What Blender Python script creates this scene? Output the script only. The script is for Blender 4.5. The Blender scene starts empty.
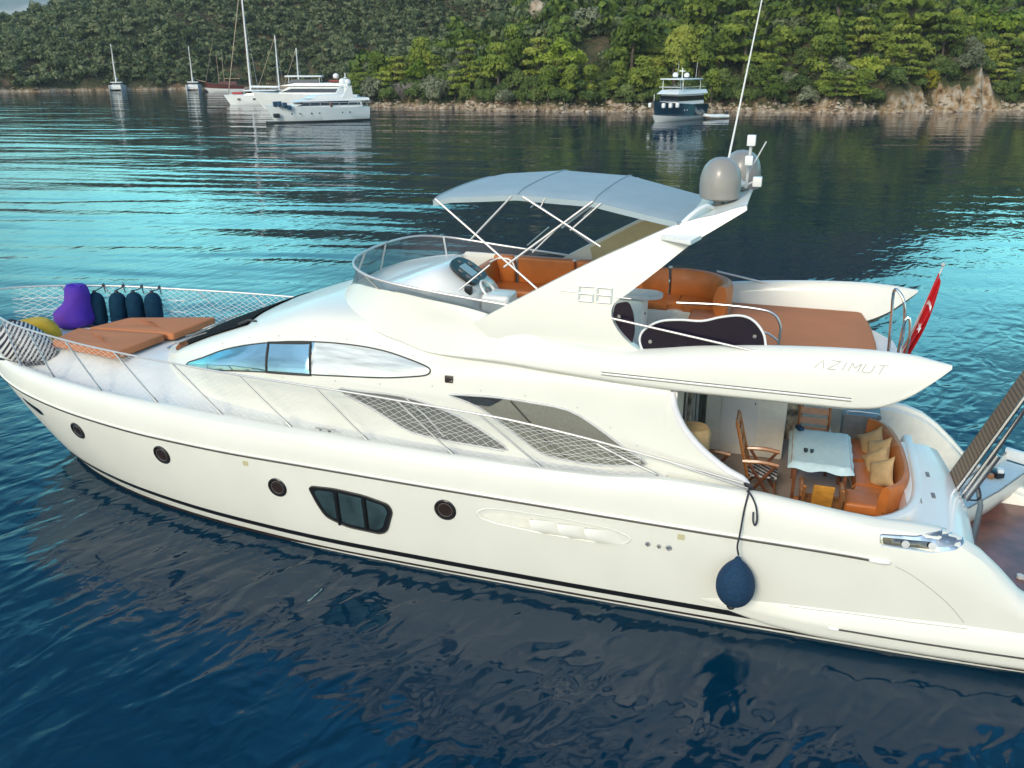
import bpy, bmesh, math, random
import numpy as np
from mathutils import Vector, Matrix, geometry
from mathutils.bvhtree import BVHTree

D = bpy.data
SC = bpy.context.scene
COL = SC.collection
R = math.radians

# ---------------------------------------------------------------- camera, sky, sun, exposure
cam_data = D.cameras.new("camera")
cam = D.objects.new("camera", cam_data)
COL.objects.link(cam)
cam.location = (0, 0, 7.7)
cam.rotation_euler = (R(90 - 20.3274), 0, 0)
cam_data.sensor_width = 36.0
cam_data.lens = 36.0 * 880.0 / 1024.0
cam_data.clip_end = 20000
SC.camera = cam

SUN_ELEV, SUN_AZ = 31.0, -152.0        # azimuth of the sun measured from +Y towards +X
world = D.worlds.new("World")
SC.world = world
world.use_nodes = True
wn = world.node_tree
wn.nodes.clear()
sky = wn.nodes.new("ShaderNodeTexSky")
sky.sky_type = 'NISHITA'
sky.sun_disc = False
sky.sun_elevation = R(SUN_ELEV)
sky.sun_rotation = R(SUN_AZ)
sky.air_density = 1.0
sky.dust_density = 0.6
sky.ozone_density = 1.5
# the low sky is a clear teal blue, the upper sky a thin bright overcast
wtc = wn.nodes.new("ShaderNodeTexCoord")
wsep = wn.nodes.new("ShaderNodeSeparateXYZ")
wn.links.new(wtc.outputs['Generated'], wsep.inputs[0])
wr = wn.nodes.new("ShaderNodeValToRGB")
_el = wr.color_ramp.elements
SKY_STOPS = [(0.0, (1.6, 2.3, 2.4)), (0.06, (1.2, 2.1, 1.9)), (0.12, (0.95, 2.15, 1.68)), (0.30, (0.75, 1.95, 1.55)), (0.46, (0.34, 1.50, 1.62)), (0.72, (0.34, 1.30, 1.80)), (0.92, (1.0, 0.97, 0.94))]
while len(_el) < len(SKY_STOPS): _el.new(0.5)
for _e, (_p, _c) in zip(_el, SKY_STOPS):
    _e.position = _p; _e.color = (*_c, 1)
wn.links.new(wsep.outputs[2], wr.inputs[0])
# the teal stands over the bay in the north; the sky on the sun's side is a plain pale one
wdir = wn.nodes.new("ShaderNodeMapRange")
wdir.inputs['From Min'].default_value = -0.15
wdir.inputs['From Max'].default_value = 0.35
wdir.interpolation_type = 'SMOOTHSTEP'
wn.links.new(wsep.outputs[1], wdir.inputs['Value'])
wmix = wn.nodes.new("ShaderNodeMix")
wmix.data_type = 'RGBA'
wmix.inputs[6].default_value = (0.96, 0.97, 0.88, 1)
wn.links.new(wdir.outputs[0], wmix.inputs[0])
wn.links.new(wr.outputs[0], wmix.inputs[7])
tint = wn.nodes.new("ShaderNodeMix")
tint.data_type = 'RGBA'
tint.blend_type = 'MULTIPLY'
tint.inputs[0].default_value = 1.0
wn.links.new(wmix.outputs[2], tint.inputs[7])
bg = wn.nodes.new("ShaderNodeBackground")
bg.inputs[1].default_value = 0.13
wo = wn.nodes.new("ShaderNodeOutputWorld")
wn.links.new(sky.outputs[0], tint.inputs[6])
# broken cloud over the upper and southern sky
wcl = wn.nodes.new("ShaderNodeTexNoise")
wcl.inputs['Scale'].default_value = 2.6
wcl.inputs['Detail'].default_value = 6
wcl.inputs['Distortion'].default_value = 0.8
wn.links.new(wtc.outputs['Generated'], wcl.inputs['Vector'])
wcr = wn.nodes.new("ShaderNodeMapRange")
wcr.inputs['From Min'].default_value = 0.38
wcr.inputs['From Max'].default_value = 0.64
wcr.inputs['To Min'].default_value = 0.60
wcr.inputs['To Max'].default_value = 1.65
wn.links.new(wcl.outputs['Fac'], wcr.inputs['Value'])
wcm = wn.nodes.new("ShaderNodeVectorMath")
wcm.operation = 'SCALE'
wn.links.new(tint.outputs[2], wcm.inputs[0])
wn.links.new(wcr.outputs[0], wcm.inputs['Scale'])
wn.links.new(wcm.outputs[0], bg.inputs[0])
wn.links.new(bg.outputs[0], wo.inputs[0])

sun_data = D.lights.new("sun", 'SUN')
sun_data.energy = 1.45
sun_data.angle = R(16)
sun_data.color = (1.0, 0.89, 0.70)
sun = D.objects.new("sun", sun_data)
COL.objects.link(sun)
_d = Vector((math.sin(R(SUN_AZ)) * math.cos(R(SUN_ELEV)), math.cos(R(SUN_AZ)) * math.cos(R(SUN_ELEV)), math.sin(R(SUN_ELEV))))
sun.rotation_euler = _d.to_track_quat('Z', 'Y').to_euler()
sun.location = (0, -20, 40)

vs = SC.view_settings
vs.view_transform = 'Standard'
vs.look = 'None'
vs.exposure = 0.88
vs.gamma = 1.0
vs.use_curve_mapping = False
SC.cycles.max_bounces = 8
SC.cycles.transparent_max_bounces = 12
SC.cycles.caustics_reflective = False
SC.cycles.caustics_refractive = False

# ---------------------------------------------------------------- materials
def mat(name, color, rough=0.5, metal=0.0, var=0.0, scale=8.0, coat=0.0, bump=0.0, bscale=40.0, spec=0.5, ramp=None, coords='Object', sheen=0.0, stretch=None):
    m = D.materials.new(name)
    m.use_nodes = True
    nt = m.node_tree
    b = nt.nodes['Principled BSDF']
    b.inputs['Base Color'].default_value = (*color, 1)
    b.inputs['Roughness'].default_value = rough
    b.inputs['Metallic'].default_value = metal
    b.inputs['Coat Weight'].default_value = coat
    b.inputs['Coat Roughness'].default_value = 0.08
    b.inputs['Specular IOR Level'].default_value = spec
    if sheen: b.inputs['Sheen Weight'].default_value = sheen
    tc = nt.nodes.new('ShaderNodeTexCoord')
    src = tc.outputs[coords]
    if stretch:
        mp = nt.nodes.new('ShaderNodeMapping')
        mp.inputs['Scale'].default_value = stretch
        nt.links.new(src, mp.inputs[0])
        src = mp.outputs[0]
    if var > 0 or ramp:
        n = nt.nodes.new('ShaderNodeTexNoise')
        n.inputs['Scale'].default_value = scale
        n.inputs['Detail'].default_value = 5
        nt.links.new(src, n.inputs['Vector'])
        cr = nt.nodes.new('ShaderNodeValToRGB')
        if ramp is None:
            a = tuple(max(0, c * (1 - var)) for c in color); z = tuple(min(1, c * (1 + var)) for c in color)
            ramp = [(0.3, a), (0.7, z)]
        el = cr.color_ramp.elements
        while len(el) < len(ramp): el.new(0.5)
        for e, (p, c) in zip(el, ramp):
            e.position = p; e.color = (*c, 1)
        nt.links.new(n.outputs['Fac'], cr.inputs[0])
        nt.links.new(cr.outputs[0], b.inputs['Base Color'])
    if bump > 0:
        n2 = nt.nodes.new('ShaderNodeTexNoise')
        n2.inputs['Scale'].default_value = bscale
        n2.inputs['Detail'].default_value = 4
        nt.links.new(src, n2.inputs['Vector'])
        bp = nt.nodes.new('ShaderNodeBump')
        bp.inputs['Strength'].default_value = bump
        bp.inputs['Distance'].default_value = 0.02
        nt.links.new(n2.outputs['Fac'], bp.inputs['Height'])
        nt.links.new(bp.outputs[0], b.inputs['Normal'])
    return m

def glass_mat(name, color, trans=0.6, rough=0.02, base=None):
    m = D.materials.new(name)
    m.use_nodes = True
    nt = m.node_tree
    b = nt.nodes['Principled BSDF']
    b.inputs['Base Color'].default_value = (*(base or [c * 0.15 for c in color]), 1)
    b.inputs['Roughness'].default_value = rough
    t = nt.nodes.new('ShaderNodeBsdfTransparent')
    t.inputs[0].default_value = (*color, 1)
    mx = nt.nodes.new('ShaderNodeMixShader')
    mx.inputs[0].default_value = trans
    nt.links.new(b.outputs[0], mx.inputs[1])
    nt.links.new(t.outputs[0], mx.inputs[2])
    nt.links.new(mx.outputs[0], nt.nodes['Material Output'].inputs[0])
    return m

def stripe_mat(name, ca, cb, scale, rough=0.7, direction='X', dark=None, soft=0.06):
    m = D.materials.new(name)
    m.use_nodes = True
    nt = m.node_tree
    b = nt.nodes['Principled BSDF']
    b.inputs['Roughness'].default_value = rough
    tc = nt.nodes.new('ShaderNodeTexCoord')
    w = nt.nodes.new('ShaderNodeTexWave')
    w.wave_type = 'BANDS'; w.bands_direction = direction
    w.inputs['Scale'].default_value = scale
    w.inputs['Distortion'].default_value = 0.6
    w.inputs['Detail'].default_value = 1
    w.inputs['Detail Scale'].default_value = 0.6
    nt.links.new(tc.outputs['Object'], w.inputs[0])
    cr = nt.nodes.new('ShaderNodeValToRGB')
    e = cr.color_ramp.elements
    e[0].position = 0.5 - soft; e[0].color = (*ca, 1)
    e[1].position = 0.5 + soft; e[1].color = (*cb, 1)
    nt.links.new(w.outputs['Fac'], cr.inputs[0])
    nt.links.new(cr.outputs[0], b.inputs['Base Color'])
    return m

M = {}
M['gel'] = mat('cream_gelcoat', (0.755, 0.742, 0.672), 0.38, var=0.025, scale=1.2, coat=0.22, bump=0.012, bscale=0.9)
M['white'] = mat('white_gelcoat', (0.80, 0.80, 0.78), 0.3, var=0.03, scale=1.5, coat=0.3)
M['deck'] = mat('nonskid_deck', (0.78, 0.765, 0.73), 0.55, var=0.03, scale=3, bump=0.15, bscale=120)
M['black'] = mat('black_paint', (0.010, 0.011, 0.013), 0.3)
M['antifoul'] = mat('antifouling_paint', (0.022, 0.012, 0.010), 0.7, var=0.5, scale=2)
M['rubber'] = mat('rubber_strip', (0.035, 0.032, 0.03), 0.55)
M['seam'] = mat('grey_sealant', (0.33, 0.32, 0.29), 0.6)
M['steel'] = mat('polished_steel', (0.42, 0.42, 0.43), 0.34, metal=1.0, var=0.05)
M['rail'] = mat('rail_white_steel', (0.58, 0.56, 0.55), 0.4, metal=0.4)
M['dglass'] = mat('dark_glass', (0.012, 0.016, 0.020), 0.04, spec=0.9, coat=0.5)
M['silver'] = mat('silver_cloud_reflection', (0.66, 0.66, 0.61), 0.30, metal=0.55, bump=0.9, bscale=1.0, stretch=(0.8, 1, 7), ramp=[(0.3, (0.48, 0.48, 0.43)), (0.7, (0.82, 0.82, 0.77))], scale=1.6)  # pale streaks put a cloud reflection into the pane's colour
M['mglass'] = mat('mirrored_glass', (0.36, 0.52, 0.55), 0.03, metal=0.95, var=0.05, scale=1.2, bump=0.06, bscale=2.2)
M['sea_reflection'] = mat('pane_sea_reflection', (0.13, 0.22, 0.235), 0.06, metal=0.75, var=0.5, scale=2.5, bump=0.15, bscale=3)  # mottled teal puts the reflected sea into the pane colour
M['brownglass'] = mat('bronze_glass', (0.03, 0.018, 0.014), 0.06, spec=0.9)
M['mesh_cover'] = mat('window_mesh_cover', (0.155, 0.155, 0.145), 0.75, var=0.25, scale=60)
M['mesh_cover2'] = mat('sun_cover_mesh', (0.19, 0.188, 0.155), 0.75, var=0.2, scale=60)
M['orange'] = mat('orange_leather', (0.50, 0.150, 0.030), 0.45, var=0.12, scale=4, bump=0.12, bscale=14)
M['brown'] = mat('terracotta_canvas', (0.52, 0.185, 0.072), 0.85, var=0.05, scale=1.8, bump=0.25, bscale=5)
M['teak'] = stripe_mat('teak_planks', (0.40, 0.31, 0.265), (0.31, 0.24, 0.20), 3.6, 0.5, 'Y', soft=0.4)
M['wetteak'] = mat('wet_teak', (0.17, 0.062, 0.050), 0.28, var=0.45, scale=2.5, coat=0.25)
M['wood'] = mat('varnished_wood', (0.36, 0.14, 0.042), 0.35, var=0.35, scale=6, stretch=(2, 2, 14), coat=0.3)
M['darkwood'] = mat('dark_wood', (0.17, 0.060, 0.026), 0.35, var=0.35, scale=6, coat=0.3)
M['paleblue'] = mat('pale_blue_cloth', (0.50, 0.64, 0.68), 0.75, var=0.05, scale=12, bump=0.1)
M['navy'] = mat('navy_fender_cover', (0.004, 0.030, 0.062), 0.85, var=0.2, scale=14, spec=0.15)
M['bluefender'] = mat('blue_fender_cover', (0.002, 0.030, 0.078), 0.85, var=0.3, scale=30, bump=0.2, bscale=60)
M['purple'] = mat('purple_beanbag', (0.075, 0.022, 0.30), 0.75, bump=0.5, bscale=6, ramp=[(0.3, (0.05, 0.022, 0.36)), (0.7, (0.13, 0.042, 0.30))], scale=1.5, spec=0.2)
M['yellow'] = mat('yellow_beanbag', (0.62, 0.36, 0.015), 0.7, var=0.12, scale=3, bump=0.4, bscale=6)
M['striped'] = stripe_mat('striped_beanbag', (0.02, 0.018, 0.035), (0.55, 0.53, 0.52), 5.2, 0.75, 'DIAGONAL')
M['tan'] = mat('tan_pillow', (0.47, 0.32, 0.16), 0.8, var=0.12, scale=10, bump=0.3, bscale=12)
M['canvas'] = mat('grey_canvas', (0.33, 0.40, 0.425), 0.8, var=0.04, scale=3, bump=0.12, bscale=5)
M['beige'] = mat('beige_liner', (0.55, 0.47, 0.27), 0.6, var=0.05)
M['dome'] = mat('dome_grey', (0.27, 0.255, 0.235), 0.38, var=0.05, scale=4, coat=0.2)
M['grey'] = mat('grey_plastic', (0.20, 0.20, 0.20), 0.5, var=0.15)
M['lgrey'] = mat('light_grey', (0.55, 0.55, 0.54), 0.5, var=0.1)
M['dash'] = mat('dash_panel', (0.018, 0.022, 0.028), 0.3)
M['screen'] = mat('plotter_screen', (0.35, 0.47, 0.52), 0.15)
M['acrylic'] = mat('smoked_acrylic', (0.010, 0.007, 0.018), 0.22, spec=0.10)
M['net'] = mat('white_netting', (0.78, 0.77, 0.74), 0.7)
M['red'] = mat('red_flag_cloth', (0.56, 0.008, 0.016), 0.7, var=0.12, scale=6)
M['flagwhite'] = mat('white_flag_cloth', (0.80, 0.78, 0.78), 0.7)
M['rope'] = mat('dark_rope', (0.03, 0.03, 0.04), 0.8)
M['wglass'] = glass_mat('windscreen_glass', (0.50, 0.58, 0.61), 0.60, base=(0.15, 0.155, 0.17))
M['lilac'] = mat('gelcoat_skylight_tint', (0.74, 0.72, 0.74), 0.4, var=0.03)  # gelcoat with the sky's lilac shading mixed into its colour
M['cream_in'] = mat('cream_liner', (0.84, 0.81, 0.72), 0.5, var=0.05)
M['curtain'] = mat('patterned_curtain', (0.3, 0.26, 0.2), 0.8, scale=9, ramp=[(0.35, (0.10, 0.085, 0.07)), (0.65, (0.50, 0.44, 0.34))])
M['canegrey'] = stripe_mat('cane_grating', (0.30, 0.20, 0.12), (0.15, 0.10, 0.07), 12, 0.6, 'X', soft=0.2)
M['emblem'] = mat('emblem_pewter', (0.66, 0.66, 0.64), 0.35, metal=0.35)
M['lens'] = mat('silver_lens', (0.50, 0.53, 0.54), 0.16, metal=0.9, var=0.45, scale=5)
M['chrome'] = mat('chrome', (0.8, 0.8, 0.8), 0.06, metal=1.0)
M['goldwood'] = mat('golden_wood', (0.55, 0.24, 0.035), 0.4, var=0.2, scale=8)
M['matteblack'] = mat('black_mesh_cover', (0.014, 0.013, 0.013), 0.9, spec=0.1, bump=0.4, bscale=90)
M['gold'] = mat('aged_label', (0.55, 0.50, 0.30), 0.5)

# ---------------------------------------------------------------- mesh builder
class MB:
    def __init__(self): self.v = []; self.f = []
    def add(self, vs_, fs):
        o = len(self.v)
        self.v += [tuple(map(float, p)) for p in vs_]
        self.f += [tuple(i + o for i in q) for q in fs]
        return self
    def box(self, c, s, rot=None, r=0.0, seg=2, taper=None):
        bm = bmesh.new()
        bmesh.ops.create_cube(bm, size=1.0)
        for v in bm.verts:
            k = 1.0
            if taper and v.co.z > 0: k = taper
            v.co = Vector((v.co.x * s[0] * k, v.co.y * s[1] * k, v.co.z * s[2]))
        if r > 0:
            bmesh.ops.bevel(bm, geom=bm.edges[:], offset=r, segments=seg, profile=0.6, affect='EDGES')
        m = Matrix.Identity(3)
        if rot is not None:
            m = Matrix.Rotation(rot[2], 3, 'Z') @ Matrix.Rotation(rot[1], 3, 'Y') @ Matrix.Rotation(rot[0], 3, 'X')
        bm.verts.index_update()
        vv = [tuple(m @ v.co + Vector(c)) for v in bm.verts]
        ff = [tuple(v.index for v in f.verts) for f in bm.faces]
        bm.free()
        return self.add(vv, ff)
    def tube(self, pts, r, n=8, closed=False, cap=True):
        pts = [Vector(p) for p in pts]
        k = len(pts)
        rr = r if isinstance(r, (list, tuple)) else [r] * k
        vv = []; up = None
        for i, p in enumerate(pts):
            a = pts[i - 1] if (i > 0 or closed) else p
            b = pts[(i + 1) % k] if (i < k - 1 or closed) else p
            t = (b - a)
            t = t.normalized() if t.length > 1e-9 else Vector((0, 0, 1))
            if up is None:
                up = Vector((0, 0, 1)) if abs(t.z) < 0.9 else Vector((1, 0, 0))
            x = t.cross(up)
            if x.length < 1e-6: x = t.orthogonal()
            x.normalize(); y = x.cross(t).normalized(); up = y
            for j in range(n):
                an = 2 * math.pi * j / n
                vv.append(p + (x * math.cos(an) + y * math.sin(an)) * rr[i])
        ff = []
        for i in range(k if closed else k - 1):
            for j in range(n):
                a = i * n + j; b = i * n + (j + 1) % n
                c = ((i + 1) % k) * n + (j + 1) % n; d = ((i + 1) % k) * n + j
                ff.append((a, b, c, d))
        if cap and not closed:
            ff.append(tuple(range(n - 1, -1, -1))); ff.append(tuple(range((k - 1) * n, k * n)))
        return self.add(vv, ff)
    def lathe(self, prof, c=(0, 0, 0), n=24, axis='Z', rot=None):
        vv = []; ff = []
        m = Matrix.Identity(3)
        if axis == 'Y': m = Matrix.Rotation(R(-90), 3, 'X')
        if axis == 'X': m = Matrix.Rotation(R(90), 3, 'Y')
        if rot is not None: m = rot @ m
        for (r_, z) in prof:
            for j in range(n):
                a = 2 * math.pi * j / n
                vv.append(m @ Vector((r_ * math.cos(a), r_ * math.sin(a), z)) + Vector(c))
        for i in range(len(prof) - 1):
            for j in range(n):
                ff.append((i * n + j, i * n + (j + 1) % n, (i + 1) * n + (j + 1) % n, (i + 1) * n + j))
        ff.append(tuple(range(n - 1, -1, -1))); ff.append(tuple(range((len(prof) - 1) * n, len(prof) * n)))
        return self.add(vv, ff)
    def grid(self, rows, closed_u=False):
        nr = len(rows); nc = len(rows[0])
        vv = [p for row in rows for p in row]
        ff = []
        for i in range(nr - 1):
            for j in range(nc - 1):
                ff.append((i * nc + j, i * nc + j + 1, (i + 1) * nc + j + 1, (i + 1) * nc + j))
        return self.add(vv, ff)
    def plate(self, poly, thick):
        """closed polygon (list of 3D points, about planar) extruded by the vector thick"""
        n = len(poly)
        t = Vector(thick)
        a = [Vector(p) for p in poly]; b = [p + t for p in a]
        ff = [tuple(range(n)), tuple(range(2 * n - 1, n - 1, -1))]
        for i in range(n):
            j = (i + 1) % n
            ff.append((i, i + n, j + n, j))
        return self.add(a + b, ff)
    def mirror(self, axis=1):
        n = len(self.v)
        vv = [tuple(-c if k == axis else c for k, c in enumerate(p)) for p in self.v]
        ff = [tuple(reversed(q)) for q in self.f]
        return self.add(vv, ff)
    def build(self, name, m, parent=None, off=(0, 0, 0), angle=38, recalc=True, smooth=True):
        me = D.meshes.new(name)
        o3 = Vector(off)
        me.from_pydata([tuple(Vector(p) - o3) for p in self.v], [], self.f)
        me.validate(verbose=False)
        if recalc:
            bm = bmesh.new(); bm.from_mesh(me)
            bmesh.ops.remove_doubles(bm, verts=bm.verts, dist=1e-5)
            bmesh.ops.recalc_face_normals(bm, faces=bm.faces)
            bm.to_mesh(me); bm.free()
        me.materials.append(m)
        if smooth:
            me.shade_smooth()
            me.set_sharp_from_angle(angle=R(angle))
        o = D.objects.new(name, me)
        COL.objects.link(o)
        if parent is not None: o.parent = parent
        return o

def tag(o, label=None, cat=None, group=None, kind=None):
    if label: o['label'] = label
    if cat: o['category'] = cat
    if group: o['group'] = group
    if kind: o['kind'] = kind
    return o

# the yacht's own frame: x forward along the centre line from the stern, y to port, z up from the water
YAW = R(180 - 17.8)
BOAT = Matrix.Translation((8.823, 11.490, 0.0)) @ Matrix.Rotation(YAW, 4, 'Z')

def onboat(name, label, cat, base, group=None):
    e = D.objects.new(name, None)
    COL.objects.link(e)
    e.empty_display_size = 0.2
    e.matrix_world = BOAT @ Matrix.Translation(base)
    tag(e, label, cat, group)
    return e

def pchip(xs, ys, x):
    xs = np.asarray(xs, float); ys = np.asarray(ys, float)
    if xs[0] > xs[-1]: xs = xs[::-1]; ys = ys[::-1]
    h = np.diff(xs); d = np.diff(ys) / h
    n = len(xs); m = np.zeros(n)
    m[0] = d[0]; m[-1] = d[-1]
    for i in range(1, n - 1):
        if d[i - 1] * d[i] <= 0: m[i] = 0
        else:
            w1 = 2 * h[i] + h[i - 1]; w2 = h[i] + 2 * h[i - 1]
            m[i] = (w1 + w2) / (w1 / d[i - 1] + w2 / d[i])
    x = np.clip(np.asarray(x, float), xs[0], xs[-1])
    k = np.clip(np.searchsorted(xs, x) - 1, 0, n - 2)
    t = (x - xs[k]) / h[k]
    return ((2 * t**3 - 3 * t**2 + 1) * ys[k] + (t**3 - 2 * t**2 + t) * h[k] * m[k]
            + (-2 * t**3 + 3 * t**2) * ys[k + 1] + (t**3 - t**2) * h[k] * m[k + 1])

def smooth_path(pts, n=6, closed=False):
    P = [Vector(p) for p in pts]; out = []
    k = len(P)
    for i in range(k if closed else k - 1):
        p1 = P[i]; p2 = P[(i + 1) % k]
        p0 = P[i - 1] if (i > 0 or closed) else p1 * 2 - p2
        p3 = P[(i + 2) % k] if (i + 2 < k or closed) else p2 * 2 - p1
        for s in range(n):
            t = s / n
            out.append(0.5 * ((2 * p1) + (p2 - p0) * t + (2 * p0 - 5 * p1 + 4 * p2 - p3) * t * t + (3 * p1 - p0 - 3 * p2 + p3) * t**3))
    if not closed: out.append(P[-1])
    return out

def round_poly(pts, r, seg=4):
    """2D polygon with its corners rounded"""
    out = []; n = len(pts)
    for i in range(n):
        p = Vector(pts[i]); a = Vector(pts[i - 1]); b = Vector(pts[(i + 1) % n])
        d1 = (a - p); d2 = (b - p)
        q = min(r, d1.length * 0.48, d2.length * 0.48)
        s = p + d1.normalized() * q; e = p + d2.normalized() * q
        for k in range(seg + 1):
            t = k / seg
            out.append((1 - t)**2 * s + 2 * t * (1 - t) * p + t * t * e)
    return [(q.x, q.y) for q in out]

def fill2d(poly, step):
    """triangulate a 2D polygon with interior points"""
    P = [Vector((p[0], p[1])) for p in poly]
    n = len(P)
    xs = [p.x for p in P]; ys = [p.y for p in P]
    def inside(x, y):
        c = False; j = n - 1
        for i in range(n):
            if (P[i].y > y) != (P[j].y > y) and x < (P[j].x - P[i].x) * (y - P[i].y) / (P[j].y - P[i].y) + P[i].x: c = not c
            j = i
        return c
    pts = list(P)
    x = min(xs) + step * 0.5
    while x < max(xs):
        y = min(ys) + step * 0.5
        while y < max(ys):
            if inside(x, y): pts.append(Vector((x, y)))
            y += step
        x += step
    r = geometry.delaunay_2d_cdt(pts, [(i, (i + 1) % n) for i in range(n)], [list(range(n))], 1, 1e-6)
    return [tuple(v) for v in r[0]], [tuple(f) for f in r[2]]

def decal(poly, bvh, off, step=0.08, default=2.0, dirn=-1, thick=0.0):
    """a sheet cut to a (u, z) outline, lying on a shell's port side a little proud of it; thick gives it an edge"""
    vv, ff = fill2d(poly, step)
    out = []
    for (u, z) in vv:
        h = bvh.ray_cast(Vector((u, 6.0, z)), Vector((0, -1, 0)))
        if h[0] is None:
            h = bvh.find_nearest(Vector((u, default, z)))
        nn = h[1]
        if nn.y < 0: nn = -nn
        out.append(h[0] + nn * off)
    mb = MB()
    mb.add(out, ff)
    return mb

def surf(bvh, u, z, off=0.0):
    h = bvh.ray_cast(Vector((u, 6.0, z)), Vector((0, -1, 0)))
    if h[0] is None: h = bvh.find_nearest(Vector((u, 2.2, z)))
    nn = h[1] if h[1].y > 0 else -h[1]
    return h[0] + nn * off
# ================================================================ SETTING: water, land, far mountain
rng = np.random.default_rng(7)
SHX = [-700, -420, -250, -180, -123, -101, -77, -62, -47, -38, -31, -27, -25, -13, 1, 19, 37, 51, 64, 79, 130, 200, 330, 600]
SHY = [260, 235, 215, 210, 225, 237, 249, 256, 254, 230, 190, 160, 155, 150, 142, 140, 140, 137, 140, 144, 150, 150, 165, 200]
def shore_y(x):
    return np.interp(x, SHX, SHY) + 1.1 * np.sin(x * 0.61) + 0.7 * np.sin(x * 1.37 + 1) + 0.35 * np.sin(x * 3.1)
CAPX = [-700, -60, -31, -27, -15, -5, 8, 30, 45, 90, 200, 330, 600]
CAPH = [0.5, 0.5, 0.8, 2.0, 6.5, 13, 22, 40, 52, 60, 60, 40, 20]
RGX = [-700, -420, -250, -200, -175, -145, -123, -101, -77, -50, -20, 0, 20, 60, 100, 135, 170, 213, 330, 600]
RGH = [6, 7, 9, 11, 15, 27, 36, 46, 54, 60, 80, 96, 108, 118, 126, 126, 98, 64, 40, 20]
def vnoise(x, y, s, seed):
    """cheap smooth value noise"""
    r = np.random.default_rng(seed).random((64, 64))
    fx = x / s; fy = y / s
    ix = np.floor(fx).astype(int); iy = np.floor(fy).astype(int)
    tx = fx - ix; ty = fy - iy
    tx = tx * tx * (3 - 2 * tx); ty = ty * ty * (3 - 2 * ty)
    a = r[ix % 64, iy % 64]; b = r[(ix + 1) % 64, iy % 64]; c = r[ix % 64, (iy + 1) % 64]; d = r[(ix + 1) % 64, (iy + 1) % 64]
    return (a * (1 - tx) + b * tx) * (1 - ty) + (c * (1 - tx) + d * tx) * ty - 0.5
def land_h(x, y):
    d = y - shore_y(x)
    cap = np.interp(x, CAPX, CAPH)
    rg = np.interp(x, RGX, RGH)
    n1 = vnoise(x + 900, y, 14.0, 1) * 3.2 + vnoise(x + 900, y, 5.0, 2) * 1.1
    # headland
    t = np.maximum(d, 0)
    h1 = cap * (1 - np.exp(-t * 0.46 / np.maximum(cap, 0.5)))
    # far hillside
    far0 = np.interp(x, [-62, -45, -20, 100], [0, 256, 262, 292])
    far0 = np.where(x < -62, shore_y(x), np.where(x < -45, np.maximum(shore_y(x), 250), far0))
    t2 = np.clip((y - far0) / 120.0, 0, 1)
    h2 = rg * np.power(t2, 0.85)
    back = np.clip((y - far0 - 150) / 220.0, 0, 1)
    h2 = h2 * (1 - 0.35 * back)
    h = np.maximum(h1, h2) + n1 * np.clip(d / 12, 0, 1)
    bank = np.where(x < -40, 0.35, 0.75) * np.clip(d / 1.8, 0, 1) + 0.5 * vnoise(x + 900, y, 1.3, 3) * np.clip(d / 2.0, 0, 1)
    # bluffs of bare rock at the right
    def bluff(c, w, hh): return hh * np.exp(-((x - c) / w) ** 4) * np.clip((d + 0.3) / 2.6, 0, 1) * (1 + 0.7 * vnoise(x + 900, y, 1.6, 5))
    bank = bank + bluff(60.5, 3.2, 1.9) + bluff(73.2, 2.6, 4.0) + bluff(68.0, 3.0, 2.4) + bluff(49.5, 3.8, 1.3)
    h = h + bank
    return np.where(d < 0, -2.0 + 0.0 * d, h), d
def build_land(name, xs, ys, m):
    X, Y = np.meshgrid(xs, ys, indexing='ij')
    H, d = land_h(X, Y)
    H = np.where(d < -3, -3.0, np.where(d < 0, -0.9 + 0.25 * d, H))
    vv = np.stack([X, Y, H], -1).reshape(-1, 3)
    nx, ny = X.shape
    i, j = np.meshgrid(np.arange(nx - 1), np.arange(ny - 1), indexing='ij')
    a = (i * ny + j).ravel()
    ff = np.stack([a, a + ny, a + ny + 1, a + 1], 1)
    keep = (H.ravel()[ff] > -2.9).any(1)
    ff = ff[keep]
    me = D.meshes.new(name)
    me.from_pydata(vv.tolist(), [], ff.tolist())
    me.materials.append(m)
    me.shade_smooth()
    o = D.objects.new(name, me); COL.objects.link(o)
    o['kind'] = 'structure'
    return o
# ground: soil and scrub, bare pale rock by the water and on steep faces
gm = D.materials.new("hillside_ground"); gm.use_nodes = True
nt = gm.node_tree; b = nt.nodes['Principled BSDF']; b.inputs['Roughness'].default_value = 0.9; b.inputs['Specular IOR Level'].default_value = 0.15
tc = nt.nodes.new('ShaderNodeTexCoord')
def noise(sc, det=5, src=None):
    n_ = nt.nodes.new('ShaderNodeTexNoise'); n_.inputs['Scale'].default_value = sc; n_.inputs['Detail'].default_value = det
    nt.links.new(src or tc.outputs['Object'], n_.inputs['Vector']); return n_
def ramp(inp, stops):
    r_ = nt.nodes.new('ShaderNodeValToRGB'); el = r_.color_ramp.elements
    while len(el) < len(stops): el.new(0.5)
    for e_, (p_, c_) in zip(el, stops): e_.position = p_; e_.color = (*c_, 1)
    nt.links.new(inp, r_.inputs[0]); return r_
soil = ramp(noise(0.22).outputs['Fac'], [(0.36, (0.045, 0.055, 0.020)), (0.54, (0.075, 0.068, 0.034)), (0.72, (0.17, 0.105, 0.062))])
rock = ramp(noise(0.9, 8).outputs['Fac'], [(0.30, (0.09, 0.055, 0.03)), (0.45, (0.33, 0.22, 0.12)), (0.58, (0.42, 0.35, 0.27)), (0.75, (0.52, 0.45, 0.36))])
sep = nt.nodes.new('ShaderNodeSeparateXYZ'); geo = nt.nodes.new('ShaderNodeNewGeometry')
nt.links.new(geo.outputs['Position'], sep.inputs[0])
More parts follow.
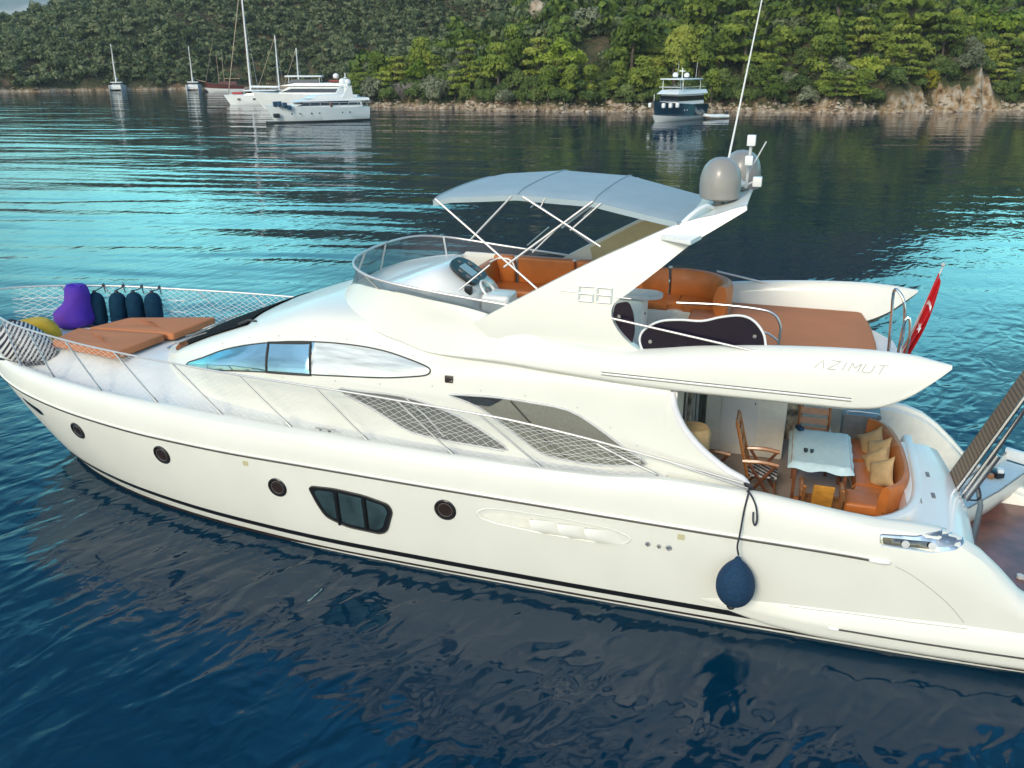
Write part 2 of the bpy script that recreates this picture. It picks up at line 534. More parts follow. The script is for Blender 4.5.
sepn = nt.nodes.new('ShaderNodeSeparateXYZ'); nt.links.new(geo.outputs['Normal'], sepn.inputs[0])
def math_(op, a_, b_, clamp=False):
    n_ = nt.nodes.new('ShaderNodeMath'); n_.operation = op; n_.use_clamp = clamp
    for k_, q_ in enumerate((a_, b_)):
        if isinstance(q_, (int, float)): n_.inputs[k_].default_value = q_
        else: nt.links.new(q_, n_.inputs[k_])
    return n_.outputs[0]
low = math_('SUBTRACT', 1.55, math_('ADD', sep.outputs[2], math_('MULTIPLY', noise(0.35).outputs['Fac'], 1.6)), False)
low = math_('MULTIPLY', low, 1.6, True)
steep = math_('MULTIPLY', math_('SUBTRACT', 0.66, sepn.outputs[2]), 5.0, True)
fac = math_('MAXIMUM', low, steep, True)
mx = nt.nodes.new('ShaderNodeMix'); mx.data_type = 'RGBA'
nt.links.new(fac, mx.inputs[0]); nt.links.new(soil.outputs[0], mx.inputs[6]); nt.links.new(rock.outputs[0], mx.inputs[7])
nt.links.new(mx.outputs[2], b.inputs['Base Color'])
bp = nt.nodes.new('ShaderNodeBump'); bp.inputs['Strength'].default_value = 0.9; bp.inputs['Distance'].default_value = 0.8
nt.links.new(noise(1.1, 8).outputs['Fac'], bp.inputs['Height']); nt.links.new(bp.outputs[0], b.inputs['Normal'])
xs = np.concatenate([np.linspace(-700, -180, 60)[:-1], np.linspace(-180, -34, 60)[:-1], np.linspace(-34, 92, 190)[:-1], np.linspace(92, 600, 60)])
ys = np.concatenate([np.linspace(128, 165, 75)[:-1], np.linspace(165, 260, 70)[:-1], np.linspace(260, 640, 75)])
terrain = build_land("hillside_terrain", xs, ys, gm)

# far mountain
mm = mat("far_mountain_rock", (0.14, 0.17, 0.14), 0.95, ramp=[(0.35, (0.06, 0.10, 0.06)), (0.55, (0.14, 0.15, 0.11)), (0.68, (0.38, 0.35, 0.31))], scale=0.006)
X, Y = np.meshgrid(np.linspace(-4200, 600, 70), np.linspace(2700, 4800, 26), indexing='ij')
ridge = np.interp(X, [-4200, -2600, -1700, -1100, -500, 600], [260, 430, 400, 250, 120, 40])
H = ridge * np.sin(np.clip((Y - 2700) / 1500, 0, 1) * math.pi / 2) ** 0.9 * (1 + 0.35 * vnoise(X + 9000, Y, 500, 11) + 0.18 * vnoise(X + 9000, Y, 170, 12)) - 4
ny = X.shape[1]
i, j = np.meshgrid(np.arange(X.shape[0] - 1), np.arange(ny - 1), indexing='ij'); a = (i * ny + j).ravel()
me = D.meshes.new("far_mountain")
me.from_pydata(np.stack([X, Y, H], -1).reshape(-1, 3).tolist(), [], np.stack([a, a + ny, a + ny + 1, a + 1], 1).tolist())
me.materials.append(mm); me.shade_smooth()
o = D.objects.new("far_mountain", me); COL.objects.link(o); o['kind'] = 'structure'

# ---- the sea ----------------------------------------------------
wm = D.materials.new("sea_water"); wm.use_nodes = True
nt = wm.node_tree; b = nt.nodes['Principled BSDF']
b.inputs['Base Color'].default_value = (0.0002, 0.021, 0.045, 1)
b.inputs['Roughness'].default_value = 0.03
b.inputs['IOR'].default_value = 1.33
b.inputs['Specular IOR Level'].default_value = 0.5
tc = nt.nodes.new('ShaderNodeTexCoord')
def mapped(rot, sx, sy):
    mp = nt.nodes.new('ShaderNodeMapping')
    mp.vector_type = 'TEXTURE'
    mp.inputs['Rotation'].default_value = (0, 0, R(rot)); mp.inputs['Scale'].default_value = (1 / sx, 1 / sy, 1)
    nt.links.new(tc.outputs['Object'], mp.inputs[0]); return mp.outputs[0]
def wn_(vec, sc, det, dist=0.0, rough=0.5):
    n_ = nt.nodes.new('ShaderNodeTexNoise'); n_.inputs['Scale'].default_value = sc; n_.inputs['Detail'].default_value = det
    n_.inputs['Distortion'].default_value = dist; n_.inputs['Roughness'].default_value = rough
    nt.links.new(vec, n_.inputs['Vector']); return n_.outputs['Fac']
swell = wn_(mapped(-7, 0.045, 0.19), 1.0, 2, 0.4)          # long low ridges across the view
chop = wn_(mapped(56, 0.62, 1.30), 1.0, 1, 1.2)            # ripples running in towards the hull
fine = wn_(mapped(48, 1.5, 2.8), 1.0, 1, 1.0)
cross = wn_(mapped(-20, 0.7, 1.5), 1.0, 2, 0.6)
# the water close to this side of the yacht is ruffled, the lee beyond it smoother
wsp = nt.nodes.new('ShaderNodeSeparateXYZ'); nt.links.new(tc.outputs['Object'], wsp.inputs[0])
ruf = nt.nodes.new('ShaderNodeMapRange'); ruf.interpolation_type = 'SMOOTHSTEP'
for k_, q_ in (('From Min', 13.0), ('From Max', 32.0), ('To Min', 1.0), ('To Max', 0.25)): ruf.inputs[k_].default_value = q_
nt.links.new(wsp.outputs[1], ruf.inputs['Value'])
near = math_('ADD', math_('MULTIPLY', chop, 0.060), math_('MULTIPLY', fine, 0.024))
near = math_('ADD', near, math_('MULTIPLY', cross, 0.020))
lee = nt.nodes.new('ShaderNodeMapRange'); lee.interpolation_type = 'SMOOTHSTEP'      # calmer in the lee of the headland
for k_, q_ in (('From Min', -14.0), ('From Max', 12.0), ('To Min', 0.28), ('To Max', 0.08)): lee.inputs[k_].default_value = q_
nt.links.new(wsp.outputs[0], lee.inputs['Value'])
band = wn_(mapped(-10, 0.085, 0.46), 1.0, 1, 0.3)           # shorter regular bands on top of the swell
long_ = math_('ADD', swell, math_('MULTIPLY', band, 0.22))
h = math_('ADD', math_('MULTIPLY', long_, lee.outputs[0]), math_('MULTIPLY', near, ruf.outputs[0]))
bp = nt.nodes.new('ShaderNodeBump'); bp.inputs['Distance'].default_value = 1.0; bp.inputs['Strength'].default_value = 1.0
nt.links.new(h, bp.inputs['Height']); nt.links.new(bp.outputs[0], b.inputs['Normal'])
me = D.meshes.new("sea_water")
me.from_pydata([(-5200, -600, 0), (5200, -600, 0), (5200, 5600, 0), (-5200, 5600, 0)], [], [(0, 1, 2, 3)])
me.materials.append(wm)
o = D.objects.new("sea_water", me); COL.objects.link(o); o['kind'] = 'structure'

# ---- vegetation -------------------------------------------------
def leaf_mat(name, stops, trans=0.15, rnd=0.42):
    m = D.materials.new(name); m.use_nodes = True
    t = m.node_tree; b_ = t.nodes['Principled BSDF']
    b_.inputs['Roughness'].default_value = 0.65; b_.inputs['Specular IOR Level'].default_value = 0.25
    oi = t.nodes.new('ShaderNodeObjectInfo'); tc_ = t.nodes.new('ShaderNodeTexCoord')
    n_ = t.nodes.new('ShaderNodeTexNoise'); n_.inputs['Scale'].default_value = 0.42; n_.inputs['Detail'].default_value = 3
    t.links.new(tc_.outputs['Object'], n_.inputs['Vector'])
    ad = t.nodes.new('ShaderNodeMath'); ad.operation = 'MULTIPLY_ADD'; ad.inputs[1].default_value = rnd
    t.links.new(oi.outputs['Random'], ad.inputs[0]); 
    sb_ = t.nodes.new('ShaderNodeMath'); sb_.operation = 'SUBTRACT'; sb_.inputs[1].default_value = rnd / 2
    t.links.new(n_.outputs['Fac'], sb_.inputs[0]); t.links.new(sb_.outputs[0], ad.inputs[2])
    cr = t.nodes.new('ShaderNodeValToRGB'); el = cr.color_ramp.elements
    while len(el) < len(stops): el.new(0.5)
    for e_, (p_, c_) in zip(el, stops): e_.position = p_; e_.color = (*c_, 1)
    t.links.new(ad.outputs[0], cr.inputs[0]); t.links.new(cr.outputs[0], b_.inputs['Base Color'])
    tr = t.nodes.new('ShaderNodeBsdfTranslucent'); t.links.new(cr.outputs[0], tr.inputs[0])
    mxs = t.nodes.new('ShaderNodeMixShader'); mxs.inputs[0].default_value = trans
    t.links.new(b_.outputs[0], mxs.inputs[1]); t.links.new(tr.outputs[0], mxs.inputs[2])
    t.links.new(mxs.outputs[0], t.nodes['Material Output'].inputs[0])
    return m
LM = {
 'pine': leaf_mat("pine_needles", [(0.28, (0.085, 0.133, 0.019)), (0.5, (0.187, 0.245, 0.032)), (0.72, (0.308, 0.336, 0.056))], 0.25),
 'maquis': leaf_mat("maquis_leaves", [(0.28, (0.057, 0.095, 0.022)), (0.5, (0.108, 0.162, 0.037)), (0.72, (0.172, 0.222, 0.060))], 0.2),
 'olive': leaf_mat("olive_leaves", [(0.28, (0.131, 0.150, 0.085)), (0.5, (0.213, 0.231, 0.138)), (0.72, (0.300, 0.312, 0.200))], 0.2),
 'bright': leaf_mat("bright_leaves", [(0.28, (0.114, 0.189, 0.016)), (0.5, (0.235, 0.315, 0.028)), (0.72, (0.358, 0.405, 0.059))], 0.3),
 'yellow': leaf_mat("yellow_green_leaves", [(0.28, (0.19, 0.20, 0.014)), (0.5, (0.27, 0.26, 0.022)), (0.72, (0.34, 0.31, 0.04))], 0.3),
 'far': leaf_mat("far_wood_leaves", [(0.36, (0.040, 0.062, 0.024)), (0.5, (0.110, 0.145, 0.052)), (0.62, (0.215, 0.235, 0.115))], 0.3, 0.0),
 'scrub': leaf_mat("scrub_leaves", [(0.34, (0.045, 0.078, 0.020)), (0.5, (0.090, 0.135, 0.036)), (0.64, (0.170, 0.185, 0.080))], 0.3, 0.0),
}
bark = mat("tree_bark", (0.10, 0.075, 0.055), 0.9, var=0.35, scale=3)
deadbark = mat("bleached_wood", (0.27, 0.23, 0.20), 0.9, var=0.2, scale=3)

def leaf_cloud(seed, lobes, per, leaf, flat=1.0, jit=0.45):
    """quads scattered over the surfaces of several lobes; lobes: (cx, cy, cz, rx, ry, rz)"""
    r_ = np.random.default_rng(seed)
    V = []
    for (cx, cy, cz, rx, ry, rz) in lobes:
        k = int(per * (rx * ry) ** 0.5 * rz ** 0.5 * 1.0) if per > 0 else -per
        n_ = r_.normal(size=(k, 3)); n_ /= np.linalg.norm(n_, axis=1)[:, None]
        n_[:, 2] = np.where(n_[:, 2] < -0.35, -n_[:, 2], n_[:, 2])
        rad = r_.uniform(0.72, 1.08, size=(k, 1)) * np.where(r_.random((k, 1)) < 0.15, r_.uniform(0.9, 1.25, (k, 1)), 1)
        c = np.array([cx, cy, cz]) + n_ * np.array([rx, ry, rz]) * rad
        nn_ = n_ + r_.normal(scale=jit, size=(k, 3)); nn_ /= np.linalg.norm(nn_, axis=1)[:, None]
        t1 = np.cross(nn_, r_.normal(size=(k, 3))); t1 /= np.linalg.norm(t1, axis=1)[:, None] + 1e-9
        t2 = np.cross(nn_, t1)
        s = leaf * r_.uniform(0.55, 1.25, size=(k, 1))
        asp = r_.uniform(0.45, 0.9, size=(k, 1)) * flat
        q = np.stack([c - t1 * s, c + t2 * s * asp, c + t1 * s, c - t2 * s * asp], 1)
        V.append(q)
    V = np.concatenate(V, 0)
    n = len(V)
    return V.reshape(-1, 3), np.arange(n * 4).reshape(n, 4)
def quick_mesh(name, v, f, mats, midx=None):
    me = D.meshes.new(name)
    me.from_pydata(v.tolist() if hasattr(v, 'tolist') else v, [], f.tolist() if hasattr(f, 'tolist') else f)
    for m_ in mats: me.materials.append(m_)
    if midx is not None: me.polygons.foreach_set('material_index', midx)
    return me
def make_lobes(kind, r_):
    L = []
    if kind == 'pine' and r_.random() < 0.45:
        for k in range(18):
            a = r_.uniform(0, 6.28); lev = r_.integers(0, 4); rad = (2.3 - 0.42 * lev) * r_.random() ** 0.6
            L.append((rad * math.cos(a), rad * math.sin(a), 1.5 + 1.15 * lev + r_.uniform(-.2, .2), *(r_.uniform(0.6, 1.15) * np.array([1.15, 1.0, 0.36]))))
    elif kind == 'pine':
        for k in range(16):
            a = r_.uniform(0, 6.28); t = r_.random() ** 0.9
            rad = (1 - t) * 1.9 + 0.3
            L.append((rad * math.cos(a) * r_.uniform(0.5, 1), rad * math.sin(a) * r_.uniform(0.5, 1), 1.25 + 3.9 * t, *(r_.uniform(0.8, 1.3) * np.array([1.1, 1.1, 0.66]))))
    elif kind in ('olive', 'maquis'):
        for k in range(10):
            a = r_.uniform(0, 6.28); rad = r_.uniform(0.2, 1.7)
            L.append((rad * math.cos(a), rad * math.sin(a), 0.9 + r_.uniform(0, 1.9) * (1 - rad / 2.6), *(r_.uniform(0.7, 1.2) * np.array([1.0, 1.0, 0.8]))))
    else:
        for k in range(15):
            a = r_.uniform(0, 6.28); rad = r_.uniform(0.1, 2.3)
            L.append((rad * math.cos(a), rad * math.sin(a), 1.5 + r_.uniform(0, 2.4) * (1 - rad / 3.4), *(r_.uniform(0.7, 1.15) * np.array([1.05, 1.05, 0.7]))))
    return L
def trunk_mb(seed, h, r0, spread, n=5):
    r_ = random.Random(seed)
    mb = MB()
    p = [Vector((0, 0, -0.6))]
    for k in range(4): p.append(Vector((r_.uniform(-.15, .15) * k, r_.uniform(-.15, .15) * k, h * (k + 1) / 4)))
    mb.tube(p, [r0 * 1.3, r0, r0 * 0.8, r0 * 0.55, r0 * 0.25], 7)
    for k in range(n):
        b0 = p[2].lerp(p[4], r_.uniform(0, 0.9)); a = r_.uniform(0, 6.28)
        e0 = b0 + Vector((math.cos(a) * spread, math.sin(a) * spread, r_.uniform(0.3, 1.2)))
        mid = b0.lerp(e0, 0.5) + Vector((0, 0, 0.2))
        mb.tube([b0, mid, e0], [r0 * 0.42, r0 * 0.3, r0 * 0.12], 5)
    return mb
CROWN = {}; TRUNK = {}; WHOLE = {}
for kind, cnt, per, leaf in (('pine', 5, 150, 0.25), ('olive', 4, 170, 0.20), ('maquis', 4, 160, 0.21), ('bright', 3, 160, 0.23)):
    for k in range(cnt):
        r_ = np.random.default_rng(100 + k + 17 * len(CROWN))
        v, f = leaf_cloud(200 + k + 31 * len(CROWN), make_lobes(kind, r_), per, leaf)
        CROWN[(kind, k)] = quick_mesh(kind + "_crown", v, f, [LM[kind]])
        hh = {'pine': 4.9, 'olive': 2.2, 'maquis': 1.8, 'bright': 3.2}[kind]
        t_ = trunk_mb(300 + k, hh, 0.16 if kind != 'maquis' else 0.10, 1.3)
        TRUNK[(kind, k)] = quick_mesh(kind + "_trunk", t_.v, t_.f, [bark])
        tv = np.array(t_.v)
        vall = np.concatenate([v, tv], 0); fl_all = f.tolist() + [[i_ + len(v) for i_ in q_] for q_ in t_.f]
        WHOLE[(kind, k)] = quick_mesh(kind + "_tree", vall, fl_all, [LM[kind], bark], [0] * len(f) + [1] * len(t_.f))
KCOUNT = {'pine': 5, 'olive': 4, 'maquis': 4, 'bright': 3}
NAMES = {'pine': 'pine_tree', 'olive': 'olive_tree', 'maquis': 'maquis_bush', 'bright': 'broadleaf_tree'}
def ground(x, y): return float(land_h(np.array([x]), np.array([y]))[0][0])
def plant(kind, k, x, y, s, label, group=None, parts=True, sz=1.0, rz=None, crown_mat=None):
    z = ground(x, y) - 0.15
    rz_ = random.uniform(0, 6.28) if rz is None else rz
    if parts:
        e = D.objects.new(NAMES[kind], None); COL.objects.link(e)
        c = D.objects.new("crown", CROWN[(kind, k)]); COL.objects.link(c); c.parent = e
        t_ = D.objects.new("trunk", TRUNK[(kind, k)]); COL.objects.link(t_); t_.parent = e
    else:
        e = D.objects.new(NAMES[kind], WHOLE[(kind, k)]); COL.objects.link(e)
    e.location = (x, y, z); e.rotation_euler = (0, 0, rz_); e.scale = (s, s, s * sz)
    tag(e, label, 'bush' if kind == 'maquis' else 'tree', group)
    return e

random.seed(11)
def shore_at(px):     # world x, y of the waterline below a column of the photograph's headland
    return None
# a handful of trees along the near shore that stand out
def at_bearing(t, D_):   # t = tangent of the bearing from the camera's axis
    return t * D_, D_
special = [
 ('bright', 0, (560 - 512) / 938, 149, 1.55, "large bright green spreading tree low above the pale rocky shore", 0.95),
 ('pine', 1, (632 - 512) / 938, 148, 1.75, "tall bright green pine close to the left of the navy motor yacht", 1.0),
 ('pine', 2, (745 - 512) / 938, 149, 1.95, "broad green pine just right of the navy motor yacht", 0.9),
 ('pine', 3, (832 - 512) / 938, 153, 2.3, "wide overhanging pine with dark hollows above the right-hand shore", 0.85),
 ('pine', 4, (905 - 512) / 938, 156, 2.3, "wide pine with bare grey limbs above the tan rock bluff", 0.85),
 ('bright', 1, (985 - 512) / 938, 163, 1.9, "bright light-green tree high up at the right end of the slope", 1.0),
 ('olive', 0, (467 - 512) / 938, 164, 1.35, "round silvery olive tree in the middle of the headland scrub", 1.0),
 ('olive', 1, (590 - 512) / 938, 172, 1.7, "broad grey-green olive tree above the bare earth patch", 0.9),
 ('pine', 0, (700 - 512) / 938, 163, 2.0, "tall pine with bare pale branches up the slope behind the navy yacht", 1.05),
 ('maquis', 1, (800 - 512) / 938, 142.5, 0.95, "dark green rounded bush on the right-hand shore, under the overhanging pine", 0.9),
 ('maquis', 2, (893 - 512) / 938, 143, 0.75, "small deep green bush between the rock bluffs", 1.0),
]
used_xy = []
for kind, k, tb_, D_, s, lab, sz in special:
    x, y = at_bearing(tb_, D_)
    plant(kind, k, x, y, s, lab, None, True, sz)
    used_xy.append((x, y, 2.2 * s))
# the yellow-green bush by the bluff
v, f = leaf_cloud(901, make_lobes('maquis', np.random.default_rng(77)), 110, 0.22)
e = D.objects.new("yellow_bush", None); COL.objects.link(e)
x, y = at_bearing((934 - 512) / 938, 144.0)
c = D.objects.new("crown", quick_mesh("yellow_crown", v, f, [LM['yellow']])); COL.objects.link(c); c.parent = e
t_ = D.objects.new("trunk", TRUNK[('maquis', 0)]); COL.objects.link(t_); t_.parent = e
e.location = (x, y, ground(x, y) + 0.3); e.scale = (0.80, 0.80, 1.25)
tag(e, "yellow-green rounded bush beside the tan rock bluff", "bush")
used_xy.append((x, y, 2.0))
# the dead grey bush on the near shore
e = D.objects.new("dead_bush", None); COL.objects.link(e)
x, y = at_bearing((402 - 512) / 938, 155.5)
r_ = random.Random(5)
mb = MB()
for k in range(60):
    a = r_.uniform(0, 6.28); ll = r_.uniform(1.4, 3.0)
    p0 = Vector((r_.uniform(-.5, .5), r_.uniform(-.5, .5), 0)); p1 = p0 + Vector((math.cos(a) * ll * 0.5, math.sin(a) * ll * 0.5, r_.uniform(1.3, 2.6))); p2 = p1 + Vector((math.cos(a) * ll * 0.6, math.sin(a) * ll * 0.6, r_.uniform(-1.4, 0.2)))
    mb.tube([p0, p1, p2], [0.06, 0.045, 0.02], 4)
c = D.objects.new("bare_branches", quick_mesh("bare_branches", mb.v, mb.f, [deadbark])); COL.objects.link(c); c.parent = e
e.location = (x, y, ground(x, y) - 0.1)
tag(e, "leafless grey-brown dead bush drooping over the pale shore rocks", "bush")
used_xy.append((x, y, 2.4))
# the rest of the headland: individual trees, nearest to the water first
cand = []
tries = 0
while tries < 16000:
    tries += 1
    x = random.uniform(-31, 98); d_ = 1.2 + 62 * random.random() ** 1.25
    y = float(shore_y(np.array([x]))[0]) + d_
    cand.append((x, y, d_))
groups = {'pine': "pines on the headland slope", 'olive': "olive trees on the headland slope", 'maquis': "dark bushes on the headland slope", 'bright': "light green trees on the headland slope"}
labs = {'pine': "green pine among the many packed on the headland slope above the shore", 'olive': "silvery grey-green olive tree among the scrub of the headland slope",
        'maquis': "dark green bush in the dense scrub of the headland slope", 'bright': "light green broadleaf tree among the pines of the headland slope"}
cand.sort(key=lambda c_: c_[2])
cells = {}
def free(x, y, r):
    for (a, b_, q) in used_xy:
        if (x - a) ** 2 + (y - b_) ** 2 < (0.55 * q + 0.55 * r) ** 2: return False
    cx, cy = int(x // 5), int(y // 5)
    for i_ in (-1, 0, 1):
        for j_ in (-1, 0, 1):
            for (a, b_, q) in cells.get((cx + i_, cy + j_), ()):
                if (x - a) ** 2 + (y - b_) ** 2 < (0.60 * (q + r)) ** 2: return False
    return True
BARE = [((594 - 512) / 938 * 163, 163, 4.2), ((507 - 512) / 938 * 164, 164, 3.6), ((585 - 512) / 938 * 158, 158, 2.6)]
rest = []
count = 0
for x, y, d_ in cand:
    if any((x - a) ** 2 + (y - b_) ** 2 < q * q for a, b_, q in BARE): continue
    tb_ = x / y
    px_ = 512 + 938 * tb_
    if 880 < px_ < 1012 and d_ < 3.6: continue
    u_ = random.random()
    if d_ < 5: kind = 'maquis' if u_ < 0.55 else ('olive' if u_ < 0.7 else 'pine')
    elif px_ < 600: kind = 'olive' if u_ < 0.34 else ('bright' if u_ < 0.52 else ('maquis' if u_ < 0.68 else 'pine'))
    else: kind = 'pine' if u_ < 0.52 else ('bright' if u_ < 0.66 else ('olive' if u_ < 0.82 else 'maquis'))
    s = {'pine': random.uniform(0.95, 1.6), 'olive': random.uniform(0.9, 1.4), 'maquis': random.uniform(0.6, 1.1), 'bright': random.uniform(0.85, 1.4)}[kind]
    s *= 0.86
    if d_ < 4 and kind == 'pine': s *= 0.75
    r0 = {'pine': 1.9, 'olive': 2.2, 'maquis': 2.1, 'bright': 2.6}[kind] * s
    if 552 < px_ < 612 and 5 < d_ < 19:
        kind = 'maquis'; s = random.uniform(0.4, 0.6); r0 = 2.1 * s
    if not free(x, y, r0): continue
    cells.setdefault((int(x // 5), int(y // 5)), []).append((x, y, r0))
    k = random.randrange(KCOUNT[kind])
    if count < 285 and -34 < x < 93 and d_ < 44:
        plant(kind, k, x, y, s, labs[kind], groups[kind], d_ < 9, random.uniform(0.78, 1.3))
        count += 1
    else:
        rest.append((kind, x, y, s))

# far wood: everything beyond what one can tell apart, as one mass
def far_wood():
    VV = []; FF = []; off = 0
    MI = []
    protos = []
    for k in range(6):
        r2 = np.random.default_rng(500 + k)
        lob = make_lobes('maquis' if k % 2 else 'bright', r2)[:7]
        v, f = leaf_cloud(600 + k, lob, -15, 0.46, 1.0, 0.28)
        protos.append((v, f))
    r2 = np.random.default_rng(42)
    pts = []
    for kind, x, y, s in rest: pts.append((x, y, s * 1.25, 1 if kind in ('pine', 'bright') else 0))
    n = 7600
    xs_ = r2.uniform(-210, 40, n); ds = 0.6 + 150 * r2.random(n) ** 1.1
    for x, d_ in zip(xs_, ds):
        y = float(shore_y(np.array([x]))[0]) + d_
        if x > -34:
            if y < 258: y = 258 + 120 * r2.random()
        pts.append((x, y, r2.uniform(0.55, 1.2), 0))
    for x, d_ in zip(r2.uniform(40, 260, 1600), 62 + 160 * r2.random(1600)):
        y = float(shore_y(np.array([x]))[0]) + d_
        pts.append((x, y, r2.uniform(0.9, 1.7), 0))
    for x, d_ in zip(r2.uniform(98, 300, 700), 1 + 70 * r2.random(700)):
        y = float(shore_y(np.array([x]))[0]) + d_
        pts.append((x, y, r2.uniform(0.9, 1.7), 1))
    P = np.array([(p[0], p[1]) for p in pts]); hz = land_h(P[:, 0], P[:, 1])[0]
    for (x, y, s, br), z in zip(pts, hz):
        if z < 0: continue
        v, f = protos[r2.integers(6)]
        a = r2.uniform(0, 6.28); ca, sa = math.cos(a), math.sin(a)
        w = v * s
        w = np.stack([w[:, 0] * ca - w[:, 1] * sa + x, w[:, 0] * sa + w[:, 1] * ca + y, w[:, 2] * r2.uniform(0.8, 1.25) + z - 0.4], 1)
        VV.append(w); FF.append(f + off); off += len(v)
        MI.append(np.full(len(f), 1 if br else 0))
    V = np.concatenate(VV, 0); F = np.concatenate(FF, 0); MI = np.concatenate(MI)
    me = D.meshes.new("far_wood")
    me.vertices.add(len(V)); me.vertices.foreach_set('co', V.ravel())
    me.loops.add(len(F) * 4); me.loops.foreach_set('vertex_index', F.ravel().astype(np.int32))
    me.polygons.add(len(F)); me.polygons.foreach_set('loop_start', np.arange(0, len(F) * 4, 4, dtype=np.int32))
    me.materials.append(LM['far']); me.materials.append(LM['pine'])
    me.polygons.foreach_set('material_index', MI.astype(np.int32))
    me.update(calc_edges=True)
    o = D.objects.new("far_wood", me); COL.objects.link(o)
    tag(o, "dense dark green wood covering the far hillside behind the boats", "wood", None, 'stuff')
far_wood()

# low scrub filling the ground between the headland's trees
def undergrowth():
    r2 = np.random.default_rng(77)
    protos = []
    for k in range(4):
        v, f = leaf_cloud(820 + k, make_lobes('maquis', np.random.default_rng(810 + k))[:5], -16, 0.34)
        protos.append((v * np.array([0.8, 0.8, 0.55]), f))
    VV = []; FF = []; off = 0
    xs_ = r2.uniform(-30, 96, 2600); ds = 1.0 + 60 * r2.random(2600) ** 1.4
    ys_ = shore_y(xs_) + ds; hz_ = land_h(xs_, ys_)[0]
    for x, y, d_, z in zip(xs_, ys_, ds, hz_):
        if any((x - a) ** 2 + (y - b_) ** 2 < (q * 0.8) ** 2 for a, b_, q in BARE): continue
        px_ = 512 + 938 * x / y
        if 884 < px_ < 1010 and d_ < 3.2: continue
        v, f = protos[r2.integers(4)]; s = r2.uniform(0.35, 0.85) * (0.6 if d_ < 3 else 1)
        a = r2.uniform(0, 6.28); ca, sa = math.cos(a), math.sin(a)
        VV.append(np.stack([(v[:, 0] * ca - v[:, 1] * sa) * s + x, (v[:, 0] * sa + v[:, 1] * ca) * s + y, v[:, 2] * s + z - 0.2], 1)); FF.append(f + off); off += len(v)
    me = quick_mesh("undergrowth", np.concatenate(VV, 0), np.concatenate(FF, 0), [LM['scrub']])
    o = D.objects.new("undergrowth", me); COL.objects.link(o)
    tag(o, "low green scrub covering the ground between the headland trees", "undergrowth", None, 'stuff')
undergrowth()

# pale boulders along the waterline: too many to count, one mass
def shore_rocks():
    r2 = np.random.default_rng(9)
    base_v = []; base_f = []
    bm = bmesh.new(); bmesh.ops.create_icosphere(bm, subdivisions=1, radius=1.0)
    bv = np.array([v_.co[:] for v_ in bm.verts]); bf = np.array([[v_.index for v_ in f_.verts] for f_ in bm.faces]); bm.free()
    VV = []; FF = []; off = 0
    for x in np.concatenate([r2.uniform(-30, 92, 1500), r2.uniform(-200, -40, 700)]):
        y = float(shore_y(np.array([x]))[0]) + r2.uniform(-0.8, 1.5)
        z = max(0.0, float(land_h(np.array([x]), np.array([y]))[0][0]))
        s = r2.uniform(0.12, 0.36) * (1 if r2.random() > 0.06 else 1.7) * (0.55 if x < -40 else 1)
        if x > 53 and 884 < 512 + 938 * x / y < 1010 and r2.random() < 0.75: continue
        v = bv * (1 + r2.normal(scale=0.2, size=(len(bv), 1))) * s * np.array([r2.uniform(0.8, 1.7), r2.uniform(0.8, 1.3), r2.uniform(0.5, 0.95)])
        VV.append(v + np.array([x, y, z * 0.9 + 0.02])); FF.append(bf + off); off += len(bv)
    me = quick_mesh("shore_rubble", np.concatenate(VV, 0), np.concatenate(FF, 0), [mat("pale_limestone", (0.4, 0.33, 0.25), 0.9, ramp=[(0.32, (0.16, 0.11, 0.075)), (0.5, (0.36, 0.28, 0.20)), (0.7, (0.50, 0.43, 0.35))], scale=0.7)])
    o = D.objects.new("shore_rubble", me); COL.objects.link(o)
    tag(o, "band of pale limestone rubble along the waterline", "rocks", None, 'stuff')
shore_rocks()
# one pale boulder stands clear up the slope
x, y = at_bearing((537 - 512) / 938, 178)
bm = bmesh.new(); bmesh.ops.create_icosphere(bm, subdivisions=3, radius=1.0)
r_ = random.Random(3)
for v_ in bm.verts: v_.co *= 1 + 0.16 * math.sin(v_.co.x * 4 + 1) * math.cos(v_.co.z * 5) + r_.uniform(-.05, .05)
me = D.meshes.new("boulder"); bm.to_mesh(me); bm.free(); me.materials.append(D.materials["pale_limestone"])
o = D.objects.new("boulder", me); COL.objects.link(o); o.location = (x, y, ground(x, y) + 2.6); o.scale = (1.5, 1.2, 1.9)
tag(o, "pale boulder standing clear among the scrub high on the headland", "boulder")

# ---- the air over the bay ---------------------------------------
hm = D.materials.new("haze_air"); hm.use_nodes = True
nt = hm.node_tree
nt.nodes.remove(nt.nodes['Principled BSDF'])
pvn = nt.nodes.new('ShaderNodeVolumePrincipled')
pvn.inputs['Color'].default_value = (0.80, 0.92, 0.98, 1)
pvn.inputs['Density'].default_value = 0.0002
nt.links.new(pvn.outputs[0], nt.nodes['Material Output'].inputs['Volume'])
hz = MB().box((0, 2500, 268), (10600, 6400, 546)).build("haze", hm, None, smooth=False)
hz['kind'] = 'stuff'
# ================================================================ THE YACHT
yacht = onboat("motor_yacht", "big cream flybridge motor yacht with grey bimini lying across the whole foreground", "motor yacht", (0, 0, 0))

def lerp(a, b, t): return a + (b - a) * t

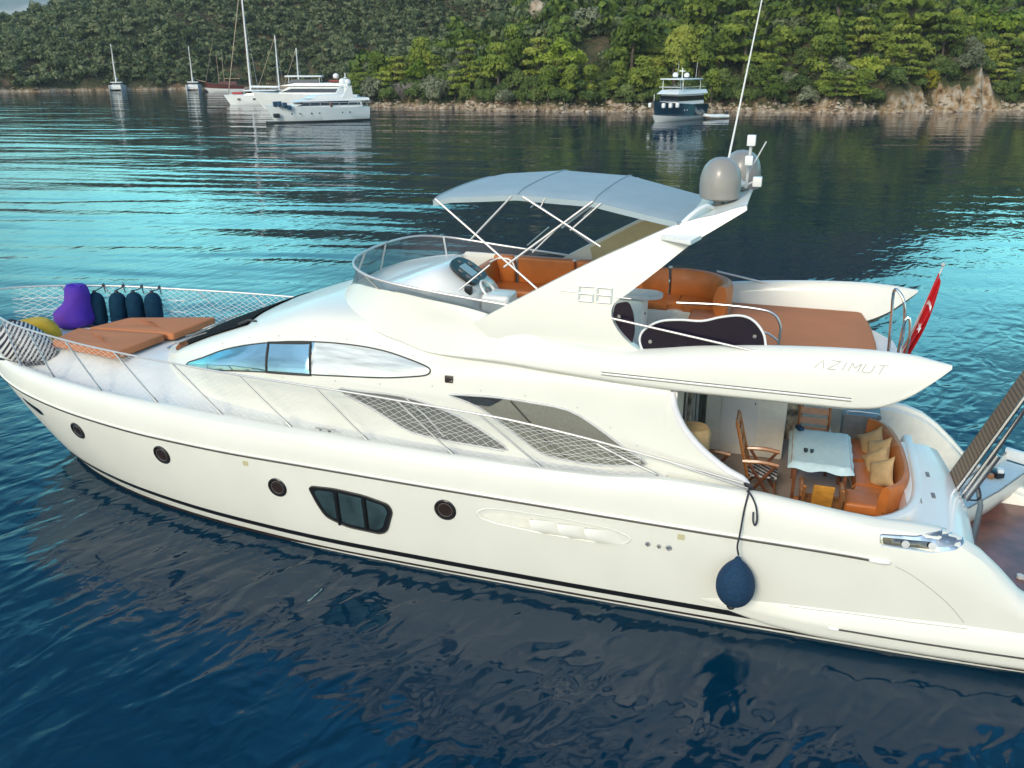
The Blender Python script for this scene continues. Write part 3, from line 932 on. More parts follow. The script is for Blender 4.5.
# ---- hull -------------------------------------------------------
WL = ([0.2, 3, 7.5, 11, 13.2, 15.4, 17.4, 18.3, 18.8, 19.0], [2.25, 2.40, 2.43, 2.40, 2.24, 1.88, 1.22, 0.72, 0.28, 0.0])
RB = ([0.2, 3.3, 8.8, 12.8, 14.8, 16.6, 18.2, 19.2, 19.9, 20.3, 20.45], [2.32, 2.56, 2.63, 2.58, 2.42, 2.15, 1.78, 1.36, 0.86, 0.36, 0.0])
RBZ = ([0.2, 1.0, 1.8, 2.6, 3.3, 5.7, 8.8, 12.8, 14.8, 16.6, 18.3, 20.45], [0.42, 0.62, 0.98, 1.32, 1.47, 1.53, 1.585, 1.63, 1.635, 1.68, 1.80, 2.0])
TP = ([0.2, 1.5, 2.4, 3.4, 5.1, 8, 9.4, 10.9, 12.1, 13.5, 14.9, 16.2, 17.5, 18.5, 19.4, 20.0, 20.4, 20.55], [2.08, 2.17, 2.26, 2.34, 2.40, 2.47, 2.45, 2.41, 2.38, 2.31, 2.20, 2.05, 1.80, 1.55, 1.14, 0.72, 0.30, 0.0])
TPZ = ([0.2, 0.8, 1.5, 2.0, 2.4, 2.85, 3.4, 4.4, 5.1, 6.3, 7.2, 8, 9.4, 10.9, 13.5, 16.2, 18.5, 20.55], [0.62, 0.78, 1.10, 1.58, 1.86, 1.97, 1.98, 2.08, 2.16, 2.20, 2.13, 2.12, 2.12, 2.14, 2.19, 2.20, 2.26, 2.40])
NS = 90
def hull_rails():
    T = np.concatenate([np.linspace(0, 0.8, 60)[:-1], 0.8 + 0.2 * np.sin(np.linspace(0, math.pi / 2, 31))])
    def rail(uend, vf, zf):
        u = 0.2 + (uend - 0.2) * T
        return np.stack([u, vf(u), zf(u)], 1)
    wl = lambda u: pchip(*WL, u)
    rb = lambda u: pchip(*RB, u)
    tp = lambda u: pchip(*TP, u)
    rz = lambda u: pchip(*RBZ, u)
    tz = lambda u: pchip(*TPZ, u)
    q = lambda u, uend: u * 1.0
    rails = []
    s = lambda ue, base: (lambda u: (u - 0.2) * (base - 0.2) / (ue - 0.2) + 0.2)
    # rails that end at their own point of the stem
    e0 = s(18.2, 19.0); rails.append(rail(18.2, lambda u: wl(e0(u)) * 0.55, lambda u: u * 0 - 0.8))
    e1 = s(18.75, 19.0); rails.append(rail(18.75, lambda u: wl(e1(u)) * 0.95, lambda u: u * 0 - 0.28))
    rails.append(rail(19.0, wl, lambda u: u * 0.0))
    for fr, fv in ((0.16, 0.30), (0.36, 0.53), (0.58, 0.74), (0.80, 0.90)):
        ue = lerp(19.0, 20.45, fr ** 0.9)
        f1 = s(ue, 19.0); f2 = s(ue, 20.45)
        rails.append(rail(ue, (lambda u, f1=f1, f2=f2, fv=fv: lerp(wl(f1(u)), rb(f2(u)), fv)), (lambda u, f2=f2, fr=fr: rz(f2(u)) * fr)))
    rails.append(rail(20.45, rb, rz))
    for fr in (0.10, 0.35, 0.65, 0.87):
        ue = lerp(20.45, 20.55, fr)
        f2 = s(ue, 20.45); f3 = s(ue, 20.55)
        bulge = {0.10: 0.0, 0.35: 0.05, 0.65: 0.20, 0.87: 0.46}[fr]
        rails.append(rail(ue, (lambda u, f2=f2, f3=f3, b=bulge: lerp(rb(f2(u)), tp(f3(u)) + 0.03, b + 0.0)), (lambda u, f2=f2, f3=f3, fr=fr: lerp(rz(f2(u)), tz(f3(u)), fr))))
    rails.append(rail(20.55, lambda u: np.maximum(tp(u) + 0.05, 0), lambda u: tz(u) - 0.012))
    rails.append(rail(20.55, tp, tz))
    f4 = s(20.5, 20.55)
    rails.append(rail(20.5, lambda u: np.maximum(tp(f4(u)) - 0.07, 0), lambda u: tz(f4(u)) - 0.015))
    rails.append(rail(20.48, lambda u: np.maximum(tp(f4(u)) - 0.09, 0), lambda u: tz(f4(u)) - 0.085))
    for r_ in rails: r_[-1, 1] = 0
    return rails
RAILS = hull_rails()
def rail_rows(rails, side=1):
    return [[(p[0], p[1] * side, p[2]) for p in r_] for r_ in rails]
hull_mb = MB().grid(rail_rows(RAILS)).grid(rail_rows(RAILS, -1))
# the after end is closed below the platform
aft = [tuple(r_[0]) for r_ in RAILS]
hull_mb.add(aft + [(p[0], -p[1], p[2]) for p in reversed(aft)], [tuple(range(2 * len(aft)))])
hull = hull_mb.build("hull", M['gel'], yacht, angle=32)
port_bvh = MB().grid(rail_rows(RAILS))
HULL = BVHTree.FromPolygons([Vector(p) for p in port_bvh.v], port_bvh.f)

# antifouling and the two boot stripes, following the hull a few mm proud of it
def hull_band(name, z0f, z1f, m, u0, u1, off=0.004, n=110, sides=(1, -1)):
    mb = MB()
    for sd in sides:
        rows = [[], [], []]
        for i in range(n + 1):
            u = lerp(u0, u1, i / n)
            for k, t in enumerate((0, 0.5, 1)):
                z = lerp(z0f(u), z1f(u), t)
                p = surf(HULL, u, z, off)
                rows[k].append((p.x, p.y * sd, p.z))
        mb.grid(rows)
    return mb.build(name, m, yacht, recalc=False)
zs = lambda u: float(pchip([0.2, 6, 14, 17, 19.4], [0.17, 0.17, 0.20, 0.27, 0.42], u))
hull_band("boot_stripe", lambda u: zs(u), lambda u: zs(u) + 0.095, M['black'], 4.45, 19.05)
hull_band("antifouling", lambda u: -0.2, lambda u: 0.075, M['antifoul'], 0.25, 18.7)

# rubbing strake: a moulded ledge with a dark insert
for sd in (1, -1):
    pts = []; 
    for i in range(120):
        u = lerp(3.35, 20.2, i / 119)
        z = float(pchip(*RBZ, u))
        p = surf(HULL, u, z, 0.0)
        pts.append((p.x, p.y * sd, p.z))
    if sd == 1:
        strake = MB().tube([(a, b + 0.004, c + 0.028) for a, b, c in pts], 0.022, 6)
        ins = MB().tube([(a, b + 0.006, c - 0.008) for a, b, c in pts], 0.0155, 6)
    else:
        strake.tube([(a, b - 0.004, c + 0.028) for a, b, c in pts], 0.022, 6)
        ins.tube([(a, b - 0.006, c - 0.008) for a, b, c in pts], 0.0155, 6)
st = strake.build("rubbing_strake", M['gel'], yacht)
ins.build("dark_insert", M['rubber'], st)
mb = MB()
mb.lathe([(0.0, -0.16), (0.03, -0.12), (0.04, 0.0), (0.03, 0.1), (0.0, 0.14)], c=tuple(surf(HULL, 3.36, 1.475, 0.01)), n=10, axis='X')
mb.build("strake_end", M['white'], st)

# moulded fairing along the after topsides
def fairing():
    top = [(5.62, 0.40), (5.3, 0.46), (4.9, 0.51), (3.6, 0.59), (2.1, 0.66), (1.0, 0.66), (0.3, 0.6)]
    bot = [(5.6, 0.37), (5.2, 0.26), (4.5, 0.11), (3.6, 0.07), (2.1, 0.07), (1.0, 0.08), (0.3, 0.09)]
    tu = [p[0] for p in top]; bu = [p[0] for p in bot]
    rows = []
    for i in range(61):
        t = i / 60
        u = lerp(5.61, 0.3, t)
        zt = float(pchip(tu, [p[1] for p in top], u)); zb = float(pchip(bu, [p[1] for p in bot], u))
        amp = 0.11 * min(1, t * 3.5)
        row = []
        for k in range(13):
            s_ = k / 12
            z = lerp(zt, zb, s_)
            o = amp * (min(1, s_ / 0.42) ** 0.8) * (1 if s_ < 0.8 else math.sqrt(max(0, 1 - ((s_ - 0.8) / 0.2) ** 2)))
            p = surf(HULL, u, z, 0.0)
            row.append((p.x, p.y + o + 0.002, p.z))
        rows.append(row)
    return rows
fr_rows = fairing()
fr_mb = MB().grid(fr_rows)
fr_o = fr_mb.build("side_fairing", M['gel'], yacht, angle=50)
MB().grid([[(a, -b, c) for a, b, c in row] for row in fr_rows]).build("side_fairing", M['gel'], yacht, angle=50)
FB = BVHTree.FromPolygons([Vector(p) for p in fr_mb.v], fr_mb.f)
pts = [tuple(surf(FB, u, 0.335 + 0.0 * u, 0.004)) for u in np.linspace(3.75, 0.35, 40)]
MB().tube(pts, 0.014, 6).build("rubber_strip", M['rubber'], fr_o)
pts2 = [tuple(surf(FB, u, z, 0.004)) for u, z in [(4.4, 0.525), (4.0, 0.545), (3.6, 0.57), (2.8, 0.60), (2.15, 0.625)]]
MB().tube(pts2, 0.004, 5).build("panel_joint", M['seam'], fr_o)
MB().lathe([(0.0, -0.09), (0.022, -0.07), (0.028, 0.0), (0.02, 0.05), (0, 0.07)], c=tuple(surf(FB, 3.80, 0.337, 0.008)), n=8, axis='X').build("strip_end", M['white'], fr_o)
# the joint of the stern panel
jp = [tuple(surf(HULL, p.x, p.y, 0.003)) for p in smooth_path([(3.15, 1.43, 0), (2.95, 1.34, 0), (2.65, 1.14, 0), (2.4, 0.93, 0), (2.2, 0.70, 0)], 5)]
MB().tube(jp, 0.004, 5).build("stern_joint", M['seam'], yacht)

# ---- hull openings ---------------------------------------------
def normal_at(bvh, u, z):
    h = bvh.ray_cast(Vector((u, 6, z)), Vector((0, -1, 0)))
    if h[0] is None: h = bvh.find_nearest(Vector((u, 2, z)))
    nn = h[1]
    return h[0], (nn if nn.y > 0 else -nn)
def porthole(u, z, r, squash=1.0):
    p, n_ = normal_at(HULL, u, z)
    rot = n_.to_track_quat('Z', 'Y').to_matrix()
    f = MB().lathe([(r * 1.16, -0.02), (r * 1.16, 0.010), (r * 1.08, 0.020), (r * 0.96, 0.018), (r * 0.92, 0.004), (r * 0.9, -0.02)], c=tuple(p), n=32, rot=rot)
    fo = f.build("porthole", M['black'], yacht)
    g = MB().lathe([(0.0, 0.0035), (r * 0.93, 0.0035), (r * 0.93, -0.02), (0, -0.02)], c=tuple(p), n=32, rot=rot)
    g.build("pane", M['brownglass'], fo)
    MB().lathe([(r * 0.72, 0.0), (r * 0.73, 0.008), (r * 0.75, 0.008), (r * 0.76, 0.0)], c=tuple(p), n=32, rot=rot).build("inner_ring", M['grey'], fo)
for u, z, r_ in ((9.50, 1.24, 0.155), (12.47, 1.13, 0.15), (14.83, 1.30, 0.155), (16.95, 1.32, 0.15)):
    porthole(u, z, r_)
# hawse slot near the bow
sl = round_poly([(18.62, 1.63), (18.0, 1.50), (17.95, 1.39), (18.1, 1.37), (18.55, 1.52)], 0.08)
h_o = decal(sl, HULL, 0.006, 0.06).build("hawse_slot", M['chrome'], yacht)
decal([(lerp(18.28, a, 0.78), lerp(1.5, b, 0.72)) for a, b in sl], HULL, 0.012, 0.06).build("slot_hole", M['black'], h_o)
# the large three-light hull window
hw = [(11.86, 1.225), (11.80, 1.275), (11.40, 1.30), (10.88, 1.265), (10.46, 1.175), (10.40, 1.05), (10.53, 0.66), (10.66, 0.575), (11.24, 0.595), (11.62, 0.72), (11.75, 0.95)]
hw = round_poly(hw, 0.1)
hwc = (11.13, 0.95)
hw_o = decal(hw, HULL, 0.010, 0.07).build("hull_window", M['black'], yacht)
inner = [(lerp(hwc[0], a, 0.88), lerp(hwc[1], b, 0.82)) for a, b in hw]
def clip_u(poly, lo, hi):
    def cut(P, c, sgn):
        out = []
        for i in range(len(P)):
            a, b = P[i - 1], P[i]
            ia, ib = (a[0] - c) * sgn >= 0, (b[0] - c) * sgn >= 0
            if ia != ib:
                t = (c - a[0]) / (b[0] - a[0]); out.append((c, lerp(a[1], b[1], t)))
            if ib: out.append(b)
        return out
    return cut(cut(poly, lo, 1), hi, -1)
for lo, hi in ((11.42, 12.1), (10.93, 11.33), (10.3, 10.84)):
    decal(clip_u(inner, lo, hi), HULL, 0.016, 0.07).build("pane", M['sea_reflection'], hw_o)
mb = MB()
for lo in (11.375, 10.885):
    for k in (0,):
        pts = [tuple(surf(HULL, lo + 0.02 * (0.95 - z), z, 0.016)) for z in np.linspace(0.62, 1.25, 8)]
        mb.tube(pts, 0.028, 6)
mb.build("mullion", M['black'], hw_o)
rim = [tuple(surf(HULL, a, b, 0.012)) for a, b in hw]
MB().tube(rim, 0.013, 6, closed=True).build("rim", M['rubber'], hw_o)
# sculpted engine-air intake: a recess with three scalloped louvres
def intake():
    root = None
    ctr = (7.82, 1.245)
    out = round_poly([(9.02, 1.27), (8.92, 1.37), (8.60, 1.42), (7.6, 1.415), (6.85, 1.36), (6.60, 1.25), (6.70, 1.13), (7.1, 1.08), (8.0, 1.09), (8.75, 1.14), (8.98, 1.2)], 0.12, 3)
    n = len(out)
    rows = []
    prof = [(1.0, 0.003), (0.985, 0.011), (0.965, 0.009), (0.95, 0.003)]
    for k, o in prof:
        row = []
        for a, b in out + [out[0]]:
            p = surf(HULL, lerp(ctr[0], a, k), lerp(ctr[1], b, k - (1 - k) * 1.5), o)
            row.append(tuple(p))
        rows.append(row)
    lip = MB().grid(rows).build("air_intake", M['gel'], yacht)
    # the hollow forward of the louvres: a shaded scoop, its floor sinking into the topsides aft
    hol = round_poly([(8.90, 1.28), (8.70, 1.355), (8.35, 1.36), (8.02, 1.34), (7.86, 1.16), (8.2, 1.15), (8.7, 1.19)], 0.05, 3)
    for i, (u0, w) in enumerate(((8.04, 0.52), (7.62, 0.50), (7.22, 0.46))):
        # each louvre stands proud at its forward edge and falls back to the hull aft
        rows = []
        for s_ in np.linspace(0, 1, 9):
            row = []
            for t in np.linspace(0, 1, 7):
                z = lerp(1.135 - 0.006 * i, 1.345 - 0.004 * i, t)
                u = u0 + 0.10 * (t - 0.5) * 2 - w * s_ + 0.05 * math.sin(t * math.pi)
                o = 0.10 * (1 - s_) ** 1.2 * (0.35 + 0.65 * math.sin(math.pi * (0.12 + 0.8 * (1 - t)))) + 0.003
                row.append(tuple(surf(HULL, u, z, o)))
            rows.append(row)
        rows.insert(0, [tuple(surf(HULL, p[0] - 0.03, p[2], 0.002)) for p in rows[0]])
        MB().grid(rows).build("louvre", M['gel'], lip, angle=50)
    rows = []
    for s_ in np.linspace(0, 1, 12):
        row = []
        for t in np.linspace(0, 1, 8):
            u = lerp(8.88, 8.02, s_); hz = 0.105 * min(1, math.sqrt(max(0.02, s_ * 2.2)))
            z = 1.255 - 0.01 * s_ + hz * (t * 2 - 1) * 0.95
            o = 0.003 + 0.0 * t
            row.append(tuple(surf(HULL, u, z, o)))
        rows.append(row)
    MB().grid(rows).build("scoop_floor", M['cream_in'], lip)
intake()
for u, z, r_ in ((6.40, 1.205, 0.035), (6.24, 1.195, 0.028), (6.10, 1.195, 0.042)):
    p, n_ = normal_at(HULL, u, z)
    MB().lathe([(r_, 0.0), (r_, 0.02), (r_ * 0.7, 0.035), (r_ * 0.45, 0.02), (0, 0.018)], c=tuple(p), n=14, rot=n_.to_track_quat('Z', 'Y').to_matrix()).build("outlet", M['steel'], yacht)
for u, z in ((5.94, 1.40), (13.02, 1.49)):
    decal([(u - 0.05, z - 0.045), (u + 0.05, z - 0.045), (u + 0.05, z + 0.045), (u - 0.05, z + 0.045)], HULL, 0.005, 0.2).build("small_plate", M['gold'], yacht)
# chromed fairlead recess in the quarter
qw = round_poly([(3.39, 1.84), (2.97, 1.865), (2.62, 1.93), (2.40, 1.88), (2.36, 1.81), (2.48, 1.74), (2.76, 1.685), (3.37, 1.70)], 0.03, 3)
q_o = decal(qw, HULL, 0.006, 0.06).build("fairlead_recess", M['lens'], yacht)
decal(round_poly([(3.36, 1.81), (2.78, 1.82), (2.72, 1.73), (3.34, 1.72)], 0.03), HULL, 0.010, 0.06).build("dark_slot", M['dglass'], q_o)
for u in (3.08, 2.76):
    p, n_ = normal_at(HULL, u, 1.77)
    MB().lathe([(0.035, 0.0), (0.02, 0.02), (0.02, 0.05), (0.05, 0.06), (0.05, 0.075), (0, 0.08)], c=tuple(p - n_ * 0.02), n=12, rot=n_.to_track_quat('Z', 'Y').to_matrix()).build("bollard", M['lgrey'], q_o)
MB().tube([tuple(surf(HULL, a, b, 0.006)) for a, b in qw], 0.008, 6, closed=True).build("rim", M['chrome'], q_o)
decal(round_poly([(2.72, 1.83), (2.60, 1.885), (2.45, 1.85), (2.5, 1.78), (2.68, 1.76)], 0.02), HULL, 0.012, 0.06).build("plate", M['steel'], q_o)

# ---- deck -------------------------------------------------------
def deck_z(u, v):
    e = float(pchip(*TPZ, u)) - 0.085
    w = max(0.05, float(pchip(*TP, u)) - 0.09)
    rise = float(pchip([10, 13, 15, 16.5, 18.3, 19.4, 20.4], [0.10, 0.2, 0.34, 0.36, 0.24, 0.08, 0.0], u))
    x = min(1, abs(v) / w)
    s_ = 1 - max(0, min(1, (x - 0.45) / 0.5))
    s_ = s_ * s_ * (3 - 2 * s_)
    return e + rise * s_
rows = []
for u in np.concatenate([np.linspace(6.25, 18.5, 60), np.linspace(18.6, 20.46, 16)]):
    w = max(0.0, float(pchip(*TP, min(20.55, u * 1.0024))) - 0.088)
    rows.append([(u, w * k, deck_z(u, w * k)) for k in np.linspace(-1, 1, 33)])
MB().grid(rows).build("deck", M['deck'], yacht)

# cockpit: liner walls, sole, transom, swim platform
SOLE = 1.15
def top_in(u): return float(pchip(*TP, u)) - 0.09, float(pchip(*TPZ, u)) - 0.085
mb = MB()
for sd in (1, -1):
    rows = [[], [], []]
    for u in np.linspace(0.25, 6.26, 50):
        w, z = top_in(u)
        fl = float(pchip([0.2, 1.9, 2.3, 2.6, 6.3], [0.47, 0.47, 1.1, SOLE, SOLE], u))
        rows[0].append((u, sd * w, z)); rows[1].append((u, sd * (w - 0.12), z - 0.02)); rows[2].append((u, sd * (w - 0.17), min(fl, z - 0.05)))
    mb.grid(rows)
mb.build("cockpit_liner", M['cream_in'], yacht)
MB().box((4.42, 0, SOLE - 0.03), (3.9, 4.7, 0.06)).build("cockpit_sole", M['teak'], yacht)
# transom: rounded block behind the settee, falling to the platform, open to starboard for the steps
rows = []
tr = [(3.02, SOLE), (3.02, 1.72), (2.98, 1.86), (2.86, 1.91), (2.55, 1.90), (2.36, 1.84), (2.20, 1.62), (2.06, 1.2), (1.98, 0.8), (1.96, 0.44)]
for v in np.linspace(-0.62, 2.28, 24):
    k = 1 - max(0, (abs(v - 0.8) - 1.0)) * 0.06
    bow = 0.10 * (1 - ((v - 0.8) / 1.5) ** 2)
    rows.append([(a - (bow if a < 2.9 else 0), v, b) for a, b in tr])
tm = MB().grid(rows)
for v in (-0.62,):
    tm.add([(a - (0.0 if a > 2.9 else 0.0), v, b) for a, b in tr], [tuple(range(len(tr)))])
t_o = tm.build("transom", M['white'], yacht, angle=45)
for v, u in ((0.55, 2.62), (1.25, 2.62)):
    MB().box((u, v, 1.909), (0.05, 0.16, 0.012)).build("hatch_catch", M['grey'], t_o)
MB().box((2.80, 0.9, 1.908), (0.02, 1.3, 0.006)).build("hatch_joint", M['seam'], t_o)
# the worn lettering on the sloping face: separate dark strokes
mb = MB()
random.seed(4)
for i in range(9):
    v = 0.15 + i * 0.13
    mb.box((2.30 - 0.09 - 0.0, v, 1.72), (0.012, 0.075, 0.11), rot=(0, R(-35), 0))
mb.build("transom_lettering", M['lgrey'], t_o)
MB().box((0.55, 0, 0.43), (2.9, 4.2, 0.08), r=0.03).build("swim_platform", M['gel'], yacht)
MB().box((0.56, 0, 0.476), (2.7, 3.9, 0.012)).build("platform_planking", M['wetteak'], yacht)
# steps to starboard
for k in range(3):
    MB().box((2.75 - k * 0.32, -1.35, 1.02 - k * 0.22), (0.36, 1.25, 0.24), r=0.03).build("step", M['white'], yacht)
# ---- deckhouse --------------------------------------------------
HS = [  # u : six points from the side deck up to the centre line
 (15.95, [(0.50, 2.42), (0.48, 2.50), (0.44, 2.53), (0.38, 2.55), (0.20, 2.57), (0, 2.57)]),
 (15.55, [(1.05, 2.28), (1.02, 2.46), (0.94, 2.56), (0.86, 2.63), (0.45, 2.70), (0, 2.71)]),
 (15.10, [(1.38, 2.20), (1.33, 2.52), (1.22, 2.67), (1.10, 2.80), (0.55, 2.90), (0, 2.92)]),
 (14.60, [(1.58, 2.12), (1.53, 2.62), (1.40, 2.82), (1.24, 3.00), (0.62, 3.10), (0, 3.12)]),
 (14.00, [(1.74, 2.08), (1.70, 2.73), (1.53, 3.00), (1.34, 3.22), (0.70, 3.33), (0, 3.35)]),
 (13.20, [(1.86, 2.04), (1.82, 2.82), (1.61, 3.23), (1.40, 3.50), (0.80, 3.63), (0, 3.65)]),
 (12.20, [(1.95, 2.02), (1.91, 2.87), (1.65, 3.38), (1.46, 3.74), (0.90, 3.90), (0, 3.93)]),
 (11.40, [(2.00, 2.00), (1.95, 2.92), (1.70, 3.41), (1.52, 3.80), (0.90, 3.95), (0, 3.97)]),
 (10.90, [(2.02, 2.00), (1.97, 2.97), (1.73, 3.42), (1.56, 3.80), (1.40, 3.60), (0, 3.50)]),
 (10.00, [(2.06, 2.00), (2.00, 3.08), (1.82, 3.40), (1.66, 3.72), (1.40, 3.45), (0, 3.40)]),
 (9.00, [(2.09, 2.00), (2.04, 3.10), (1.95, 3.38), (1.85, 3.50), (1.40, 3.42), (0, 3.38)]),
 (7.70, [(2.12, 2.00), (2.08, 3.10), (2.02, 3.38), (1.90, 3.46), (1.40, 3.42), (0, 3.38)]),
 (6.30, [(2.16, 2.00), (2.12, 3.10), (2.06, 3.38), (1.92, 3.44), (1.40, 3.40), (0, 3.38)]),
]
def section_loft(S, ulist, sub=5, power=1):
    us = [s[0] for s in S]; K = len(S[0][1])
    rows = []
    for u in ulist:
        pts = [(float(pchip(us, [s[1][k][0] for s in S], u)), float(pchip(us, [s[1][k][1] for s in S], u))) for k in range(K)]
        sm = smooth_path([(a, b, 0) for a, b in pts], sub)
        rows.append([(u, p.x, p.y) for p in sm])
    return rows
HU = list(np.concatenate([np.linspace(6.3, 14, 78), np.linspace(14.06, 15.95, 34)]))
hrows = section_loft(HS, HU)
house_mb = MB().grid(hrows)
house_mb.mirror()
house = house_mb.build("deckhouse", M['gel'], yacht, angle=45)
hp = MB().grid(hrows)
HOUSE = BVHTree.FromPolygons([Vector(p) for p in hp.v], hp.f)
FULLHOUSE = BVHTree.FromPolygons([Vector(p) for p in house_mb.v], house_mb.f)

# side wing that runs down and aft beside the cockpit, a thick plate with a scooped after edge
wing = [(6.30, 3.42), (6.25, 3.25), (6.20, 3.08), (6.06, 2.83), (5.80, 2.56), (5.46, 2.32), (5.22, 2.21), (5.14, 2.13), (5.12, 2.03)]
wing = [(p.x, p.y) for p in smooth_path([(a, b, 0) for a, b in wing[:8]], 4)] + [(5.12, 2.03), (6.32, 2.02), (6.34, 3.42)]
def wingv(u, z): return float(pchip([2.0, 3.1, 3.38, 3.5], [2.162, 2.122, 2.062, 2.03], z)) + 0.004 + 0.05 * max(0, 6.3 - u)
for sd in (1, -1):
    vv, ff = fill2d(wing, 0.16)
    a = [(u, sd * wingv(u, z), z) for u, z in vv]
    b = [(u, sd * (wingv(u, z) - 0.11), z) for u, z in vv]
    n = len(vv)
    MB().add(a + b, [f for f in ff] + [tuple(i + n for i in reversed(f)) for f in ff] + [(i, (i + 1) % len(wing), (i + 1) % len(wing) + n, i + n) for i in range(len(wing))]).build("cockpit_wing", M['gel'], yacht, angle=35)
# soft edge round the opening, lilac skylight painted into its colour
for sd in (1, -1):
    MB().tube([(u, sd * (wingv(u, z) - 0.05), z) for u, z in wing[2:29]], 0.056, 10).build("opening_edge", M['lilac'], yacht)

# ---- windows of the deckhouse -----------------------------------
def window(name, poly, m, step=0.08, frame=0.018, fm=None, parent=None, off=0.010):
    o = decal(poly, HOUSE, off, step).build(name, m, parent or yacht)
    rim = [tuple(surf(HOUSE, a, b, off)) for a, b in poly]
    MB().tube(rim, frame, 6, closed=True).build("frame", fm or M['black'], o)
    return o
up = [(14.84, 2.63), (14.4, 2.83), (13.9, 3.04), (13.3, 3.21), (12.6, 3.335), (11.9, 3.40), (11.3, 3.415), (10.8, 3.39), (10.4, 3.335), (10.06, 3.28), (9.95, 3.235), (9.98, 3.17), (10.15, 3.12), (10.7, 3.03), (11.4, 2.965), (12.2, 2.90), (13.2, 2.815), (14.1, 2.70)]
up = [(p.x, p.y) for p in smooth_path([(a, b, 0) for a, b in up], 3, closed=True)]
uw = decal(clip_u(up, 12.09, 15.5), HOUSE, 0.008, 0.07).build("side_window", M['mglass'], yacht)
decal(clip_u(up, 9.0, 12.09), HOUSE, 0.008, 0.05).build("reflection_pane", M['silver'], uw)  # after half of the window, with its cloud reflection painted on
MB().tube([tuple(surf(HOUSE, a, b, 0.008)) for a, b in up], 0.012, 6, closed=True).build("frame", M['rubber'], uw)
fr = [(12.92, 2.845), (12.98, 3.275), (12.16, 3.36), (12.06, 2.905)]
MB().tube([tuple(surf(HOUSE, lerp(fr[i][0], fr[(i + 1) % 4][0], k / 6), lerp(fr[i][1], fr[(i + 1) % 4][1], k / 6), 0.012)) for i in range(4) for k in range(6)], 0.022, 6, closed=True).build("sliding_pane_frame", M['rubber'], uw)
# the two lower saloon windows behind mesh covers
w2 = [(11.55, 2.74), (11.1, 2.765), (10.5, 2.78), (10.0, 2.72), (9.45, 2.565), (9.0, 2.36), (8.66, 2.14), (9.1, 2.13), (9.66, 2.145), (10.15, 2.18), (10.42, 2.25), (10.9, 2.48)]
w3 = [(9.62, 2.90), (9.2, 2.94), (8.80, 2.96), (8.3, 2.945), (7.73, 2.90), (7.3, 2.70), (6.9, 2.45), (6.55, 2.24), (6.9, 2.15), (7.42, 2.10), (7.85, 2.12), (8.12, 2.16), (8.5, 2.38), (8.97, 2.68), (9.3, 2.82)]
w2 = [(p.x, p.y) for p in smooth_path([(a, b, 0) for a, b in w2], 3, closed=True)]
w3 = [(p.x, p.y) for p in smooth_path([(a, b, 0) for a, b in w3], 3, closed=True)]
a_ = window("saloon_window", w2, M['mesh_cover'], fm=M['lgrey'])
b_ = window("saloon_window", w3, M['mesh_cover2'], fm=M['lgrey'])
tri = round_poly([(9.60, 2.895), (9.0, 2.955), (8.72, 2.955), (8.95, 2.80), (9.3, 2.80)], 0.04)
decal(tri, HOUSE, 0.016, 0.06).build("uncovered_glass", M['dglass'], b_)
MB().tube([tuple(surf(HOUSE, u, z, 0.016)) for u, z in ((8.62, 2.93), (8.3, 2.62), (8.0, 2.33), (7.75, 2.16))], 0.013, 6).build("window_bar", M['rubber'], b_)
MB().tube([tuple(surf(HOUSE, u, z, 0.014)) for u, z in ((10.35, 2.76), (10.0, 2.5), (9.7, 2.2))], 0.011, 6).build("window_bar", M['lgrey'], a_)
# speaker-like vent aft of the side window, and a row of press studs
p_ = surf(HOUSE, 9.62, 3.14, 0.01)
MB().box(tuple(p_), (0.13, 0.04, 0.11), r=0.01).build("side_light", M['brownglass'], yacht)
for u, z in ((14.0, 3.12), (13.4, 3.30), (12.8, 3.40), (12.1, 3.47), (11.5, 3.49), (10.9, 3.46), (10.3, 3.38), (12.6, 2.80), (11.6, 2.87), (10.8, 2.92), (9.9, 3.0), (9.1, 3.03), (8.4, 3.04), (7.6, 2.96), (7.1, 2.72), (6.7, 2.5)):
    q = surf(HOUSE, u, z, 0.004)
    MB().box(tuple(q), (0.020, 0.012, 0.020)).build("press_stud", M['lgrey'], house)

# windscreen: dark covered glass across the front, bounded by the pillars
def top_at(u, v):
    h = FULLHOUSE.ray_cast(Vector((u, v, 8)), Vector((0, 0, -1)))
    return h[0], h[1]
def wind_sheet(u0f, u1f, vf, off, nu=26, nv=34):
    rows = []
    for i in range(nu + 1):
        t = i / nu
        row = []
        for j in range(nv + 1):
            s_ = j / nv * 2 - 1
            w = vf(t)
            v = w * s_
            u = lerp(u0f(v), u1f(v), t)
            h, n_ = top_at(u, v)
            if h is None: h, n_ = Vector((u, v, 2.5)), Vector((0, 0, 1))
            if n_.z < 0: n_ = -n_
            row.append(tuple(h + n_ * off))
        rows.append(row)
    return MB().grid(rows)
lo = lambda v: 15.80 - 0.50 * (v / 1.2) ** 2 - 0.25 * abs(v / 1.2) ** 4
hi = lambda v: 13.75 - 0.12 * (v / 1.2) ** 2
ws_o = wind_sheet(lo, hi, lambda t: lerp(0.98, 1.22, t), 0.012).build("windscreen", M['brownglass'], yacht)
lo2 = lambda v: lo(v) - 0.28
wind_sheet(lo2, lambda v: hi(v) + 0.02, lambda t: lerp(1.04, 1.21, t), 0.03).build("mesh_cover", M['matteblack'], ws_o)
mb = MB()
for v0 in (-0.55, 0.1, 0.62):
    pts = []
    for t in np.linspace(0, 1, 8):
        u = lerp(lo(v0) + 0.02, lo(v0) - 0.95, t); v = v0 + 0.30 * t
        h, n_ = top_at(u, v)
        pts.append(tuple(h + Vector((0.02, 0, 0.06))))
    mb.tube(pts, 0.013, 6)
mb.build("wiper", M['grey'], ws_o)
h, n_ = top_at(13.55, 1.22)
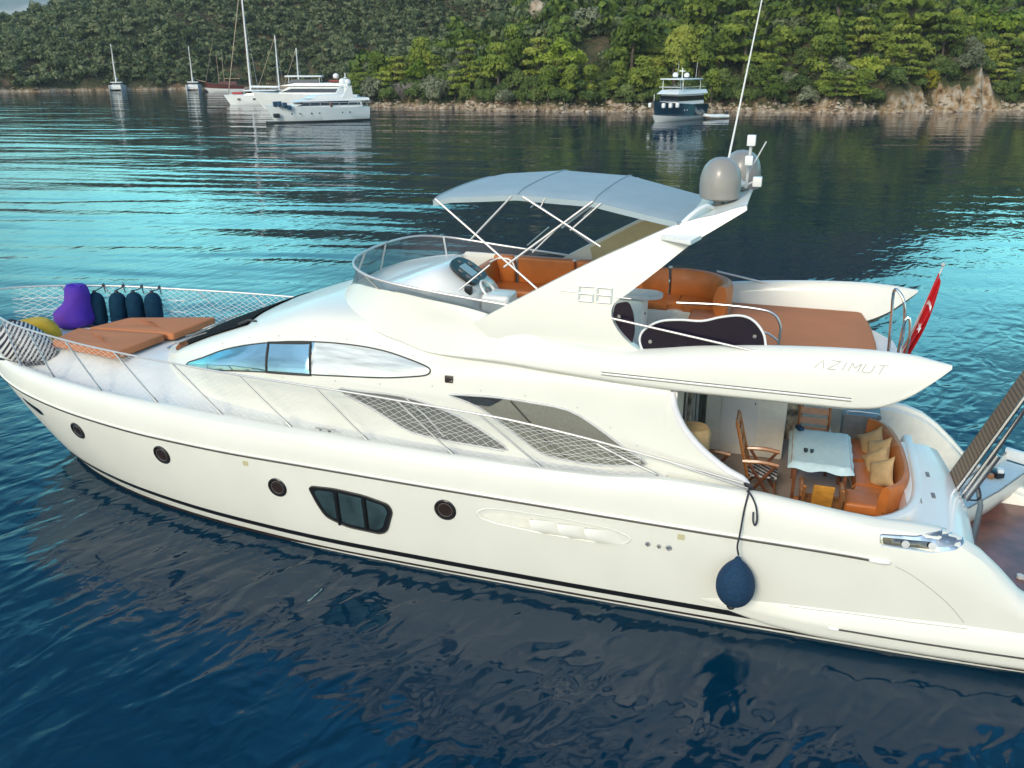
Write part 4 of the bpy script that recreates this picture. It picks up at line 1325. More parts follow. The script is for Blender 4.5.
MB().tube([tuple(h + Vector((0.26, 0.0, -0.02))), tuple(h + Vector((0.05, 0.02, 0.07))), tuple(h + Vector((-0.1, 0.0, 0.06)))], 0.02, 6).build("hand_grip", M['rubber'], yacht)
h, n_ = top_at(15.75, 0.95) if top_at(15.75, 0.95)[0] is not None else (Vector((15.75, 0.95, 2.5)), None)
# low rope rail and skylight cleat ahead of the windscreen
MB().tube(smooth_path([(15.75, -0.55, deck_z(15.75, 0.55) + 0.02), (15.6, -0.75, deck_z(15.6, 0.7) + 0.14), (15.1, -1.05, 2.85), (14.7, -1.2, 2.95)], 6), 0.012, 6).build("grab_wire", M['steel'], yacht)
MB().box((16.05, 0.25, deck_z(16.0, 0.2) + 0.03), (0.07, 0.28, 0.02), r=0.006).box((16.05, 0.17, deck_z(16, 0.2) + 0.01), (0.03, 0.03, 0.04)).box((16.05, 0.33, deck_z(16, 0.2) + 0.01), (0.03, 0.03, 0.04)).build("deck_cleat", M['steel'], yacht)

# ---- flybridge moulding -----------------------------------------
FS = [  # u : under, lip, lip top, crease, coaming outer, coaming inner, dash or floor edge
 (12.28, [(0.05, 3.80), (0.08, 3.86), (0.10, 3.88), (0.12, 3.90), (0.08, 3.94), (0.05, 3.945), (0.0, 3.945)]),
 (12.10, [(0.55, 3.74), (0.62, 3.82), (0.62, 3.84), (0.60, 3.88), (0.42, 4.00), (0.30, 4.03), (0.0, 4.03)]),
 (11.85, [(1.02, 3.66), (1.10, 3.75), (1.10, 3.78), (1.04, 3.86), (0.70, 4.12), (0.55, 4.15), (0.0, 4.15)]),
 (11.50, [(1.35, 3.60), (1.45, 3.72), (1.44, 3.76), (1.36, 3.86), (1.03, 4.20), (0.85, 4.23), (0.0, 4.25)]),
 (11.10, [(1.50, 3.50), (1.60, 3.68), (1.60, 3.72), (1.53, 3.86), (1.32, 4.24), (1.15, 4.27), (0.0, 4.34)]),
 (10.70, [(1.58, 3.45), (1.69, 3.58), (1.69, 3.64), (1.63, 3.86), (1.50, 4.26), (1.38, 4.28), (0.0, 4.40)]),
 (10.62, [(1.59, 3.45), (1.70, 3.57), (1.70, 3.63), (1.645, 3.86), (1.52, 4.26), (1.42, 4.27), (1.36, 3.46)]),
 (10.00, [(1.68, 3.40), (1.84, 3.47), (1.84, 3.53), (1.74, 3.86), (1.69, 4.22), (1.58, 4.23), (1.50, 3.46)]),
 (9.40, [(1.78, 3.42), (1.99, 3.50), (1.98, 3.58), (1.85, 3.87), (1.79, 4.16), (1.68, 4.17), (1.58, 3.46)]),
 (8.80, [(1.86, 3.42), (2.06, 3.51), (2.07, 3.60), (1.96, 3.87), (1.86, 4.06), (1.72, 4.07), (1.62, 3.46)]),
 (8.00, [(1.92, 3.40), (2.12, 3.48), (2.14, 3.57), (2.07, 3.78), (1.99, 3.90), (1.80, 3.90), (1.66, 3.46)]),
 (7.00, [(1.95, 3.36), (2.14, 3.43), (2.17, 3.53), (2.12, 3.74), (2.03, 3.84), (1.82, 3.84), (1.68, 3.46)]),
 (5.90, [(1.98, 3.33), (2.15, 3.40), (2.18, 3.50), (2.14, 3.80), (2.03, 3.97), (1.84, 3.97), (1.68, 3.46)]),
 (5.00, [(1.98, 3.33), (2.15, 3.40), (2.18, 3.50), (2.14, 3.85), (2.02, 4.06), (1.84, 4.05), (1.68, 3.46)]),
 (4.00, [(1.98, 3.34), (2.15, 3.41), (2.18, 3.50), (2.14, 3.88), (2.01, 4.12), (1.84, 4.10), (1.68, 3.50)]),
 (3.66, [(1.98, 3.38), (2.15, 3.45), (2.17, 3.55), (2.14, 3.89), (2.01, 4.125), (1.85, 4.11), (1.68, 3.55)]),
 (3.30, [(1.98, 3.58), (2.14, 3.62), (2.15, 3.70), (2.12, 3.92), (2.01, 4.12), (1.87, 4.11), (1.74, 3.70)]),
 (3.00, [(1.98, 3.84), (2.10, 3.87), (2.11, 3.90), (2.08, 4.00), (2.02, 4.10), (1.93, 4.09), (1.86, 3.92)]),
 (2.82, [(2.00, 4.03), (2.05, 4.04), (2.05, 4.05), (2.05, 4.06), (2.02, 4.08), (1.99, 4.08), (1.98, 4.05)]),
]
FU = list(np.concatenate([np.linspace(2.82, 4.2, 24), np.linspace(4.28, 10.55, 70), [10.6, 10.64, 10.68, 10.72], np.linspace(10.8, 12.28, 34)]))
frows = section_loft(FS, FU, 4)
fly_mb = MB().grid(frows)
fp = MB().grid(frows)
FLY = BVHTree.FromPolygons([Vector(p) for p in fp.v], fp.f)
fly_mb.mirror()
fly = fly_mb.build("flybridge", M['gel'], yacht, angle=42)
# its deck, with rounded after end, and the soffit over the cockpit
fl = [(10.6, 1.45), (9, 1.62), (6, 1.70), (3.9, 1.70), (3.45, 1.5), (3.2, 1.0), (3.12, 0)]
poly = [(a, b, 3.40) for a, b in fl] + [(a, -b, 3.40) for a, b in reversed(fl[:-1])]
MB().plate(poly, (0, 0, 0.065)).build("flybridge_deck", M['deck'], yacht)
poly = [(6.4, 1.97, 3.335), (4.0, 1.99, 3.335), (3.6, 1.9, 3.36), (3.3, 1.2, 3.37), (3.2, 0, 3.37), (3.3, -1.2, 3.37), (3.6, -1.9, 3.36), (4.0, -1.99, 3.335), (6.4, -1.97, 3.335)]
MB().plate(poly, (0, 0, 0.03)).build("soffit", M['cream_in'], yacht)
# lit-looking white gutter strip with dark edges low on the fly side
def fsurf(u, z, off): return tuple(surf(FLY, u, z, off))
us = np.linspace(7.25, 3.95, 40)
g = MB().tube([fsurf(u, 3.545, 0.004) for u in us], 0.013, 6).build("gutter_strip", M['white'], fly)
MB().tube([fsurf(u, 3.565, 0.002) for u in us], 0.0055, 6).tube([fsurf(u, 3.522, 0.002) for u in us], 0.004, 6).build("gutter_line", M['rubber'], g)

# lettering on the wing and the number on the arch
# letter strokes, drawn on the port wing from forward to aft
def strokes(segs, u0, z0, w, h, bvh, r, off=0.004, slant=0.0):
    mb = MB()
    for s_ in segs:
        pts = []
        for (x, y) in s_:
            u = u0 - x * w - slant * y; z = z0 + y * h
            pts.append((u, z))
        P3 = []
        for i in range(len(pts) - 1):
            for k in range(4):
                P3.append(tuple(surf(bvh, lerp(pts[i][0], pts[i + 1][0], k / 4), lerp(pts[i][1], pts[i + 1][1], k / 4), off)))
        P3.append(tuple(surf(bvh, *pts[-1], off)))
        mb.tube(P3, r, 5)
    return mb
GL = {'A': [[(0, 0), (0.5, 1), (1, 0)]], 'Z': [[(0, 1), (1, 1), (0, 0), (1, 0)]], 'I': [[(0.5, 0), (0.5, 1)]],
      'M': [[(0, 0), (0.0, 1), (0.5, 0.4), (1, 1), (1, 0)]], 'U': [[(0, 1), (0, 0.2), (0.25, 0), (0.75, 0), (1, 0.2), (1, 1)]], 'T': [[(0, 1), (1, 1)], [(0.5, 1), (0.5, 0)]]}
allseg = []
x = 0
for ch in "AZIMUT":
    wd = 0.45 if ch == 'I' else 1.0
    for s_ in GL[ch]:
        allseg.append([(x + px * (wd if ch != 'I' else 0.45), py) for px, py in s_])
    x += wd + 0.42
strokes(allseg, 4.45, 3.915, 0.112, 0.105, FLY, 0.0045, 0.0025, slant=0.05).build("lettering", M['seam'], fly)

# flybridge windscreen: wraparound tinted panels with a white rail
def fcoam(u):
    k = [s[0] for s in FS]
    return float(pchip(k, [s[1][4][0] for s in FS], u)), float(pchip(k, [s[1][4][1] for s in FS], u))
base_pts = []
for u in np.concatenate([np.linspace(8.95, 11.4, 26), np.linspace(11.45, 11.95, 10)]):
    v, z = fcoam(u); base_pts.append((u, v - 0.04, z + 0.0))
railp = [(8.72, 1.80, 4.315), (9.3, 1.80, 4.365), (10.0, 1.78, 4.425), (10.7, 1.74, 4.50), (11.15, 1.60, 4.56), (11.5, 1.28, 4.61), (11.72, 0.72, 4.625), (11.78, 0.0, 4.63)]
railp = [tuple(p) for p in smooth_path(railp, 8)]
n = len(railp)
def resample(pts, k):
    P = [Vector(p) for p in pts]; L = [0]
    for i in range(1, len(P)): L.append(L[-1] + (P[i] - P[i - 1]).length)
    out = []
    for t in np.linspace(0, L[-1], k):
        i = min(len(P) - 2, max(0, int(np.searchsorted(L, t) - 1)))
        q = (t - L[i]) / max(1e-9, L[i + 1] - L[i])
        out.append(P[i].lerp(P[i + 1], min(1, q)))
    return out
base_pts.append((11.99, 0.0, 4.10))
bb = resample(base_pts, 50); rr_ = resample(railp, 50)
full_b = [Vector((p.x, p.y, p.z)) for p in bb] + [Vector((p.x, -p.y, p.z)) for p in reversed(bb[:-1])]
full_r = [Vector((p.x, p.y, p.z)) for p in rr_] + [Vector((p.x, -p.y, p.z)) for p in reversed(rr_[:-1])]
wsf = MB().grid([[tuple(p) for p in full_b], [tuple(p.lerp(q, 0.5)) for p, q in zip(full_b, full_r)], [tuple(p) for p in full_r]]).build("flybridge_windscreen", M['wglass'], yacht)
MB().tube(full_r, 0.021, 8).build("top_rail", M['rail'], wsf)
MB().tube([p + Vector((0, 0, 0.01)) for p in full_b], 0.012, 6).build("base_seal", M['rubber'], wsf)
for i in (27, 43, 99 - 27 - 0, 99 - 43):
    MB().tube([full_b[i], full_r[min(98, max(0, i + (2 if i < 49 else -2)))]], 0.018, 6).build("mullion", M['lgrey'], wsf)
# helm: dash moulding, instrument pod, wheel, seat box
def dash():
    rows = []
    prof = [(11.45, 4.20, 0.55), (11.1, 4.30, 0.75), (10.7, 4.44, 0.82), (10.4, 4.56, 0.80), (10.2, 4.615, 0.76), (10.1, 4.62, 0.74), (10.0, 4.59, 0.72), (9.55, 4.29, 0.68), (9.48, 4.2, 0.66), (9.46, 3.46, 0.66)]
    for u, z, w in prof:
        row = [(u, 0.62 - w - 0.03, 3.5)]
        for k in np.linspace(-1, 1, 17):
            e = (1 - abs(k) ** 5)
            row.append((u, 0.62 + w * k, z - 0.10 * abs(k) ** 3 - 0.12 * abs(k) ** 8))
        row.append((u, 0.62 + w + 0.03, 3.5))
        rows.append(row)
    return MB().grid(rows)
helm = dash().build("helm_console", M['white'], yacht, angle=50)
pod = round_poly([(-0.36, -0.25), (0.36, -0.25), (0.36, 0.14), (0.20, 0.30), (-0.20, 0.30), (-0.36, 0.14)], 0.14, 5)
def panel_at(c, ax, ay, poly, thick):
    c = Vector(c); ax = Vector(ax).normalized(); ay = Vector(ay).normalized(); n_ = ax.cross(ay).normalized()
    return MB().plate([tuple(c + ax * a + ay * b) for a, b in poly], tuple(n_ * thick))
pc = Vector((9.80, 0.66, 4.475)); pax = (0, 1, 0); pay = (0.45, 0, 0.30)
pn = Vector(pax).cross(Vector(pay)).normalized()
if pn.x > 0: pn = -pn
pd = panel_at(pc, pax, pay, pod, 0.0001)
mbp = MB().plate([tuple(pc + Vector(pax) * a * 1.0 + Vector(pay).normalized() * b) for a, b in pod], tuple(pn * 0.05))
pod_o = mbp.build("instrument_pod", M['dash'], helm)
scr = [(-0.10, -0.12), (0.14, -0.12), (0.14, 0.14), (-0.10, 0.14)]
MB().plate([tuple(pc + Vector(pax) * a + Vector(pay).normalized() * b + pn * 0.052) for a, b in scr], tuple(pn * 0.008)).build("screen", M['screen'], pod_o)
rotn = pn.to_track_quat('Z', 'Y').to_matrix()
for a, b, r_ in ((-0.23, 0.08, 0.055), (-0.23, -0.07, 0.055), (0.25, 0.06, 0.05), (0.25, -0.09, 0.05), (-0.02, 0.21, 0.035), (0.1, -0.19, 0.03), (-0.1, -0.19, 0.03)):
    q = pc + Vector(pax) * a + Vector(pay).normalized() * b + pn * 0.052
    MB().lathe([(r_, 0), (r_, 0.008), (r_ * 0.85, 0.012), (0, 0.010)], c=tuple(q), n=16, rot=rotn).build("gauge", M['grey'], pod_o)
wc = Vector((9.40, 0.78, 4.24)); wnn = Vector((-0.75, 0, 0.66)).normalized()
wrot = wnn.to_track_quat('Z', 'Y').to_matrix()
ring = [tuple(wc + wrot @ Vector((0.185 * math.cos(a), 0.185 * math.sin(a), 0))) for a in np.linspace(0, 2 * math.pi, 25)[:-1]]
wheel = MB().tube(ring, 0.022, 8, closed=True)
wheel_o = wheel.build("steering_wheel", M['white'], helm)
mb = MB()
for a in (90, 210, 330):
    mb.tube([tuple(wc), tuple(wc + wrot @ Vector((0.18 * math.cos(R(a)), 0.18 * math.sin(R(a)), 0)))], 0.014, 6)
mb.lathe([(0.0, -0.03), (0.06, -0.02), (0.06, 0.02), (0, 0.03)], c=tuple(wc), rot=wrot, n=14)
mb.build("spoke", M['grey'], wheel_o)
MB().tube([tuple(wc), tuple(wc - wnn * 0.25)], 0.03, 8).build("column", M['black'], wheel_o)
MB().box((9.62, 1.12, 4.30), (0.12, 0.10, 0.14), r=0.03).build("throttle", M['black'], helm)
MB().box((9.22, 0.80, 3.90), (0.46, 0.50, 0.66), r=0.07, seg=3).build("side_pod", M['white'], helm)
MB().tube(smooth_path([(9.65, 0.02, 4.52), (9.5, -0.05, 4.58), (9.3, -0.05, 4.55), (9.2, -0.02, 4.38)], 6), 0.014, 6).build("grab_rail", M['rail'], helm)

# ---- radar arch --------------------------------------------------
leg_lo = [(9.25, 4.04), (8.4, 4.54), (7.55, 5.02), (7.0, 5.30), (6.55, 5.52), (6.2, 5.655), (5.9, 5.735), (5.68, 5.82)]
leg_hi = [(6.62, 3.80), (6.86, 3.92), (7.08, 4.12), (7.19, 4.32), (7.16, 4.50), (6.98, 4.65), (6.60, 4.98), (6.20, 5.34), (5.84, 5.59), (5.51, 5.81)]
def legv(z): return float(pchip([3.7, 4.0, 4.2, 4.6, 5.2, 5.7, 6.0], [1.965, 1.962, 1.945, 1.88, 1.74, 1.58, 1.45], z))
lp = [(p.x, p.y) for p in smooth_path([(a, b, 0) for a, b in leg_lo], 4)] + [(5.52, 5.865)] + [(p.x, p.y) for p in reversed(smooth_path([(a, b, 0) for a, b in leg_hi], 4))] + [(6.7, 3.72), (7.4, 3.72), (8.2, 3.74), (9.0, 3.86)]
# drop duplicates
lp2 = []
for p in lp:
    if not lp2 or (Vector(p) - Vector(lp2[-1])).length > 0.03: lp2.append(p)
lp = lp2
vv, ff = fill2d(lp, 0.14)
nb = len(lp)
arch = D.objects.new("radar_arch", None); COL.objects.link(arch); arch.parent = yacht
for sd in (1, -1):
    outp = [(u, sd * legv(z), z) for u, z in vv]
    inp = [(u, sd * (legv(z) - 0.15), z) for u, z in vv]
    n = len(vv)
    MB().add(outp + inp, [f for f in ff] + [tuple(i + n for i in reversed(f)) for f in ff] + [(i, (i + 1) % nb, (i + 1) % nb + n, i + n) for i in range(nb)]).build("arch_leg", M['gel'], arch, angle=40)
# cross wing of the arch
rows = []
for v in np.linspace(-1.45, 1.45, 33):
    k = abs(v) / 1.45
    dz = -0.04 * k ** 4.0
    uf = 6.42 + 0.05 * k ** 4; ua = 5.54 - 0.01 * k
    z0 = 5.80
    rows.append([(ua, v, z0 + dz + 0.05), (ua + 0.04, v, z0 + dz + 0.065), (lerp(ua, uf, 0.35), v, z0 + dz - 0.03), (lerp(ua, uf, 0.72), v, z0 + dz - 0.12), (uf - 0.03, v, z0 + dz - 0.22), (uf, v, z0 + dz - 0.25),
                 (uf - 0.03, v, z0 + dz - 0.28), (lerp(ua, uf, 0.5), v, z0 + dz - 0.14), (ua + 0.05, v, z0 + dz + 0.005), (ua, v, z0 + dz + 0.025), (ua, v, z0 + dz + 0.05)])
MB().grid(rows).build("arch_wing", M['gel'], arch, angle=40)
# beige lining of the inner face of the starboard leg
liner = [(u, -(legv(z) - 0.153), z) for u, z in [(8.35, 4.50), (7.55, 4.97), (6.6, 5.44), (6.35, 5.50), (6.5, 5.12), (7.0, 4.68), (7.2, 4.45), (7.1, 4.25), (8.3, 4.25)]]
MB().plate(liner, (0, 0.006, 0)).build("leg_lining", M['beige'], arch)
# number on the port leg: blocky six and eight with lines to both sides
def on_leg(u, z, off=0.0): return (u, legv(z) + off, z)
e1 = Vector((-0.80, 0, 0.0)).normalized()
def plate_on_leg(poly, th=0.012):
    return MB().plate([on_leg(u, z, 0.001) for u, z in poly], (0, th, 0.004))
six = [[(7.70, 4.62), (7.42, 4.62), (7.42, 4.585), (7.70, 4.585)], [(7.70, 4.655), (7.42, 4.655), (7.42, 4.69), (7.70, 4.69)], [(7.70, 4.55), (7.42, 4.55), (7.42, 4.515), (7.70, 4.515)]]
mb = MB()
def bar(u0, z0, u1, z1, w=0.03):
    mb.add(*MB_strip(u0, z0, u1, z1, w))
def MB_strip(u0, z0, u1, z1, w):
    p = [on_leg(u0, z0, 0.008), on_leg(u1, z1, 0.008)]
    t = MB().tube(p, w / 2, 6)
    return t.v, t.f
U0, Z0, W_, H_ = 7.67, 4.50, 0.20, 0.20
for dig, ux in (('6', U0), ('8', U0 - 0.26)):
    bar(ux, Z0, ux - W_, Z0); bar(ux, Z0 + H_ / 2, ux - W_, Z0 + H_ / 2); bar(ux, Z0 + H_, ux - W_, Z0 + H_)
    bar(ux, Z0, ux, Z0 + H_)
    bar(ux - W_, Z0, ux - W_, Z0 + H_ / 2)
    if dig == '8': bar(ux - W_, Z0 + H_ / 2, ux - W_, Z0 + H_)
bar(7.95, 4.62, 7.72, 4.61, 0.016); bar(7.17, 4.585, 6.93, 4.58, 0.016)
mb.build("number_emblem", M['emblem'], arch)
# bimini anchor block on the leg
MB().plate([(6.60, 1.74, 5.40), (6.42, 1.35, 5.42), (6.06, 1.66, 5.42), (6.16, 2.02, 5.40)], (0, 0, 0.055)).build("anchor_block", M['white'], arch)
MB().lathe([(0.05, 0), (0.05, 0.03), (0.025, 0.04), (0.025, 0.14), (0.04, 0.16), (0, 0.17)], c=(6.38, 1.60, 5.46), n=12).build("deck_eye", M['steel'], arch)

# two satellite domes, mast cluster and whip aerial
def sat_dome(c, s):
    c = Vector(c)
    prof = [(0.0, 0.12), (0.25, 0.12), (0.315, 0.15), (0.325, 0.18), (0.335, 0.33), (0.332, 0.47), (0.325, 0.50), (0.31, 0.57), (0.27, 0.66), (0.20, 0.74), (0.12, 0.785), (0.0, 0.805)]
    o = MB().lathe([(a * s, b * s) for a, b in prof], c=tuple(c), n=36).build("satellite_dome", M['dome'], arch)
    MB().lathe([(0.14 * s, -0.03), (0.14 * s, 0.02), (0.09 * s, 0.03), (0.09 * s, 0.13 * s), (0, 0.13 * s)], c=tuple(c), n=20).build("dome_foot", M['grey'], o)
    return o
sat_dome((5.95, 0.70, 5.715), 0.86)
sat_dome((5.74, -0.38, 5.72), 0.86)
mast = MB().tube([(5.62, 0.25, 5.93), (5.60, 0.25, 6.55)], 0.022, 8).tube([(5.60, 0.25, 6.28), (5.60, 0.42, 6.32)], 0.018, 6).tube([(5.6, 0.25, 6.15), (5.40, 0.15, 6.58)], 0.010, 6).tube([(5.6, 0.25, 5.98), (5.52, 0.20, 6.02)], 0.015, 6)
mo = mast.build("light_mast", M['lgrey'], arch)
MB().box((5.60, 0.25, 6.60), (0.12, 0.14, 0.15), r=0.015).build("lamp_box", M['white'], mo)
MB().box((5.60, 0.44, 6.34), (0.11, 0.12, 0.13), r=0.015).build("lamp_box", M['white'], mo)
MB().box((5.47, 0.18, 6.02), (0.13, 0.15, 0.14), r=0.015).build("lamp_box", M['white'], mo)
MB().lathe([(0.10, 0), (0.12, 0.03), (0.10, 0.06), (0.03, 0.08), (0.0, 0.15)], c=(5.72, 0.05, 5.93), n=18).build("gps_puck", M['white'], arch)
wa = MB().tube([(5.95, 0.25, 5.92), (5.88, 0.22, 6.5), (5.55, 0.05, 9.2)], [0.018, 0.015, 0.007], 6)
wa.build("whip_aerial", M['white'], arch)

# ---- bimini ------------------------------------------------------
BN = 36; 
def bim(u, s_):
    """canvas point: u along, s_ from -1 (starboard) to 1 (port)"""
    crown = float(np.interp(u, [6.22, 7.6, 8.72, 9.75, 10.04], [5.60, 5.89, 5.935, 5.85, 5.78]))
    half = float(pchip([6.22, 7.5, 9.0, 10.04], [1.32, 1.45, 1.47, 1.42], u))
    a = abs(s_)
    z = crown - 0.04 * a ** 2 - 0.035 * max(0, (a - 0.8) / 0.2) ** 1.7
    return (u, half * s_, z)
rows = []
ulist = np.linspace(6.22, 10.04, 57)
bow_u = [6.22, 7.6, 8.72, 10.04]
for u in ulist:
    k = max(i for i in range(4) if u >= bow_u[i] - 1e-6); k = min(k, 2)
    t = (u - bow_u[k]) / (bow_u[k + 1] - bow_u[k])
    row = []
    for s_ in np.linspace(-1, 1, 41):
        p = bim(u, s_)
        row.append((p[0], p[1], p[2] - 0.004 * math.sin(math.pi * t) * (1 - 0.5 * s_ * s_)))
    rows.append(row)
bmb = MB().grid(rows)
bim_o = bmb.build("bimini", M['canvas'], yacht, angle=60)
# a doubled hem and seam tapes
for i, u in enumerate(bow_u):
    MB().tube([(p[0], p[1], p[2] + 0.004) for p in (bim(u, s_) for s_ in np.linspace(-1, 1, 41))], 0.012, 6).build("seam_tape", M['canvas'], bim_o)
hem = MB()
for sd in (1, -1):
    r2 = [[], []]
    for u in ulist:
        k = min(2, max(i for i in range(4) if u >= bow_u[i] - 1e-6)); t = (u - bow_u[k]) / (bow_u[k + 1] - bow_u[k])
        p = bim(u, sd); q = (p[0], p[1], p[2] - 0.004 * 0.5 * math.sin(math.pi * t))
        r2[0].append(q); r2[1].append((q[0], q[1] + sd * 0.01, q[2] - 0.075 - 0.0 * math.sin(math.pi * t)))
    hem.grid(r2)
hem.build("hem", M['canvas'], bim_o)
# poles, both sides
PO = [  # (u, z, v) ends on the port side
 ((10.00, 5.74, 1.43), (8.33, 4.58, 1.74), 0.017),
 ((8.80, 5.84, 1.47), (9.41, 5.19, 1.55), 0.015),
 ((8.63, 5.84, 1.47), (7.45, 5.22, 1.60), 0.015),
 ((7.61, 5.82, 1.46), (8.86, 4.84, 1.65), 0.017),
 ((9.09, 4.85, 1.62), (9.53, 4.47, 1.75), 0.013),
 ((8.30, 5.84, 1.47), (8.37, 5.69, 1.50), 0.010),
 ((7.49, 5.80, 1.46), (7.91, 5.41, 1.53), 0.012),
 ((8.09, 5.44, 1.53), (8.45, 5.07, 1.58), 0.012),
]
for a, b, r_ in PO:
    for sd in (1, -1):
        MB().tube([(a[0], a[2] * sd, a[1]), (b[0], b[2] * sd, b[1])], r_, 8).build("pole", M['rail'], bim_o)
MB().tube(smooth_path([(6.00, 1.02, 5.74), (6.08, 1.25, 5.80), (6.22, 1.48, 5.72), (6.36, 1.60, 5.58)], 5), 0.03, 8).build("tension_strap", M['white'], bim_o)
MB().tube([(10.02, -1.40, 5.70), (12.6, -1.1, 3.95)], 0.005, 4).build("stay_line", M['rope'], bim_o)
MB().tube([(10.02, 1.40, 5.70), (11.5, 0.6, 4.64)], 0.004, 4).build("stay_line", M['rope'], bim_o)
# ---- flybridge furniture ---------------------------------------
def cushion(mb, c, s, r=0.05, rot=None): return mb.box(c, s, rot=rot, r=r, seg=3)
ls = D.objects.new("flybridge_settee", None); COL.objects.link(ls); ls.parent = yacht
MB().box((8.75, -1.15, 3.60), (2.4, 0.62, 0.27), r=0.03).box((7.9, -0.55, 3.60), (0.6, 0.7, 0.27), r=0.03).build("settee_base", M['white'], ls)
for u, w in ((9.45, 0.98), (8.45, 0.98)):
    cushion(MB(), (u, -1.08, 3.79), (w, 0.62, 0.13)).build("seat_cushion", M['orange'], ls)
for u, w in ((9.85, 0.40), (9.06, 1.06), (8.02, 0.96)):
    cushion(MB(), (u, -1.42, 4.09), (w, 0.15, 0.52), r=0.055, rot=(R(-8), 0, 0)).build("back_cushion", M['orange'], ls)
cushion(MB(), (10.03, -0.95, 4.05), (0.15, 0.80, 0.46), r=0.05, rot=(0, R(8), 0)).build("back_cushion", M['orange'], ls)
for u in (8.54, 9.62):
    MB().lathe([(0.035, 0), (0.035, 0.03), (0, 0.035)], c=(u, -1.36, 4.32), n=12).build("cushion_button", M['lgrey'], ls)
cushion(MB(), (7.95, -0.45, 3.79), (0.75, 0.65, 0.13)).build("seat_cushion", M['orange'], ls)
for u in (8.55, 8.85):
    MB().box((u, -0.75, 3.72), (0.05, 0.02, 0.12)).build("seat_strap", M['rubber'], ls)

# after lounge settee, rounded at its after end
cs = D.objects.new("rounded_settee", None); COL.objects.link(cs); cs.parent = yacht
def arc_seat(c, r0, r1, z0, z1, a0, a1, n=18, rr=0.04):
    rows = []
    for a in np.linspace(R(a0), R(a1), n):
        d_ = (math.cos(a), math.sin(a))
        row = []
        for r_, z in ((r0, z0), (r0, z1 - rr), (r0 + rr, z1), (r1 - rr, z1), (r1, z1 - rr), (r1, z0), (r0, z0)):
            row.append((c[0] + d_[0] * r_, c[1] + d_[1] * r_, z))
        rows.append(row)
    mb = MB().grid(rows)
    k = len(rows[0]) - 1
    mb.add(rows[0][:k], [tuple(range(k))]); mb.add(rows[-1][:k], [tuple(range(k))])
    return mb
cc = (6.62, -0.70)
arc_seat(cc, 0.02, 0.62, 3.46, 3.74, -178, 2).build("settee_base", M['cream_in'], cs)
arc_seat(cc, 0.12, 0.70, 3.74, 3.86, -178, -92).build("seat_cushion", M['orange'], cs)
arc_seat(cc, 0.16, 0.70, 3.74, 3.86, -90, -2).build("seat_cushion", M['orange'], cs)
def arc_back(a0, a1, h):
    rows = []
    for a in np.linspace(R(a0), R(a1), 20):
        d_ = (-math.cos(a), math.sin(a))
        row = []
        for r_, z in ((0.70, 3.84), (0.66, 4.0), (0.70, h - 0.10), (0.74, h - 0.02), (0.80, h), (0.87, h - 0.03), (0.90, h - 0.12), (0.88, 3.70), (0.70, 3.84)):
            row.append((cc[0] + d_[0] * r_, cc[1] + d_[1] * r_ * 1.0, z))
        rows.append(row)
    mb = MB().grid(rows)
    k = len(rows[0]) - 1
    mb.add(rows[0][:k], [tuple(range(k))]); mb.add(rows[-1][:k], [tuple(range(k))])
    return mb
arc_back(-106, 24, 4.30).build("back_cushion", M['orange'], cs)
arc_back(-180 + 22, -110, 4.30).build("back_cushion", M['orange'], cs)
cushion(MB(), (6.10, -0.45, 3.70), (0.52, 0.7, 0.22)).build("seat_cushion", M['orange'], cs)
MB().lathe([(0.035, 0), (0.035, 0.03), (0, 0.035)], c=(6.85, -1.44, 4.30), n=12).build("cushion_button", M['lgrey'], cs)
# bar unit with cantilevered round-ended table leaf
MB().box((7.40, 0.00, 3.80), (0.75, 0.60, 0.70), r=0.05).build("bar_cabinet", M['cream_in'], yacht)
leaf = round_poly([(7.75, -0.10), (6.86, -0.10), (6.70, 0.12), (6.86, 0.36), (7.75, 0.36)], 0.2, 5)
MB().plate([(a, b, 4.17) for a, b in leaf], (0, 0, 0.06)).build("bar_top", M['lgrey'], yacht)
MB().box((7.02, 0.02, 3.86), (0.012, 0.05, 0.03)).build("latch", M['rubber'], yacht)

# sunpad over the after flybridge, with a starboard coaming that hugs it
pad = round_poly([(6.15, -1.62), (3.66, -1.64), (3.56, -0.8), (3.54, 0), (3.56, 0.8), (3.66, 1.64), (5.9, 1.64), (6.15, 1.2)], 0.06)
rows = []
cx = (4.8, 0)
for k, z in ((1.0, 3.47), (1.0, 3.68), (0.985, 3.725), (0.955, 3.745), (0.6, 3.752), (0.0, 3.755)):
    rows.append([(lerp(cx[0], a, k), lerp(cx[1], b, k), z) for a, b in pad + [pad[0]]])
MB().grid(rows).build("after_sunpad", M['brown'], yacht, angle=60)
# boarding-side smoked panels
FPO = 0.035
def lean(u, z): return float(pchip([3.8, 4.6], [1.93, 1.84], z))
pan = [(6.60, 3.80), (6.72, 3.86), (6.78, 4.02), (6.72, 4.16), (6.52, 4.29), (6.25, 4.335), (5.95, 4.345), (5.70, 4.42), (5.46, 4.46), (5.28, 4.41), (5.14, 4.26), (5.09, 4.10), (5.10, 4.00), (5.6, 3.96), (6.1, 3.90)]
pan = [(p.x, p.y) for p in smooth_path([(a, b, 0) for a, b in pan], 4, closed=True)]
po = MB().plate([(u, lean(u, z), z) for u, z in pan], (0, 0.012, 0)).build("smoked_panel", M['acrylic'], yacht)
MB().tube([(u, lean(u, z) + 0.006, z) for u, z in pan], 0.017, 8, closed=True).build("white_edging", M['white'], po)
for u, z in ((5.24, 4.2), (6.63, 4.0)):
    MB().lathe([(0.025, 0), (0.025, 0.012), (0, 0.014)], c=(u, lean(u, z) + 0.012, z), n=12, axis='Y').build("fixing", M['steel'], po)
